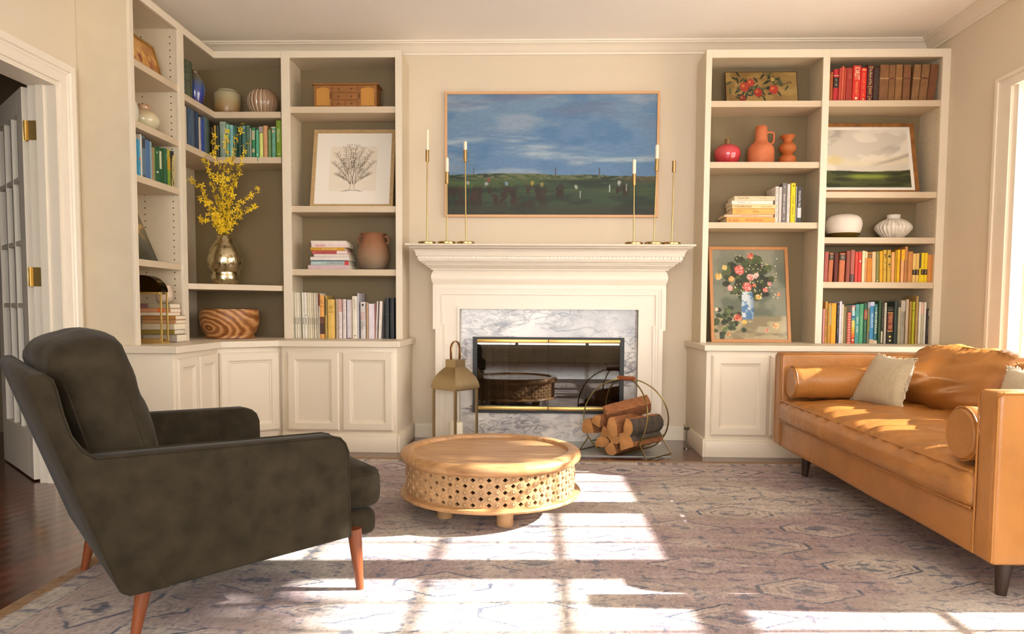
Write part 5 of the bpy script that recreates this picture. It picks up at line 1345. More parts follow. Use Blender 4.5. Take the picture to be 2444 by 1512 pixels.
T2w(300, 344, 250, '#182a44', 'deep navy book ' + sh)
T2w(348, 396, 255, '#233a5c', 'navy book with a lighter spine edge ' + sh)
T2w(402, 440, 395, '#c4b49a', 'thin cream book with black letters ' + sh, deco=[('text', '~10', .3, .8, '#2a2420', .5)])
T2w(446, 514, 455, '#2f479a', 'royal blue book ' + sh)
T2w(518, 544, 365, '#4a5c78', 'dusty blue narrow book ' + sh)
T2w(548, 598, 390, '#4f625c', 'grey green book ' + sh)
T2w(602, 640, 470, '#2e4034', 'dark green last book before the angle ' + sh)
G = 'blue and green books on the wall wing shelf'; sh = 'on the wall wing shelf'
def TW(a, b_, t, col, lab, **k):
    s = 0.11246; side_book(310 + a * s, 310 + b_ * s, 290 + t * s, -2.25, WZs[2], col, lab, G, hmax=.245, **k)
TW(96, 122, 365, '#3f93b0', 'thin turquoise book, leftmost ' + sh, soft=True)
TW(124, 152, 365, '#5aa6be', 'thin sky blue book with a red dot, leftmost pair ' + sh, soft=True, deco=[('dot', .5, .4, '#d8644a')])
TW(158, 196, 375, '#2a86ac', 'turquoise blue book ' + sh)
TW(200, 232, 390, '#4a9cc0', 'bright sky blue book with an orange dot ' + sh, deco=[('dot', .5, .42, '#e06a3c'), ('text', '~7', .25, .42, '#1f2c38', .5)])
TW(236, 262, 235, '#e4ddcc', 'tall thin white book among the blue ones ' + sh, soft=True)
TW(268, 340, 320, '#5d7482', 'grey blue book with a dark label ' + sh, deco=[('band', .72, .95, '#3c3c40', .1, .9), ('band', .02, .08, '#3c3c40', .2, .8)])
TW(344, 436, 400, '#4c6c9a', 'wide denim blue book ' + sh)
TW(440, 470, 430, '#87a6ac', 'thin pale blue book ' + sh, soft=True)
TW(476, 506, 560, '#9a7460', 'mottled pinkish brown book ' + sh)
TW(508, 538, 560, '#8a8440', 'narrow olive yellow book ' + sh)
TW(542, 618, 570, '#22592e', 'leaf green book with a white spot near its foot ' + sh, deco=[('band', .3, .34, '#e8e8dc', .3, .8), ('dot', .88, .14, '#c8d8a0')])
TW(622, 740, 570, '#144f28', 'wide dark green book with a cream title label ' + sh, deco=[('band', .42, .9, '#c9c8a4', .1, .42), ('text', '~7', .5, .86, '#2c4a30', .28)])
TW(746, 804, 580, '#24583a', 'green book with white marks near its top ' + sh, deco=[('text', '~6', .68, .88, '#a8c4a8', .4)])
TW(808, 858, 600, '#a9a22e', 'yellow green book with an illustrated spine ' + sh, deco=[('band', .0, .45, '#7f9a26'), ('band', .45, .8, '#c09a24')])
TW(866, 902, 655, '#3a2f1c', 'dark brown book tied with pale raffia ' + sh)
TW(930, 1024, 650, '#33302a', 'black chalk board book, rightmost ' + sh, deco=[('text', '~6\n~5', .15, .7, '#8a867c', .7)])
b = MB(); rnd = random.Random(5); x0 = PX(310 + 890 * .11246, 400, -2.236)
for k in range(9):
    p = [Vector((-2.234 + rnd.uniform(-.004, .01), x0.y + 0.012 * math.sin(u * 4 + k) + rnd.uniform(-.004, .004) + 0.02 * u, WZs[2] + 0.004 + u * 0.19)) for u in np.linspace(0, 1, 9)]
    b.tube(p, 0.0011, 5)
for k in range(7): b.tube([(-2.232, x0.y + 0.02, WZs[2] + .165), (-2.228, x0.y + 0.02 + rnd.uniform(-.03, .03), WZs[2] + .19), (-2.23, x0.y + 0.01 + rnd.uniform(-.05, .04), WZs[2] + .205)], 0.001, 5)
tag(b.build('raffia_tie', mat('pale_raffia', '#cdbb80', 0.8)), 'loose pale raffia hanging in front of the dark books on the wall wing', 'raffia')

# --- lying stacks
def flat_stack(rows, z0, group, where):
    """rows bottom to top: (photo x0, x1, thickness in px, Y of the spine, colour, label, kwargs)"""
    z = z0 + 0.0005
    for (x0, x1, th, Y, col, lab, kw) in rows:
        a = PY(x0, 735, Y).x; b_ = PY(x1, 735, Y).x; t = th * Y / FPX
        # local x -> up, local z -> along +x (spine reads left to right)
        m = Matrix(((0, 0, 1, a), (0, 1, 0, Y), (1, 0, 0, z), (0, 0, 0, 1)))
        m = Matrix(((0, 0, 1, a), (0, 1, 0, Y), (-1, 0, 0, z + t), (0, 0, 0, 1)))
        yaw = kw.pop('yaw', 0)
        if yaw: m = Matrix.Translation((a, Y, 0)) @ Matrix.Rotation(yaw, 4, 'Z') @ Matrix.Translation((-a, -Y, 0)) @ m
        txt = kw.pop('txt', []); r = book(m, t - 0.0004, b_ - a, kw.pop('depth', .18), col, lab, group, **kw)
        for (s_, fa, fb, cc, share) in txt:
            text_mesh(s_, (t / 2, -0.0021, (b_ - a) * (fa + fb) / 2), (0, 0, 1), (-1, 0, 0), (b_ - a) * (fb - fa), t * share, r, flatmat(cc, .5))
        z += t
s = 0.0941; w = 'in the stack beside the clay pot'
flat_stack([
    (725 + 120 * s, 725 + 1168 * s, 9.9, 5.135, '#cbb0b4', 'pinkish lilac book at the bottom of the stack beside the clay pot', dict(soft=True, yaw=-.03)),
    (725 + 190 * s, 725 + 1150 * s, 9.6, 5.14, '#a9c2bf', 'pale blue book with red end lettered FRENCH ' + w, dict(deco=[('band', .89, .998, '#c8343a')], txt=[('LITTLE FRENCH RECIPES', .40, .86, '#8a6a72', .5), ('~10', .05, .28, '#d8e4e2', .45)])),
    (725 + 190 * s, 725 + 1140 * s, 2.0, 5.145, '#24455a', 'very thin dark blue booklet ' + w, dict(soft=True)),
    (725 + 180 * s, 725 + 1160 * s, 8.0, 5.14, '#ddd4cc', 'thick white book above the dark blue line ' + w, dict(soft=True)),
    (725 + 270 * s, 725 + 1145 * s, 7.2, 5.15, '#dcd2c6', 'short cream white book under the red one ' + w, dict(soft=True, deco=[('band', 0, 1, '#2c2624', .93, 1)])),
    (725 + 220 * s, 725 + 1120 * s, 7.2, 5.14, '#c85a5c', 'coral red book lettered SAN FRANCISCO ' + w, dict(deco=[('band', .70, .998, '#e2cdc8')], txt=[('SAN FRANCISCO', .12, .68, '#7c2830', .5)])),
    (725 + 185 * s, 725 + 1042 * s, 8.2, 5.135, '#c8932c', 'mustard yellow book lettered STYLED ' + w, dict(txt=[('STYLED', .34, .78, '#e8cf94', .6)])),
    (725 + 210 * s, 725 + 1122 * s, 10.4, 5.14, '#e2cfca', 'pinkish white book lettered domino ' + w, dict(soft=True, txt=[('domino', .11, .40, '#c8424a', .62), ('~20', .46, .8, '#b8a09c', .25), ('~5', .88, .97, '#a08c88', .3)])),
    (725 + 200 * s, 725 + 1085 * s, 5.6, 5.145, '#ddd3c8', 'thin white book on top of the stack beside the clay pot', dict(soft=True, yaw=.03)),
], L3Z[2], 'stacked books beside the clay pot', w)
s = 1 / 3.4375; w = 'in the lying stack under the terracotta vases'
flat_stack([
    (1660 + 238 * s, 1660 + 632 * s, 12.4, 5.135, '#dba652', 'tan yellow book with red lettering at the bottom of the right lying stack', dict(txt=[('Dr. Seuss', .04, .24, '#b8402c', .5), ('YOUR FAVORITE SEUSS', .38, .74, '#b8402c', .4)], depth=.2)),
    (1660 + 220 * s, 1660 + 617 * s, 6.6, 5.135, '#e2b896', 'slim peach book with red title ' + w, dict(txt=[('~16', .34, .68, '#b84430', .5)], depth=.2)),
    (1660 + 285 * s, 1660 + 645 * s, 13.6, 5.14, '#e0ab5c', 'thick golden orange book with a drawn branch ' + w, dict(txt=[('~9\n~8\n~9', .08, .22, '#a06c28', .6), ('~3', .45, .62, '#8a5c28', .4)])),
    (1660 + 282 * s, 1660 + 642 * s, 9.6, 5.135, '#e6c68e', 'cream book lettered COOKBOOK ' + w, dict(txt=[("THE GENTLEMAN'S COOKBOOK", .05, .44, '#4a3420', .5), ('~11', .66, .9, '#a08050', .4)])),
    (1660 + 277 * s, 1660 + 612 * s, 9.2, 5.14, '#e6dccf', 'white book with reddish sides ' + w, dict(txt=[('~9', .14, .5, '#8a8078', .45)])),
    (1660 + 297 * s, 1660 + 627 * s, 10.4, 5.14, '#d9c3a0', 'beige book lettered Magnolia on top of the right lying stack', dict(txt=[('Magnolia Table', .08, .36, '#5c4a34', .45), ('~12', .6, .82, '#8a745a', .3)])),
], R1Z[2], 'lying books under the terracotta vases', w)
G = 'upright books under the terracotta vases'; sh = 'under the terracotta vases'
def T6(a, b_, t, col, lab, **k):
    upright(1660 + a * s, 1660 + b_ * s, 400 + t * s, 530, 5.135, R1Z[2], 0, col, lab, G, **k)
T6(650, 678, 150, '#dcd2c8', 'white book with fine dark lettering beside the stack ' + sh, deco=[('text', '~24', .1, .95, '#5a5450', .45)], depth=.2)
T6(680, 703, 155, '#c9bdb6', 'pale greyish pink book ' + sh, soft=True)
T6(706, 742, 122, '#77706e', 'grey book lettered down to earth ' + sh, deco=[('text', 'down to earth', .24, .72, '#dcd6d0', .5), ('dot', .9, .12, '#dcd6d0'), ('dot', .1, .12, '#dcd6d0')])
T6(746, 772, 130, '#cfcac4', 'pale grey book left of the yellow one ' + sh, deco=[('text', '~18', .2, .9, '#9a948c', .35)])
T6(777, 816, 122, '#e6c80c', 'bright yellow book with black spaced letters ' + sh, deco=[('text', '~13', .1, .68, '#3c3410', .4), ('dot', .93, .16, '#3c3410')])
T6(818, 826, 150, '#a8a4a0', 'very thin grey booklet ' + sh, soft=True)
T6(829, 866, 153, '#3c3f46', 'dark slate book with white title ' + sh, deco=[('text', 'THE PLANTIFUL TABLE', .44, .9, '#e6e2dc', .45), ('band', .14, .42, '#c8c8cc', .08, .92)])
# books lying in the wall wing, under the cup
w = 'lying under the pink cup'
def wing_flat(x0, x1, y0, y1, z0, t, col, lab, rot=0.0, **k):
    # length along x, spine facing the viewer (-y), slight turn
    cx, cy = (x0 + x1) / 2, (y0 + y1) / 2
    m = Matrix.Translation((cx, cy, 0)) @ Matrix.Rotation(rot, 4, 'Z') @ Matrix(((0, 0, 1, -(x1 - x0) / 2), (0, 1, 0, -(y1 - y0) / 2), (-1, 0, 0, z0 + t), (0, 0, 0, 1)))
    book(m, t - 0.0004, x1 - x0, y1 - y0, col, lab, 'lying books behind the brass arch', **k)
zz = LZ + 0.0006
for (x1, y0, t, col, lab, rot, kw) in [
    (-2.172, 4.405, 0.046, '#8f8478', 'large grey book at the bottom, ' + w, .03, dict(deco=[('band', 0, 1, '#a79c8e', .1, .9)])),
    (-2.188, 4.41, 0.030, '#8f7a30', 'mustard book second from the bottom, ' + w, .05, {}),
    (-2.180, 4.40, 0.035, '#c8b89c', 'cream book with thick pale pages, ' + w, .02, dict(soft=True)),
    (-2.184, 4.42, 0.024, '#b88a5a', 'peach tan book in the middle, ' + w, .06, {}),
    (-2.190, 4.43, 0.027, '#b07c40', 'tan orange book above the peach one, ' + w, .08, {}),
    (-2.212, 4.40, 0.017, '#e4d6be', 'thin white book, ' + w, -.03, dict(soft=True)),
    (-2.208, 4.41, 0.026, '#cf9468', 'book with a bright orange panel, ' + w, .02, dict(deco=[('band', .62, .82, '#e0681c')])),
    (-2.212, 4.41, 0.029, '#a89a7c', 'sage beige book directly under the pink cup', .02, dict(deco=[('band', .08, .35, '#84585a')]))]:
    wing_flat(x1 - 0.20, x1, y0, y0 + 0.145, zz, t, col, lab, rot * 0.5, **kw); zz += t
ZCUP = zz
# ================================================================ decorative objects
def glaze(name, cols, rough=0.3, scale=3, stretch=None, bump=0.05, bscale=40, axis=None, coat=0.3):
    """glaze whose colours run over the pot's height (axis=(z0,z1)) or follow noise"""
    m = mat(name, cols[0], rough, scale=scale, stretch=stretch, bump=bump, bscale=bscale, coat=coat)
    n = len(cols)
    if axis is None: ramp(m, [(0.3 + 0.4 * i / max(1, n - 1), c) for i, c in enumerate(cols)])
    else:
        nt = m.node_tree; N = nt.nodes; L = nt.links
        tc = [q for q in N if q.type == 'TEX_COORD'][0]; rp = [q for q in N if q.type == 'VALTORGB'][0]; nz = [q for q in N if q.type == 'TEX_NOISE'][0]
        sx = N.new('ShaderNodeSeparateXYZ'); L.new(tc.outputs['Object'], sx.inputs[0])
        mr = N.new('ShaderNodeMapRange'); mr.inputs[1].default_value = axis[0]; mr.inputs[2].default_value = axis[1]; L.new(sx.outputs[2], mr.inputs[0])
        ad = N.new('ShaderNodeMath'); ad.operation = 'MULTIPLY_ADD'; ad.inputs[1].default_value = 0.35; L.new(nz.outputs[0], ad.inputs[0]); L.new(mr.outputs[0], ad.inputs[2])
        sb = N.new('ShaderNodeMath'); sb.operation = 'SUBTRACT'; sb.inputs[1].default_value = 0.175; L.new(ad.outputs[0], sb.inputs[0])
        L.new(sb.outputs[0], rp.inputs[0]); ramp(m, [(i / max(1, n - 1), c) for i, c in enumerate(cols)])
    return m
def pot(name, label, cat, cpx, Y, z, prof_px, m, X=None, group=None, n=40, rib=None, angle=60):
    """prof_px = (radius, height) in photo pixels at that depth, outside then inside"""
    if X is None:
        s = Y / FPX; c = PY(cpx, 700, Y); cx = c.x
    else: s = Y / FPX; cx = X
    prof = [(max(r, 0) * s, h * s) for r, h in prof_px]
    o = MB().lathe(prof, (cx, Y, z + 0.0008), n, cap=False, rib=rib).build(name, m, smooth=True, angle=angle, origin=(cx, Y, z))
    return tag(o, label, cat, group), Vector((cx, Y, z)), s
# mantel candlesticks
M_cst = mat('satin_brass_candlestick', '#b79b68', 0.3, 1.0, var=0.05)
def candlestick(bx, tx, sock_t, sock_b, cand_t, Y, lab, labc):
    zb = 1.3825; s = Y / FPX
    base = PY(bx, 577, Y); t = thing('candlestick', lab, 'candlestick', (base.x, Y, zb), group='brass candlesticks on the mantel')
    zt, zm = PY(tx, sock_t, Y).z, PY(tx, sock_b, Y).z; xt = PY(tx, sock_t, Y).x; xm = base.x + (xt - base.x) * (zm - zb) / (zt - zb)
    MB().lathe([(0, 0), (0.058, 0), (0.061, 0.003), (0.061, 0.014), (0.057, 0.018), (0.006, 0.019)], (base.x, Y, zb), 36).build('base', M_cst, t, angle=30)
    MB().rod((base.x, Y, zb + 0.01), (xm, Y, zm), 0.0048, 0.0042, 12).build('stem', M_cst, t)
    b = MB().rod((xm, Y, zm), (xt, Y, zt), 0.0125, n=20); b.build('socket', M_cst, t, angle=40)
    if cand_t:
        zc = PY(tx, cand_t, Y).z
        c = MB().lathe([(0, 0), (0.0118, 0), (0.0118, zc - zt - 0.012), (0.009, zc - zt - 0.003), (0.004, zc - zt), (0, zc - zt)], (xt, Y, zt + 0.0004), 16, cap=False)
        c.rod((xt, Y, zc - 0.001), (xt + 0.002, Y, zc + 0.004), 0.0007, n=5)
        tag(c.build('taper_candle', M_wax), labc, 'candle', 'white taper candles on the mantel')
candlestick(1019, 1020, 358, 386, 309, 5.085, 'tallest brass candlestick at the left end of the mantel', 'long white taper candle at the left end of the mantel')
candlestick(1066, 1067, 410, 438, 376, 5.075, 'shortest brass candlestick of the left three, in the middle', 'white taper candle in the shortest left candlestick')
candlestick(1112, 1110.5, 358, 386, 337, 5.08, 'brass candlestick of the left three standing in front of the painting', 'stubby white candle standing left in front of the blue sky painting')
candlestick(1512.5, 1513.5, 415, 442, 380, 5.085, 'short brass candlestick in front of the painting\'s right side', 'white taper candle in front of the painting\'s right side')
candlestick(1560, 1568, 379, 408, 345, 5.07, 'brass candlestick overlapping the painting\'s right frame edge', 'white candle overlapping the painting\'s right frame edge')
candlestick(1603, 1609, 384, 411, None, 5.08, 'empty brass candlestick without a candle at the right end', '')

# ---------------------------------------------------------------- pictures
M_paint = attr_mat('oil_on_canvas', 0.5, bump=0.12, bscale=260, coat=0.0, fine=0.06, fscale=120)
M_print = attr_mat('print_behind_glass', 0.3, coat=0.35)
def framed(name, label, quad, depth, fw, fmat, fn, res, pm=M_paint, mat_w=0, mat_m=None, group=None, edge_m=None):
    """quad = lower left, lower right, upper left of the outer frame (world); faces left-hand side of r x u"""
    o, lr, ul = map(Vector, quad); r = (lr - o); W = r.length; r.normalize(); u = (ul - o); u = u - r * u.dot(r); H = u.length; u.normalize(); n = r.cross(u)
    t = thing(name, label, 'picture', (o + lr) / 2, group=group)
    def bx(mb, x0, x1, y0, y1, d0, d1):
        mb.loft([[o + r * x + u * y + n * d for x, y in ((x0, y0), (x1, y0), (x1, y1), (x0, y1))] for d in (d0, d1)])
    back = MB(); bx(back, fw * .5, W - fw * .5, fw * .5, H - fw * .5, -depth, -depth * .45); back.build('backing_board', mat('brown_board', '#6b5238', 0.8), t, smooth=False)
    if fw > 0:
        b = MB()
        def ring(i, d): return [o + r * i + u * i + n * d, o + r * (W - i) + u * i + n * d, o + r * (W - i) + u * (H - i) + n * d, o + r * i + u * (H - i) + n * d]
        b.loft([ring(0, -depth), ring(0, -0.001), ring(0.0015, 0), ring(fw - 0.0015, 0), ring(fw, -0.001), ring(fw, -depth * .42), ring(fw * .5, -depth), ring(0, -depth)], cap=False)
        b.build('frame', fmat, t, smooth=False)
    a = fw
    if mat_w:
        b = MB(); bx(b, a - .001, W - a + .001, a - .001, H - a + .001, -depth * .44, -depth * .30); b.build('mount', mat_m, t, smooth=False); a += mat_w
    d = -depth * .28 if mat_w else -depth * .35
    w, h = W - 2 * a, H - 2 * a
    off = t.location
    p0 = o + r * a + u * a + n * d - off
    painted('canvas' if pm is M_paint else 'print', p0, r, u, np.linspace(0, w, res[0]), np.linspace(0, h, res[1]), lambda X, Y: fn(X / w, Y / h), pm, t)
    return t
def h2(c): return np.array([int(c[i:i + 2], 16) / 255 for i in (1, 3, 5)])
def blob(col, U, V, cx, cy, rx, ry, c, soft=0.25, rough=0.35, seed=1, al=1.0):
    d = np.sqrt(((U - cx) / rx) ** 2 + ((V - cy) / ry) ** 2) + rough * (fbm(U * 3 / rx * .5, V * 3 / ry * .5, seed, 3) - 0.5)
    return mixc(col, c if not isinstance(c, str) else h2(c), (1 - sstep(1 - soft, 1, d)) * al)
def art_plain(U, V):
    """wide sky over a dark green plain with far hills: a generic stand-in in the painting's colours"""
    sky = mixc(np.ones(U.shape + (3,)) * h2('#6f93bb'), h2('#8fa6be'), sstep(.55, .95, V) * .6)
    n = fbm(U * 3.2, V * 9, 5, 5); sky = mixc(sky, h2('#a9b3c6'), sstep(.45, .68, n) * .8)
    sky = mixc(sky, h2('#4f7fae'), sstep(.52, .7, fbm(U * 4, V * 6, 15, 4)) * .55 * sstep(.3, .5, V))
    sky = mixc(sky, h2('#c3ccd4'), sstep(.55, .75, fbm(U * 2.4, V * 11, 25, 5)) * (1 - sstep(.7, .8, V)) * sstep(.33, .45, V) * .8)
    sky = mixc(sky, h2('#7a86a6'), sstep(.5, .72, fbm(U * 3, V * 12, 35, 5)) * sstep(.55, .8, V) * .7)
    sky = sky * (0.95 + .1 * fbm(U * 60, V * 120, 8, 2))[..., None]
    hz = .335 + .018 * (fbm(U * 7, U * 0, 3, 3) - .5) + .01 * np.sin(U * 5)
    land = np.ones(U.shape + (3,)) * h2('#33482e')
    land = mixc(land, h2('#1f3322'), sstep(.4, .62, fbm(U * 8, V * 20, 45, 4)))
    land = mixc(land, h2('#56662f'), sstep(.5, .7, fbm(U * 5, V * 30, 55, 4)) * sstep(.08, .3, V) * .8)
    land = mixc(land, h2('#6b5236'), sstep(.25, .31, V) * sstep(.78, .9, U) * .8)
    land = mixc(land, h2('#7b7a55'), sstep(.28, .31, V) * (fbm(U * 60, V * 90, 65, 2) > .5) * .8)
    land = mixc(land, h2('#4d6a34'), sstep(.22, .26, V) * (1 - sstep(.27, .29, V)) * (U < .25) * .8)
    land = mixc(land, h2('#3a2a1c'), (1 - sstep(.02, .12, V)) * .5)
    w = 1 - sstep(-.004, .004, V - hz); col = sky * (1 - w[..., None]) + land * w[..., None]
    # a broken dark brown hedgerow across the left and middle, with small dabs of colour along it
    band = np.exp(-((V - .155) / .085) ** 4) * (1 - sstep(.44, .52, U)); nn_ = fbm(U * 22, V * 7, 77, 4) + .25 * fbm(U * 60, V * 25, 78, 3)
    land_c = h2('#241811') + (h2('#4a2818') - h2('#241811')) * fbm(U * 30, V * 12, 79, 2)[..., None]
    kk = band * sstep(.49, .57, nn_); col = col * (1 - kk[..., None]) + land_c * kk[..., None]
    band2 = np.exp(-((V - .20) / .05) ** 4) * np.exp(-((U - .83) / .04) ** 4); kk = band2 * sstep(.45, .55, nn_); col = col * (1 - kk[..., None]) + land_c * kk[..., None]
    band3 = np.exp(-((V - .20) / .06) ** 4) * np.exp(-((U - .54) / .02) ** 4); kk = band3 * sstep(.45, .55, nn_); col = col * (1 - kk[..., None]) + land_c * .7 * kk[..., None]
    for i, (x, y, c) in enumerate([(.10, .265, '#b8b4b0'), (.19, .26, '#b9afb4'), (.285, .26, '#7f9ab0'), (.345, .265, '#38604c'), (.41, .265, '#b89c30'), (.455, .25, '#a89048'), (.825, .265, '#d0ccc4'), (.20, .295, '#a04838'), (.62, .235, '#bdb8a0')]):
        col = blob(col, U, V, x, y, .010, .026, c, .5, 1.1, i + 31, .9)
    for x in (.128, .52, .73): col = mixc(col, h2('#5a4a44'), ((np.abs(U - x) < .0025) & (V > .33) & (V < .395)) * .85)
    for x, y in ((.64, .17), (.78, .22), (.86, .23)): col = mixc(col, h2('#d5d5c8'), ((np.abs(U - x) < .0022) & (np.abs(V - y) < .03)) * .9)
    return col * np.array([.80, .84, .86])
M_lightoak = mat('pale_oak_frame', '#d2a374', 0.4, var=0.06, scale=8, stretch=(8, 8, 1))
z0, z1 = 1.603, 2.485
framed('wall_painting', 'wide landscape painting of blue sky over dark fields above the mantel', ((-0.657, 5.355, z0), (0.869, 5.355, z0), (-0.657, 5.355, z1)), 0.03, 0.017, M_lightoak, art_plain, (560, 330), M_paint)
# flower still life leaning on the right worktop
def art_flowers(U, V):
    col = np.ones(U.shape + (3,)) * h2('#7d7f6e')
    col = mixc(col, h2('#5b6253'), sstep(.42, .62, fbm(U * 3, V * 4, 2, 4))); col = mixc(col, h2('#8d8a78'), sstep(.7, 1, V) * .6)
    tb = (1 - sstep(.24, .27, V)); tcol = mixc(np.ones(U.shape + (3,)) * h2('#a89a78'), h2('#83775a'), sstep(.4, .6, fbm(U * 6, V * 18, 12, 4)))
    col = col * (1 - tb[..., None]) + tcol * tb[..., None]
    rnd = random.Random(11)
    for i in range(110):       # foliage mass
        a = rnd.uniform(0, 2 * PI); q = rnd.random() ** .6
        col = blob(col, U, V, .50 + .33 * q * math.cos(a), .68 + .24 * q * math.sin(a), .06, .042, rnd.choice(['#2e3a26', '#27321f', '#3f4c2c', '#4e5a36', '#232a1c']), .3, .8, i)
    for i in range(48):
        col = blob(col, U, V, .19 + rnd.gauss(0, .10), .20 + rnd.gauss(0, .07), .04, .028, rnd.choice(['#2e3a26', '#3f4c2c', '#5a6a3c', '#232a1c']), .3, .8, i + 60)
    # round blue and white pot
    pb = (np.abs(U - .47) < .085 - .03 * (V - .36) ** 2 * 20) & (V > .22) & (V < .53)
    pc = mixc(np.ones(U.shape + (3,)) * h2('#c3ccd0'), h2('#4f78a0'), sstep(.45, .6, fbm(U * 22, V * 22, 9, 3))); pc = mixc(pc, h2('#3f6288'), sstep(.47, .56, U) * .6)
    col = np.where(pb[..., None], pc, col)
    for i, (x, y, s_, c) in enumerate([(.37, .77, .075, '#d85a52'), (.52, .69, .055, '#e08a80'), (.47, .58, .07, '#d45048'), (.60, .71, .045, '#e6b8b4'), (.24, .57, .045, '#e39a90'), (.53, .93, .05, '#c85a48'), (.72, .55, .04, '#c95c4c'), (.78, .62, .035, '#c86a70'), (.57, .6, .03, '#c8493c'),
                                     (.08, .70, .055, '#cf9a44'), (.17, .80, .04, '#d8b060'), (.26, .67, .05, '#c98e50'), (.62, .47, .045, '#d0a04c'), (.90, .50, .03, '#c8603c'), (.33, .24, .06, '#b83c34'), (.42, .19, .035, '#e0a834'), (.04, .33, .03, '#d8b8a8'), (.72, .1, .03, '#c87068'), (.85, .15, .05, '#d8a070'), (.2, .05, .03, '#b87048')]):
        col = blob(col, U, V, x, y, s_, s_ * .8, c, .3, .5, i + 90)
        d = np.hypot((U - x) / s_, (V - y) / (s_ * .8)); ang = np.arctan2(V - y, U - x)
        pt = fbm(ang * 1.6 + i * 3, d * 4, i, 3); col = mixc(col, h2('#f3cfc0') if i < 8 else h2('#efdca8'), sstep(.48, .62, pt) * (d < .9) * .65); col = mixc(col, h2('#7c2420') if i < 8 else h2('#8a5a20'), sstep(.55, .4, pt) * (d < .8) * .4 if False else (pt < .36) * (d < .85) * .5)
    for i in range(60):
        col = blob(col, U, V, rnd.uniform(.3, .9), rnd.uniform(.45, .95), .012, .010, rnd.choice(['#d8d0b0', '#e0c8b8', '#93a05c', '#c8b070']), .3, .4, i + 200, .8)
    return col
def lean(x0p, x1p, ybot, ytop, zbase, Yfoot, Ytop):
    """outer frame standing on a shelf, foot at Yfoot, top resting back at Ytop"""
    ll = PY(x0p, ybot, Yfoot); lr = PY(x1p, ybot, Yfoot); tp = PY(x0p, ytop, Ytop)
    ll.z = lr.z = zbase + 0.001
    return (ll, lr, Vector((ll.x, Ytop, tp.z)))
framed('flower_picture', 'oak framed still life of red flowers leaning on the right worktop', lean(1698, 1889, 820, 588, RZ, 5.20, 5.34), 0.022, 0.022, mat('orange_oak_frame', '#bd8350', 0.4, var=0.08, scale=8, stretch=(8, 8, 1)), art_flowers, (300, 380), M_print)
# pale stormy landscape print, right bookcase
def art_cloud(U, V):
    col = np.ones(U.shape + (3,)) * h2('#cfc8bb')
    w = fbm(U * 3 + V, V * 5 - U * 1.5, 4, 5); col = mixc(col, h2('#9b958c'), sstep(.5, .72, w) * .8 * sstep(.45, .9, V)); col = mixc(col, h2('#e6e0d2'), sstep(.45, .65, fbm(U * 4, V * 6, 14, 4)) * .8)
    arc = .42 + .25 * (U - .45) ** 2
    col = mixc(col, h2('#ddd3b8'), (1 - sstep(.0, .12, np.abs(V - arc))) * .8); col = mixc(col, h2('#d8c27a'), (1 - sstep(.02, .12, np.hypot((U - .12) * .8, V - .47))) * .6)
    sw = .34 + .42 * np.clip(U - .35, 0, 1) ** 1.6 + .02 * fbm(U * 9, V * 3, 7, 3); col = mixc(col, h2('#8d8478'), (1 - sstep(.0, .05, np.abs(V - sw))) * sstep(.45, .8, U) * .55)
    hz = .27 + .05 * np.abs(U - .5) + .015 * (fbm(U * 12, U * 0, 2, 3) - .5)
    g = mixc(np.ones(U.shape + (3,)) * h2('#4a5230'), h2('#2f3522'), sstep(.4, .6, fbm(U * 5, V * 22, 6, 4))); g = mixc(g, h2('#8a9a3c'), (1 - sstep(.0, .07, np.abs(V - .19))) * (1 - sstep(.1, .35, np.abs(U - .5))) * .9)
    k = 1 - sstep(-.01, .01, V - hz)
    return col * (1 - k[..., None]) + g * k[..., None]
framed('landscape_print', 'brown framed print of pale storm clouds over green fields, right bookcase', lean(1958, 2196, 458, 294, R2Z[1], 5.20, 5.33), 0.025, 0.026, mat('carved_brown_frame', '#8c5c2a', 0.45, var=0.3, scale=20, bump=0.3, bscale=40), art_cloud, (260, 180), M_print, 0.022, mat('white_mount', '#e9e4da', 0.8, var=0.01))
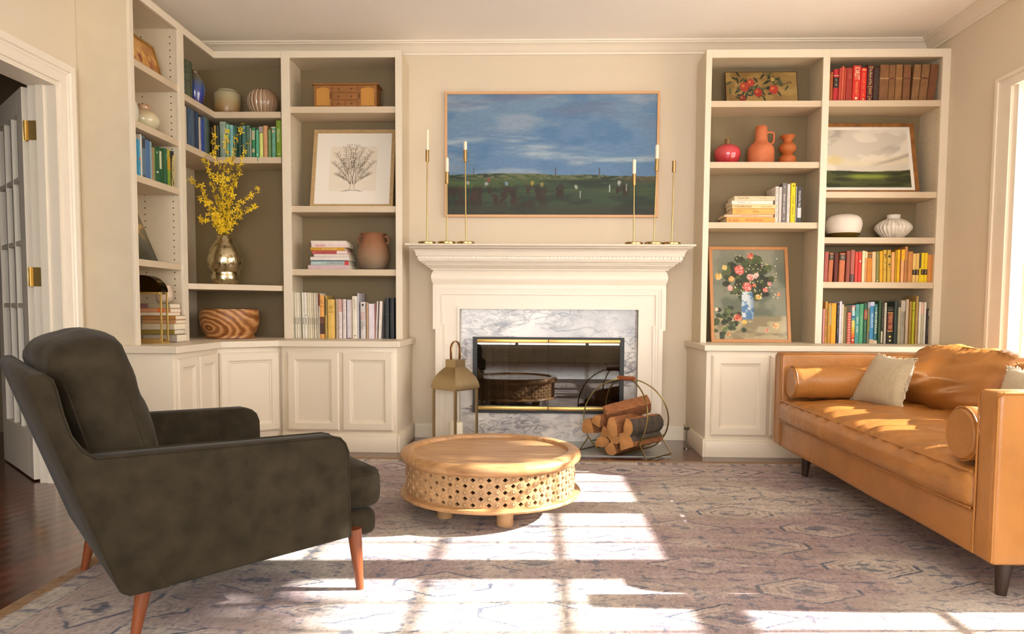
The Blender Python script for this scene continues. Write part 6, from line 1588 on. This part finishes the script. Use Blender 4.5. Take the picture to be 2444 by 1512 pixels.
# botanical line drawing, left bookcase: a generic sprig spreading from the base
def line_art(parent_label):
    q = lean(739, 937, 491, 309, L3Z[1], 5.20, 5.33)
    t = framed('line_drawing', parent_label, q, 0.025, 0.026, mat('linen_wrapped_frame', '#b7996c', 0.7, var=0.12, scale=50, bump=0.3, bscale=150), lambda U, V: np.ones(U.shape + (3,)) * h2('#e6dccb') * (0.98 + .03 * fbm(U * 20, V * 20, 3, 2))[..., None], (40, 40), M_print, 0.10, mat('white_mount', '#e9e4da', 0.8, var=0.01))
    o, lr, ul = map(Vector, q); r = (lr - o); W = r.length; r.normalize(); u = ul - o; H = u.length; u.normalize(); n = r.cross(u)
    b = MB(); rnd = random.Random(4)
    def P(x, y): return o + r * (W * x) + u * (H * y) - n * 0.0052
    def stroke(pts, w=0.0011): b.tube([P(*p) for p in pts], w, 4)
    tips = [(.27, .56), (.30, .68), (.37, .60), (.39, .75), (.45, .78), (.50, .68), (.53, .78), (.60, .74), (.64, .62), (.71, .70), (.74, .57), (.31, .42), (.70, .43)]
    for (tx, ty) in tips:
        b0 = (.5 + (tx - .5) * .15, .30); pts = []
        for k in range(9):
            s_ = k / 8; x = b0[0] + (tx - b0[0]) * s_ ** 1.2 + .008 * math.sin(k * 2 + tx * 30); y = b0[1] + (ty - b0[1]) * s_ ** .85
            pts.append((x, y))
        stroke(pts)
        for k in range(3, 9):
            x, y = pts[k]
            for sg in (-1, 1):
                a = PI / 2 + sg * rnd.uniform(.5, 1.0) - (tx - .5); L_ = .046
                d = (math.cos(a), math.sin(a)); pn = (-d[1], d[0])
                lf = [(x, y)] + [(x + d[0] * L_ * s_ + pn[0] * .012 * e * math.sin(PI * s_), y + d[1] * L_ * s_ + pn[1] * .012 * e * math.sin(PI * s_)) for e, ss in ((1, (.25, .5, .75, 1)), (-1, (.75, .5, .25))) for s_ in ss] + [(x, y)]
                stroke(lf, 0.0008)
    stroke([(.36, .205), (.41, .22), (.45, .225), (.47, .25), (.475, .30)]); stroke([(.62, .205), (.57, .22), (.54, .225), (.52, .25), (.52, .30)]); stroke([(.4, .21), (.5, .225), (.6, .21)])
    b.build('ink_lines', mat('sepia_ink', '#6a5a40', 0.8), t, smooth=False)
line_art('square linen framed line drawing of a leafy sprig in the left bookcase')
# pomegranate panel, top of right bookcase
def art_pom(U, V):
    col = mixc(np.ones(U.shape + (3,)) * h2('#9a7c46'), h2('#7d6234'), sstep(.4, .65, fbm(U * 5, V * 5, 8, 4))); col = mixc(col, h2('#b0935a'), sstep(.6, 1, U) * .5)
    rnd = random.Random(2)
    for i in range(70):
        x, y = (rnd.gauss(.30, .14), rnd.gauss(.48, .2)) if i < 48 else (rnd.gauss(.68, .10), rnd.gauss(.62, .13))
        if not (.04 < x < .93 and .06 < y < .95): continue
        a = rnd.uniform(0, PI); cx, sx_ = math.cos(a), math.sin(a); X2, Y2 = (U - x) * 2.3, (V - y)
        d = np.sqrt(((X2 * cx + Y2 * sx_) / .12) ** 2 + ((-X2 * sx_ + Y2 * cx) / .035) ** 2)
        col = mixc(col, h2(rnd.choice(['#2c3322', '#3c4630', '#4b5638', '#232a1c'])), 1 - sstep(.7, 1, d))
    for i, (x, y, s_, c) in enumerate([(.26, .55, .07, '#a03a26'), (.35, .68, .055, '#a83a30'), (.45, .38, .063, '#9c2f24'), (.67, .47, .066, '#a8362a'), (.23, .2, .05, '#7a2c20')]):
        d = np.hypot((U - x) * 2.3 / 2.3 / s_, (V - y) / (s_ * 2.25)); col = mixc(col, h2(c), 1 - sstep(.88, 1, d)); col = mixc(col, h2('#d8a050'), (1 - sstep(.0, .5, np.hypot((U - x + s_ * .25) / s_, (V - y - s_ * .5) / (s_ * 2.25)))) * .8)
    d = np.hypot((U - .66) / .03, (V - .78) / .07); col = mixc(col, h2('#b09048'), 1 - sstep(.8, 1, d))
    for k in range(3): col = mixc(col, h2('#4a3c22'), (np.abs(V - (.62 + .2 * (U - .7) + .03 * k * np.sin(U * 30))) < .008) * ((U > .7) & (U < .93)) * .8)
    return col
framed('fruit_panel', 'unframed old painted panel of red pomegranates, top of right bookcase', lean(1734, 1907, 239, 171, R1Z[0], 5.22, 5.28), 0.014, 0.003, mat('dark_panel_edge', '#4a3318', 0.6), art_pom, (260, 110), M_paint)
# pear landscape in a gilt frame, wall wing
def art_pear(U, V):
    col = mixc(np.ones(U.shape + (3,)) * h2('#c99a5c'), h2('#a87238'), sstep(.4, .65, fbm(U * 4, V * 4, 8, 4)))
    for i, (x, y) in enumerate([(.30, .42), (.48, .34), (.62, .30), (.78, .28), (.15, .45)]):
        col = blob(col, U, V, x, y, .07, .22, ['#d8a850', '#8c4c24', '#c88a3c', '#9a5a2c', '#b87834'][i], .3, .2, i); col = blob(col, U, V, x, y + .2, .03, .14, '#d9ae62', .4, .2, i + 9)
    return mixc(col, h2('#6a3c1c'), (1 - sstep(.0, .2, V)) * .7)
pA, pB = PX(312, 150, -2.28), PX(391, 180, -2.28)
framed('pear_picture', 'gilt framed painting of pears leaning in the wall wing\'s top shelf', ((-2.255, 4.075, WZs[0] + .001), (-2.255, 4.49, WZs[0] + .001), (-2.31, 4.075, WZs[0] + .20)), 0.018, 0.017, mat('old_gilt_frame', '#a8803a', 0.4, 0.6, var=0.2, scale=30), art_pear, (140, 90), M_paint)
def art_autumn(U, V):
    col = mixc(np.ones(U.shape + (3,)) * h2('#6a5f3c'), h2('#2c2e22'), 1 - sstep(.1, .5, V)); col = mixc(col, h2('#b08a4a'), sstep(.5, .65, fbm(U * 12, V * 12, 3, 4)) * sstep(.2, .5, V)); return mixc(col, h2('#93999a'), sstep(.75, .9, V))
framed('autumn_card', 'dark autumn landscape picture leaning back in the wall wing, half hidden', ((-2.27, 4.08, WZs[3] + .001), (-2.27, 4.405, WZs[3] + .001), (-2.44, 4.08, WZs[3] + .42)), 0.004, 0.001, M_black, art_autumn, (80, 110), M_print)

# ---------------------------------------------------------------- vases and pots
rib = lambda k, a0: (lambda a, z: 1 + a0 * (abs(math.sin(a * k / 2)) - 0.5))
pot('round_bud_vase', 'round glossy red vase with a short wooden neck, right bookcase', 'vase', 1728, 5.25, R1Z[1], [(0, 0), (20, 0), (25, 8), (29.5, 20), (30.5, 28), (28, 38), (20, 45), (10, 49), (5.5, 50), (5.5, 60), (5.2, 61.5), (3.8, 61), (3.8, 50), (0, 48)], glaze('red_drip_glaze', ['#a8202a', '#c8414a', '#a53e3c'], .12, axis=(0, .18), coat=.8))
b = MB().lathe([(5.7 * 5.25 / FPX, 0), (5.9 * 5.25 / FPX, .003), (5.9 * 5.25 / FPX, .032), (4.6 * 5.25 / FPX, .034), (4.2 * 5.25 / FPX, .02)], (PY(1728, 700, 5.25).x, 5.25, R1Z[1] + 50.5 * 5.25 / FPX), 20, cap=False)
nk = b.build('wooden_neck', mat('turned_neck_wood', '#7a5a30', 0.5, var=.15, scale=20)); vz = bpy.data.objects['round_bud_vase']; nk.location = nk.location - vz.location; nk.parent = vz
o, c, s_ = pot('terracotta_jug', 'tall terracotta jug with a square looped handle', 'jug', 1807, 5.25, R1Z[1], [(0, 0), (28, 0), (30, 3), (30, 30), (29, 40), (24, 47), (16, 53), (14, 60), (13.5, 72), (13, 82), (12.6, 89.5), (11, 90.5), (10, 88), (10, 55), (0, 50)], glaze('matt_terracotta', ['#b8623a', '#c9744a', '#b56038'], .75, scale=5, coat=0))
hx = MB(); X = lambda r, h: Vector(c) + Vector((r * s_, 0, h * s_))
hx.tube([X(12, 76), X(20, 77), X(26.5, 76), (X(29, 73)), X(29.3, 60), X(28.5, 54), X(24, 50.5), X(17, 51)], 0.0068, 10); hd = hx.build('handle', glaze('matt_terracotta', []) if False else _mats['matt_terracotta'], o)
o2, c, s_ = pot('stacked_vase', 'small orange terracotta vase of two stacked globes with a flared neck', 'vase', 1870, 5.25, R1Z[1], [(0, 0), (14, 0), (18, 5), (20, 12), (18, 19), (12, 24), (10, 26), (14, 30), (18, 34), (19.5, 40), (17.5, 46), (12, 51), (9, 54), (9, 57), (13, 62), (17, 67.5), (16, 69), (10, 60), (7, 54), (0, 50)], mat('burnt_orange_clay', '#b3602a', 0.65, var=.08))
# white apple box and ribbed vase
o, c, s_ = pot('ceramic_apple', 'white ceramic apple with a dark gold dipped base', 'ornament', 2008, 5.24, R2Z[2], [(25, 0), (28, 1.5), (34, 9), (38.5, 20), (40.5, 32), (39.5, 41), (35.5, 48.5), (29, 53), (21, 55.5), (13, 55.5), (6, 53.5), (2, 50), (0, 49)], mat('chalky_white_glaze', '#ddd3c6', 0.6, var=.06, scale=5))
b = MB().lathe([(0, 0), (27.4, 0), (30.6, 1.6), (36.6, 9.6), (36.9, 10.4), (36.2, 10.4)] and [(0, 0), (25.6 * s_, 0), (28.6 * s_, 1.3 * s_), (34.6 * s_, 8.8 * s_), (36.1 * s_, 12 * s_)], (c.x, 5.24, R2Z[2] + .0006), 40, cap=False)
g = b.build('dipped_base', mat('dark_gold_dip', '#6a5320', 0.35, .7, var=.15), o)
MB().tube([(c.x + .002, 5.24, R2Z[2] + 50 * s_), (c.x + .002, 5.237, R2Z[2] + 60 * s_), (c.x - .004, 5.233, R2Z[2] + 65 * s_)], [.004, .0035, .0045], 8).build('stalk', mat('stalk_brown', '#7d6a52', .6), o)
pot('ribbed_vase', 'squat white ribbed vase with a short neck, right bookcase', 'vase', 2126, 5.24, R2Z[2], [(0, 0), (18, 0), (22, 3), (32, 12), (38, 21), (39.5, 25), (37, 32), (29, 40), (19, 45), (14, 46.5), (13.5, 49), (14.5, 55), (13, 56), (12, 47), (0, 42)], glaze('speckled_white_glaze', ['#bdb3a2', '#dcd5c8', '#e2dccf'], .35, scale=25), n=156, rib=rib(26, .07), angle=80)
# clay pot with two ears
o, c, s_ = pot('clay_pot', 'brown clay pot with two small ear handles, left bookcase', 'pot', 892, 5.24, L3Z[2], [(0, 0), (27, 0), (31, 6), (36, 20), (38, 34), (36.5, 48), (32, 62), (28, 70), (27, 76), (28, 82), (31, 85), (30, 86.5), (26, 84), (25, 72), (0, 66)], glaze('weathered_clay', ['#6e6454', '#93765c', '#97694c', '#8f5c3e'], .85, axis=(0, .26), scale=8, bump=.3, coat=0))
for sg in (-1, 1):
    X = lambda r, h: Vector(c) + Vector((sg * r * s_, 0, h * s_))
    MB().tube([X(27, 80), X(33, 79), X(36.5, 74), X(36, 67), X(32, 62)], 0.0085, 10).build('handle', _mats['weathered_clay'], o)
# corner bookcase, top shelf
pot('stoneware_jar', 'cylindrical stoneware jar with grey green and brown glaze', 'jar', 551, 5.25, L2Z[0], [(0, 0), (28, 0), (30, 2), (30.5, 20), (31, 49), (29.5, 53), (24, 56), (22.5, 57), (22.5, 60), (20, 61), (19, 57), (0, 52)], glaze('ash_glaze', ['#7a5226', '#9c7f4e', '#a89c78', '#a39d80'], .4, axis=(0, .18), scale=6))
pot('globe_vase', 'globe vase with dark and white vertical ribs, top corner shelf', 'vase', 634, 5.25, L2Z[0], [(0, 0), (20, 0), (26, 7), (33, 20), (35.5, 33), (33, 46), (26, 56), (20, 61), (18, 60), (18, 54), (0, 40)], (lambda m: m)(mat('striped_slip_glaze', '#a8845c', .25, coat=.5)), n=160, rib=rib(20, .05), angle=80)
def stripes(m, n, c1, c2, c3):
    nt = m.node_tree; N = nt.nodes; L = nt.links
    tc = [q for q in N if q.type == 'TEX_COORD'][0]; rp = [q for q in N if q.type == 'VALTORGB'][0]
    gr = N.new('ShaderNodeTexGradient'); gr.gradient_type = 'RADIAL'; L.new(tc.outputs['Object'], gr.inputs[0])
    ml = N.new('ShaderNodeMath'); ml.operation = 'MULTIPLY'; ml.inputs[1].default_value = n; L.new(gr.outputs['Fac'], ml.inputs[0])
    fr = N.new('ShaderNodeMath'); fr.operation = 'FRACT'; L.new(ml.outputs[0], fr.inputs[0]); L.new(fr.outputs[0], rp.inputs[0])
    ramp(m, [(0, c1), (.68, c1), (.74, c2), (.84, c2), (.88, c3), (.97, c3), (1, c1)])
stripes(_mats['striped_slip_glaze'], 20, '#a8876a', '#e0d2b8', '#4a3826')
pot('blue_vase', 'tall glossy cobalt blue vase with a brown rim, corner wing', 'vase', 0, 4.98, L2Z[0], [(0, 0), (13, 0), (17, 10), (22, 28), (23, 42), (21, 56), (15, 68), (10, 74), (10, 78), (12, 81), (10.5, 82), (8, 76), (0, 70)], glaze('cobalt_glaze', ['#1c1a6e', '#27348c', '#2f4a86', '#5a5a4a', '#6e5838'], .1, axis=(0, .235), coat=.8), X=-2.29)
pot('textured_cylinder_vase', 'dark green woven textured cylinder vase, corner wing', 'vase', 0, 4.80, L2Z[0], [(0, 0), (22, 0), (24, 2), (24, 84), (22, 87), (19, 86), (19, 20), (0, 18)], mat('woven_green_glaze', '#4a5038', .5, var=.4, scale=60, bump=1.0, bscale=70), X=-2.295, n=60, rib=lambda a, z: 1 + .03 * math.sin(a * 15) * math.sin(z * 500))
# wall wing shelf two
pot('white_jar', 'pale white oval jar half hidden by the bookcase edge', 'jar', 0, 4.20, WZs[1], [(0, 0), (22, 0), (27, 20), (28, 38), (24, 55), (16, 62), (14, 64), (0, 62)], mat('milky_glaze', '#d9d6c4', .25, var=.05, coat=.5), X=-2.33)
pot('mottled_vase', 'rounded mottled cream glazed vase in the wall wing', 'vase', 0, 4.40, WZs[1], [(0, 0), (18, 0), (24, 8), (34, 22), (36, 30), (32, 42), (22, 52), (15, 56), (15, 61), (18, 64), (16, 65), (12, 58), (0, 50)], glaze('mottled_celadon', ['#a8a078', '#cfc8a8', '#c5b08c', '#b07a54'], .18, axis=(0, .17), scale=9, coat=.8), X=-2.335)
o, c, s_ = pot('pink_cup', 'small pale pink ceramic cup on top of the lying books', 'cup', 0, 4.47, ZCUP, [(0, 0), (11, 0), (16, 3), (19, 11), (19.5, 20), (17, 34), (14, 43), (12.5, 43), (15, 20), (0, 8)], glaze('blush_glaze', ['#b09a84', '#d8bfa8', '#dcc0ac'], .25, axis=(0, .09), coat=.5), X=-2.27)
# brass arched display lantern
t = thing('brass_arch_lantern', 'brass framed glass lantern with an arched dark top in the wall wing', 'lantern', (-2.29, 4.29, LZ))
xa, xb, y0, y1, zt = -2.41, -2.176, 4.25, 4.33, LZ + 0.30
def bars(y, nm):
    b = MB()
    for (x0, x1, za, zb) in ((xa, xa + .011, LZ + .012, zt), (xb - .011, xb, LZ + .012, zt), (xa + .011, xb - .011, zt - .012, zt), (xa + .011, xb - .011, LZ + .012, LZ + .026)): b.box(x0, x1, y, y + .008, za, zb)
    return b
fr_ = bars(y0, ''); fr_.build('front_frame', M_brass, t, bevel=.001, smooth=False); bars(y1 - .008, '').build('back_frame', M_brass, t, bevel=.001, smooth=False)
MB().box(xa - .004, xb + .004, y0 - .004, y1 + .004, LZ + .0005, LZ + .0115).build('base', M_brass, t, bevel=.001, smooth=False)
cxm, rr_ = (xa + xb) / 2, (xb - xa) / 2
arcp = [(cxm + rr_ * math.cos(PI * k / 24), zt + .001 + .098 * math.sin(PI * k / 24)) for k in range(25)]
MB().prism(arcp, y0, y1, 'y').build('arched_top', mat('bronzed_mirror', '#4c3c1c', 0.12, 1.0, var=.08), t, angle=30)
MB().box(xb - .004, xb - .002, y0 + .008, y1 - .008, LZ + .026, zt - .012).build('side_glass', M_lgl, t, smooth=False); MB().box(xa + .011, xb - .011, y0 + .003, y0 + .005, LZ + .026, zt - .012).build('front_glass', M_lgl, t, smooth=False)
# mini dresser
q0, q1 = PY(749, 252, 5.14), PY(899, 252, 5.14); zb = L3Z[0] + .0006; s_ = 5.14 / FPX; ht = 52 * s_
t = thing('jewellery_chest', 'miniature wooden dresser with cane doors and drawers, left bookcase', 'jewellery chest', ((q0.x + q1.x) / 2, 5.2, zb))
M_ch = mat('honey_pine', '#8d5a24', 0.45, var=.18, scale=6, stretch=(1, 3, 8)); D_ = .13
MB().box(q0.x, q1.x, 5.145, 5.145 + D_, zb, zb + ht).build('body', M_ch, t, bevel=.001, smooth=False)
MB().box(q0.x - .013, q1.x + .013, 5.133, 5.145 + D_ + .01, zb + ht, zb + ht + .011).build('top', M_ch, t, bevel=.003, smooth=False)
W3 = (q1.x - q0.x)
m_cane = mat('woven_cane', '#b9802c', .6, var=.1, scale=30)
nt = m_cane.node_tree; tcn = [n for n in nt.nodes if n.type == 'TEX_COORD'][0]; rpn = [n for n in nt.nodes if n.type == 'VALTORGB'][0]
mpn = nt.nodes.new('ShaderNodeMapping'); mpn.inputs['Rotation'].default_value = (PI / 2, 0, 0); brn = nt.nodes.new('ShaderNodeTexBrick'); nt.links.new(tcn.outputs['Object'], mpn.inputs[0]); nt.links.new(mpn.outputs[0], brn.inputs[0])
brn.offset = 0; brn.inputs['Scale'].default_value = 1; brn.inputs['Brick Width'].default_value = .0085; brn.inputs['Row Height'].default_value = .0085; brn.inputs['Mortar Size'].default_value = .0024; brn.inputs['Mortar Smooth'].default_value = 0
brn.inputs['Color1'].default_value = (*lin('#4a2c0c'), 1); brn.inputs['Color2'].default_value = (*lin('#4a2c0c'), 1); brn.inputs['Mortar'].default_value = (*lin('#c98f38'), 1); nt.links.new(brn.outputs[0], nt.nodes['Principled BSDF'].inputs['Base Color'])
for k, xo in enumerate((0.0, W3 * .71)):
    w_ = W3 * .285; x0 = q0.x + xo + .004
    b = MB(); b.box(x0, x0 + .014, 5.138, 5.145, zb + .006, zb + ht - .004); b.box(x0 + w_ - .018, x0 + w_ - .004, 5.138, 5.145, zb + .006, zb + ht - .004); b.box(x0 + .014, x0 + w_ - .018, 5.138, 5.145, zb + .006, zb + .014)
    arc_ = [(x0 + .014, zb + ht - .004), (x0 + .014, zb + ht - .026)] + [(x0 + .014 + (w_ - .032) * i / 8, zb + ht - .026 + .012 * math.sin(PI * i / 8)) for i in range(1, 8)] + [(x0 + w_ - .018, zb + ht - .026), (x0 + w_ - .018, zb + ht - .004)]
    b.prism(arc_, 5.138, 5.145, 'y')
    dr_ = b.build('door', M_ch, t, smooth=False)
    MB().box(x0 + .014, x0 + w_ - .018, 5.142, 5.1448, zb + .014, zb + ht - .014).build('cane_panel', m_cane, dr_, smooth=False)
    MB().rod((x0 + (w_ - .009 if k == 0 else .006), 5.130, zb + ht * .38), (x0 + (w_ - .009 if k == 0 else .006), 5.130, zb + ht * .62), .0022, n=8).build('pull', mat('dark_brass', '#5c4420', .4, .8), dr_)
for (xo, w_, za, h_, kn) in ((.30, .40, .68, .29, 2), (.30, .40, .34, .29, 2), (.30, .195, .03, .27, 1), (.505, .195, .03, .27, 1)):
    x0 = q0.x + W3 * xo; d_ = MB().box(x0, x0 + W3 * w_ - .003, 5.139, 5.1449, zb + ht * za, zb + ht * (za + h_)).build('drawer', M_ch, t, bevel=.0012, smooth=False)
    for i in range(kn):
        kx = x0 + W3 * w_ * ((.25, .75)[i] if kn == 2 else .5)
        MB().sphere((kx, 5.136, zb + ht * (za + h_ / 2)), .0055, 10).build('knob', mat('dark_turned_knob', '#5a3814', .4), d_)
# wooden bowl
b = MB(); cxb = PY(549, 800, 5.06); s_ = 5.06 / FPX
wood_b = mat('figured_acacia', '#a8713c', .4, var=.2, scale=5, bump=.05, spec=.4)
nt = wood_b.node_tree; N = nt.nodes; L = nt.links; rp = [n for n in N if n.type == 'VALTORGB'][0]; tc = [n for n in N if n.type == 'TEX_COORD'][0]
wv = N.new('ShaderNodeTexWave'); wv.wave_type = 'RINGS'; wv.rings_direction = 'Y'; wv.inputs['Scale'].default_value = 5; wv.inputs['Distortion'].default_value = 6; wv.inputs['Detail'].default_value = 3; wv.inputs['Detail Scale'].default_value = 0.9
mp = N.new('ShaderNodeMapping'); mp.inputs['Location'].default_value = (.05, 0, -.1); mp.inputs['Scale'].default_value = (.75, .6, 1.35); L.new(tc.outputs['Object'], mp.inputs[0]); L.new(mp.outputs[0], wv.inputs[0]); L.new(wv.outputs['Fac'], rp.inputs[0])
ramp(wood_b, [(0, '#8a5528'), (.3, '#b98350'), (.55, '#c99a66'), (.8, '#a8703c'), (1, '#7a4820')])
b.lathe([(r * s_, h * s_) for r, h in [(0, 0), (53, 0), (57, 1.5), (57, 6), (55, 9), (60, 16), (66, 30), (68.5, 45), (68, 58), (65.5, 65), (66.5, 67.5), (66, 70), (62, 71), (58, 69), (59, 55), (50, 20), (0, 12)]], (cxb.x, 5.06, LZ + .0006), 64, cap=False)
tag(b.build('wooden_bowl', wood_b, angle=50), 'round carved wooden bowl with swirling grain on the corner worktop', 'bowl')
# mercury glass vase with forsythia branches
m_merc = mat('mercury_glass', '#c9bfa0', .16, .95, var=.25, scale=30, bump=.35, bscale=28)
ramp(m_merc, [(.3, '#5a4c30'), (.42, '#b8aa84'), (.6, '#d9cfae'), (.75, '#8a7a54')])
VC = PY(537, 676, 5.08); s_ = 5.08 / FPX
b = MB().lathe([(r * s_, h * s_) for r, h in [(0, 0), (26, 0), (30, 4), (33, 14), (33, 24), (31, 30), (33, 34), (38, 44), (40.5, 56), (39.5, 70), (34, 86), (25, 100), (19, 108), (18, 117), (16, 118), (15, 108), (22, 92), (0, 88)]], (VC.x, 5.08, L2Z[2] + .0006), 48, cap=False)
tag(b.build('mercury_vase', m_merc, angle=60), 'silvery speckled mercury glass vase holding yellow branches', 'vase')
FB = thing('forsythia_branches', 'spray of yellow forsythia branches standing in the silvery vase', 'flowers', (VC.x, 5.08, L2Z[2] + .2))
M_stem = mat('olive_brown_twig', '#6b5a1e', .8, var=.2, scale=30); M_flw = mat('forsythia_yellow', '#f2d022', .55, var=.12, scale=40)
mouth = Vector((VC.x, 5.08, L2Z[2] + .32))
rnd = random.Random(12)
brs = [((575, 295), 5.04), ((507, 315), 4.98), ((490, 372), 4.93), ((455, 425), 4.88), ((472, 470), 4.92), ((620, 450), 5.02), ((612, 490), 5.06), ((585, 370), 5.12), ((545, 310), 5.06), ((528, 420), 4.96), ((560, 440), 5.0), ((600, 330), 5.14), ((500, 510), 4.97), ((468, 520), 4.94)]
for i, ((px, py), Y) in enumerate(brs):
    tip = PY(px, py, Y); base = mouth + Vector((rnd.uniform(-.02, .02), rnd.uniform(-.02, .02), -.18))
    path = []
    for k in range(13):
        u = k / 12; p = (mouth + Vector((rnd.uniform(-.004, .004), 0, 0))).lerp(tip, u) if k else mouth
        side = Vector((tip.x - mouth.x, 0, 0)); p = p - side * .16 * math.sin(PI * u) + Vector((0, 0, .03 * math.sin(PI * u)))
        p += Vector((noise.noise(Vector((i * 3.1, u * 4, 0))), noise.noise(Vector((i * 3.1, u * 4, 5))), 0)) * .02 * min(1, u * 4); path.append(p)
    st = MB().tube([base] + path, [.0035] + [.0034 - .0022 * k / 12 for k in range(13)], 6); br = st.build('branch', M_stem, FB)
    fl = MB(); nfl = 34 if i < 9 else 24
    for k in range(nfl):
        u = .12 + .88 * (k + rnd.random() * .6) / nfl; j = min(11, int(u * 12)); p = path[j].lerp(path[j + 1], u * 12 - j)
        p = p + Vector((rnd.gauss(0, .011), rnd.gauss(0, .011), rnd.gauss(0, .008)))
        p.x = min(p.x, -1.78)
        d = Vector((rnd.gauss(0, .7), rnd.gauss(-.5, .6), rnd.gauss(.1, .6))).normalized(); a = d.orthogonal().normalized(); c_ = d.cross(a); sz = rnd.uniform(.017, .025); ro = rnd.uniform(0, PI)
        for q in range(4):
            th = ro + q * PI / 2; e = a * math.cos(th) + c_ * math.sin(th); f_ = d.cross(e)
            n0 = len(fl.v)
            fl.add([p, p + e * sz * .5 + f_ * sz * .24 + d * sz * .35, p + e * sz * 1.05 + d * sz * .2, p + e * sz * .5 - f_ * sz * .24 + d * sz * .35, p + e * sz * .5 + d * sz * .22], [(0, 1, 4), (1, 2, 4), (2, 3, 4), (3, 0, 4)])
    tag(fl.build('blossoms', M_flw, br, smooth=False), kind='stuff')
# green ribbon bookmark
q = PY(435 + 1700 * .10583, 375, 5.105)
tag(MB().loft([[(q.x - .003, 5.118, L2Z[1] + .002), (q.x + .003, 5.118, L2Z[1] + .002)], [(q.x - .003, 5.1095, L2Z[1] + .001), (q.x + .003, 5.1095, L2Z[1] + .001)], [(q.x - .003, 5.108, L2Z[1] - .03), (q.x + .002, 5.108, L2Z[1] - .032)]], closed=False, cap=False).build('ribbon_bookmark', '#5aa286', solid=.0006), 'sea green ribbon bookmark hanging over the corner shelf edge', 'bookmark')
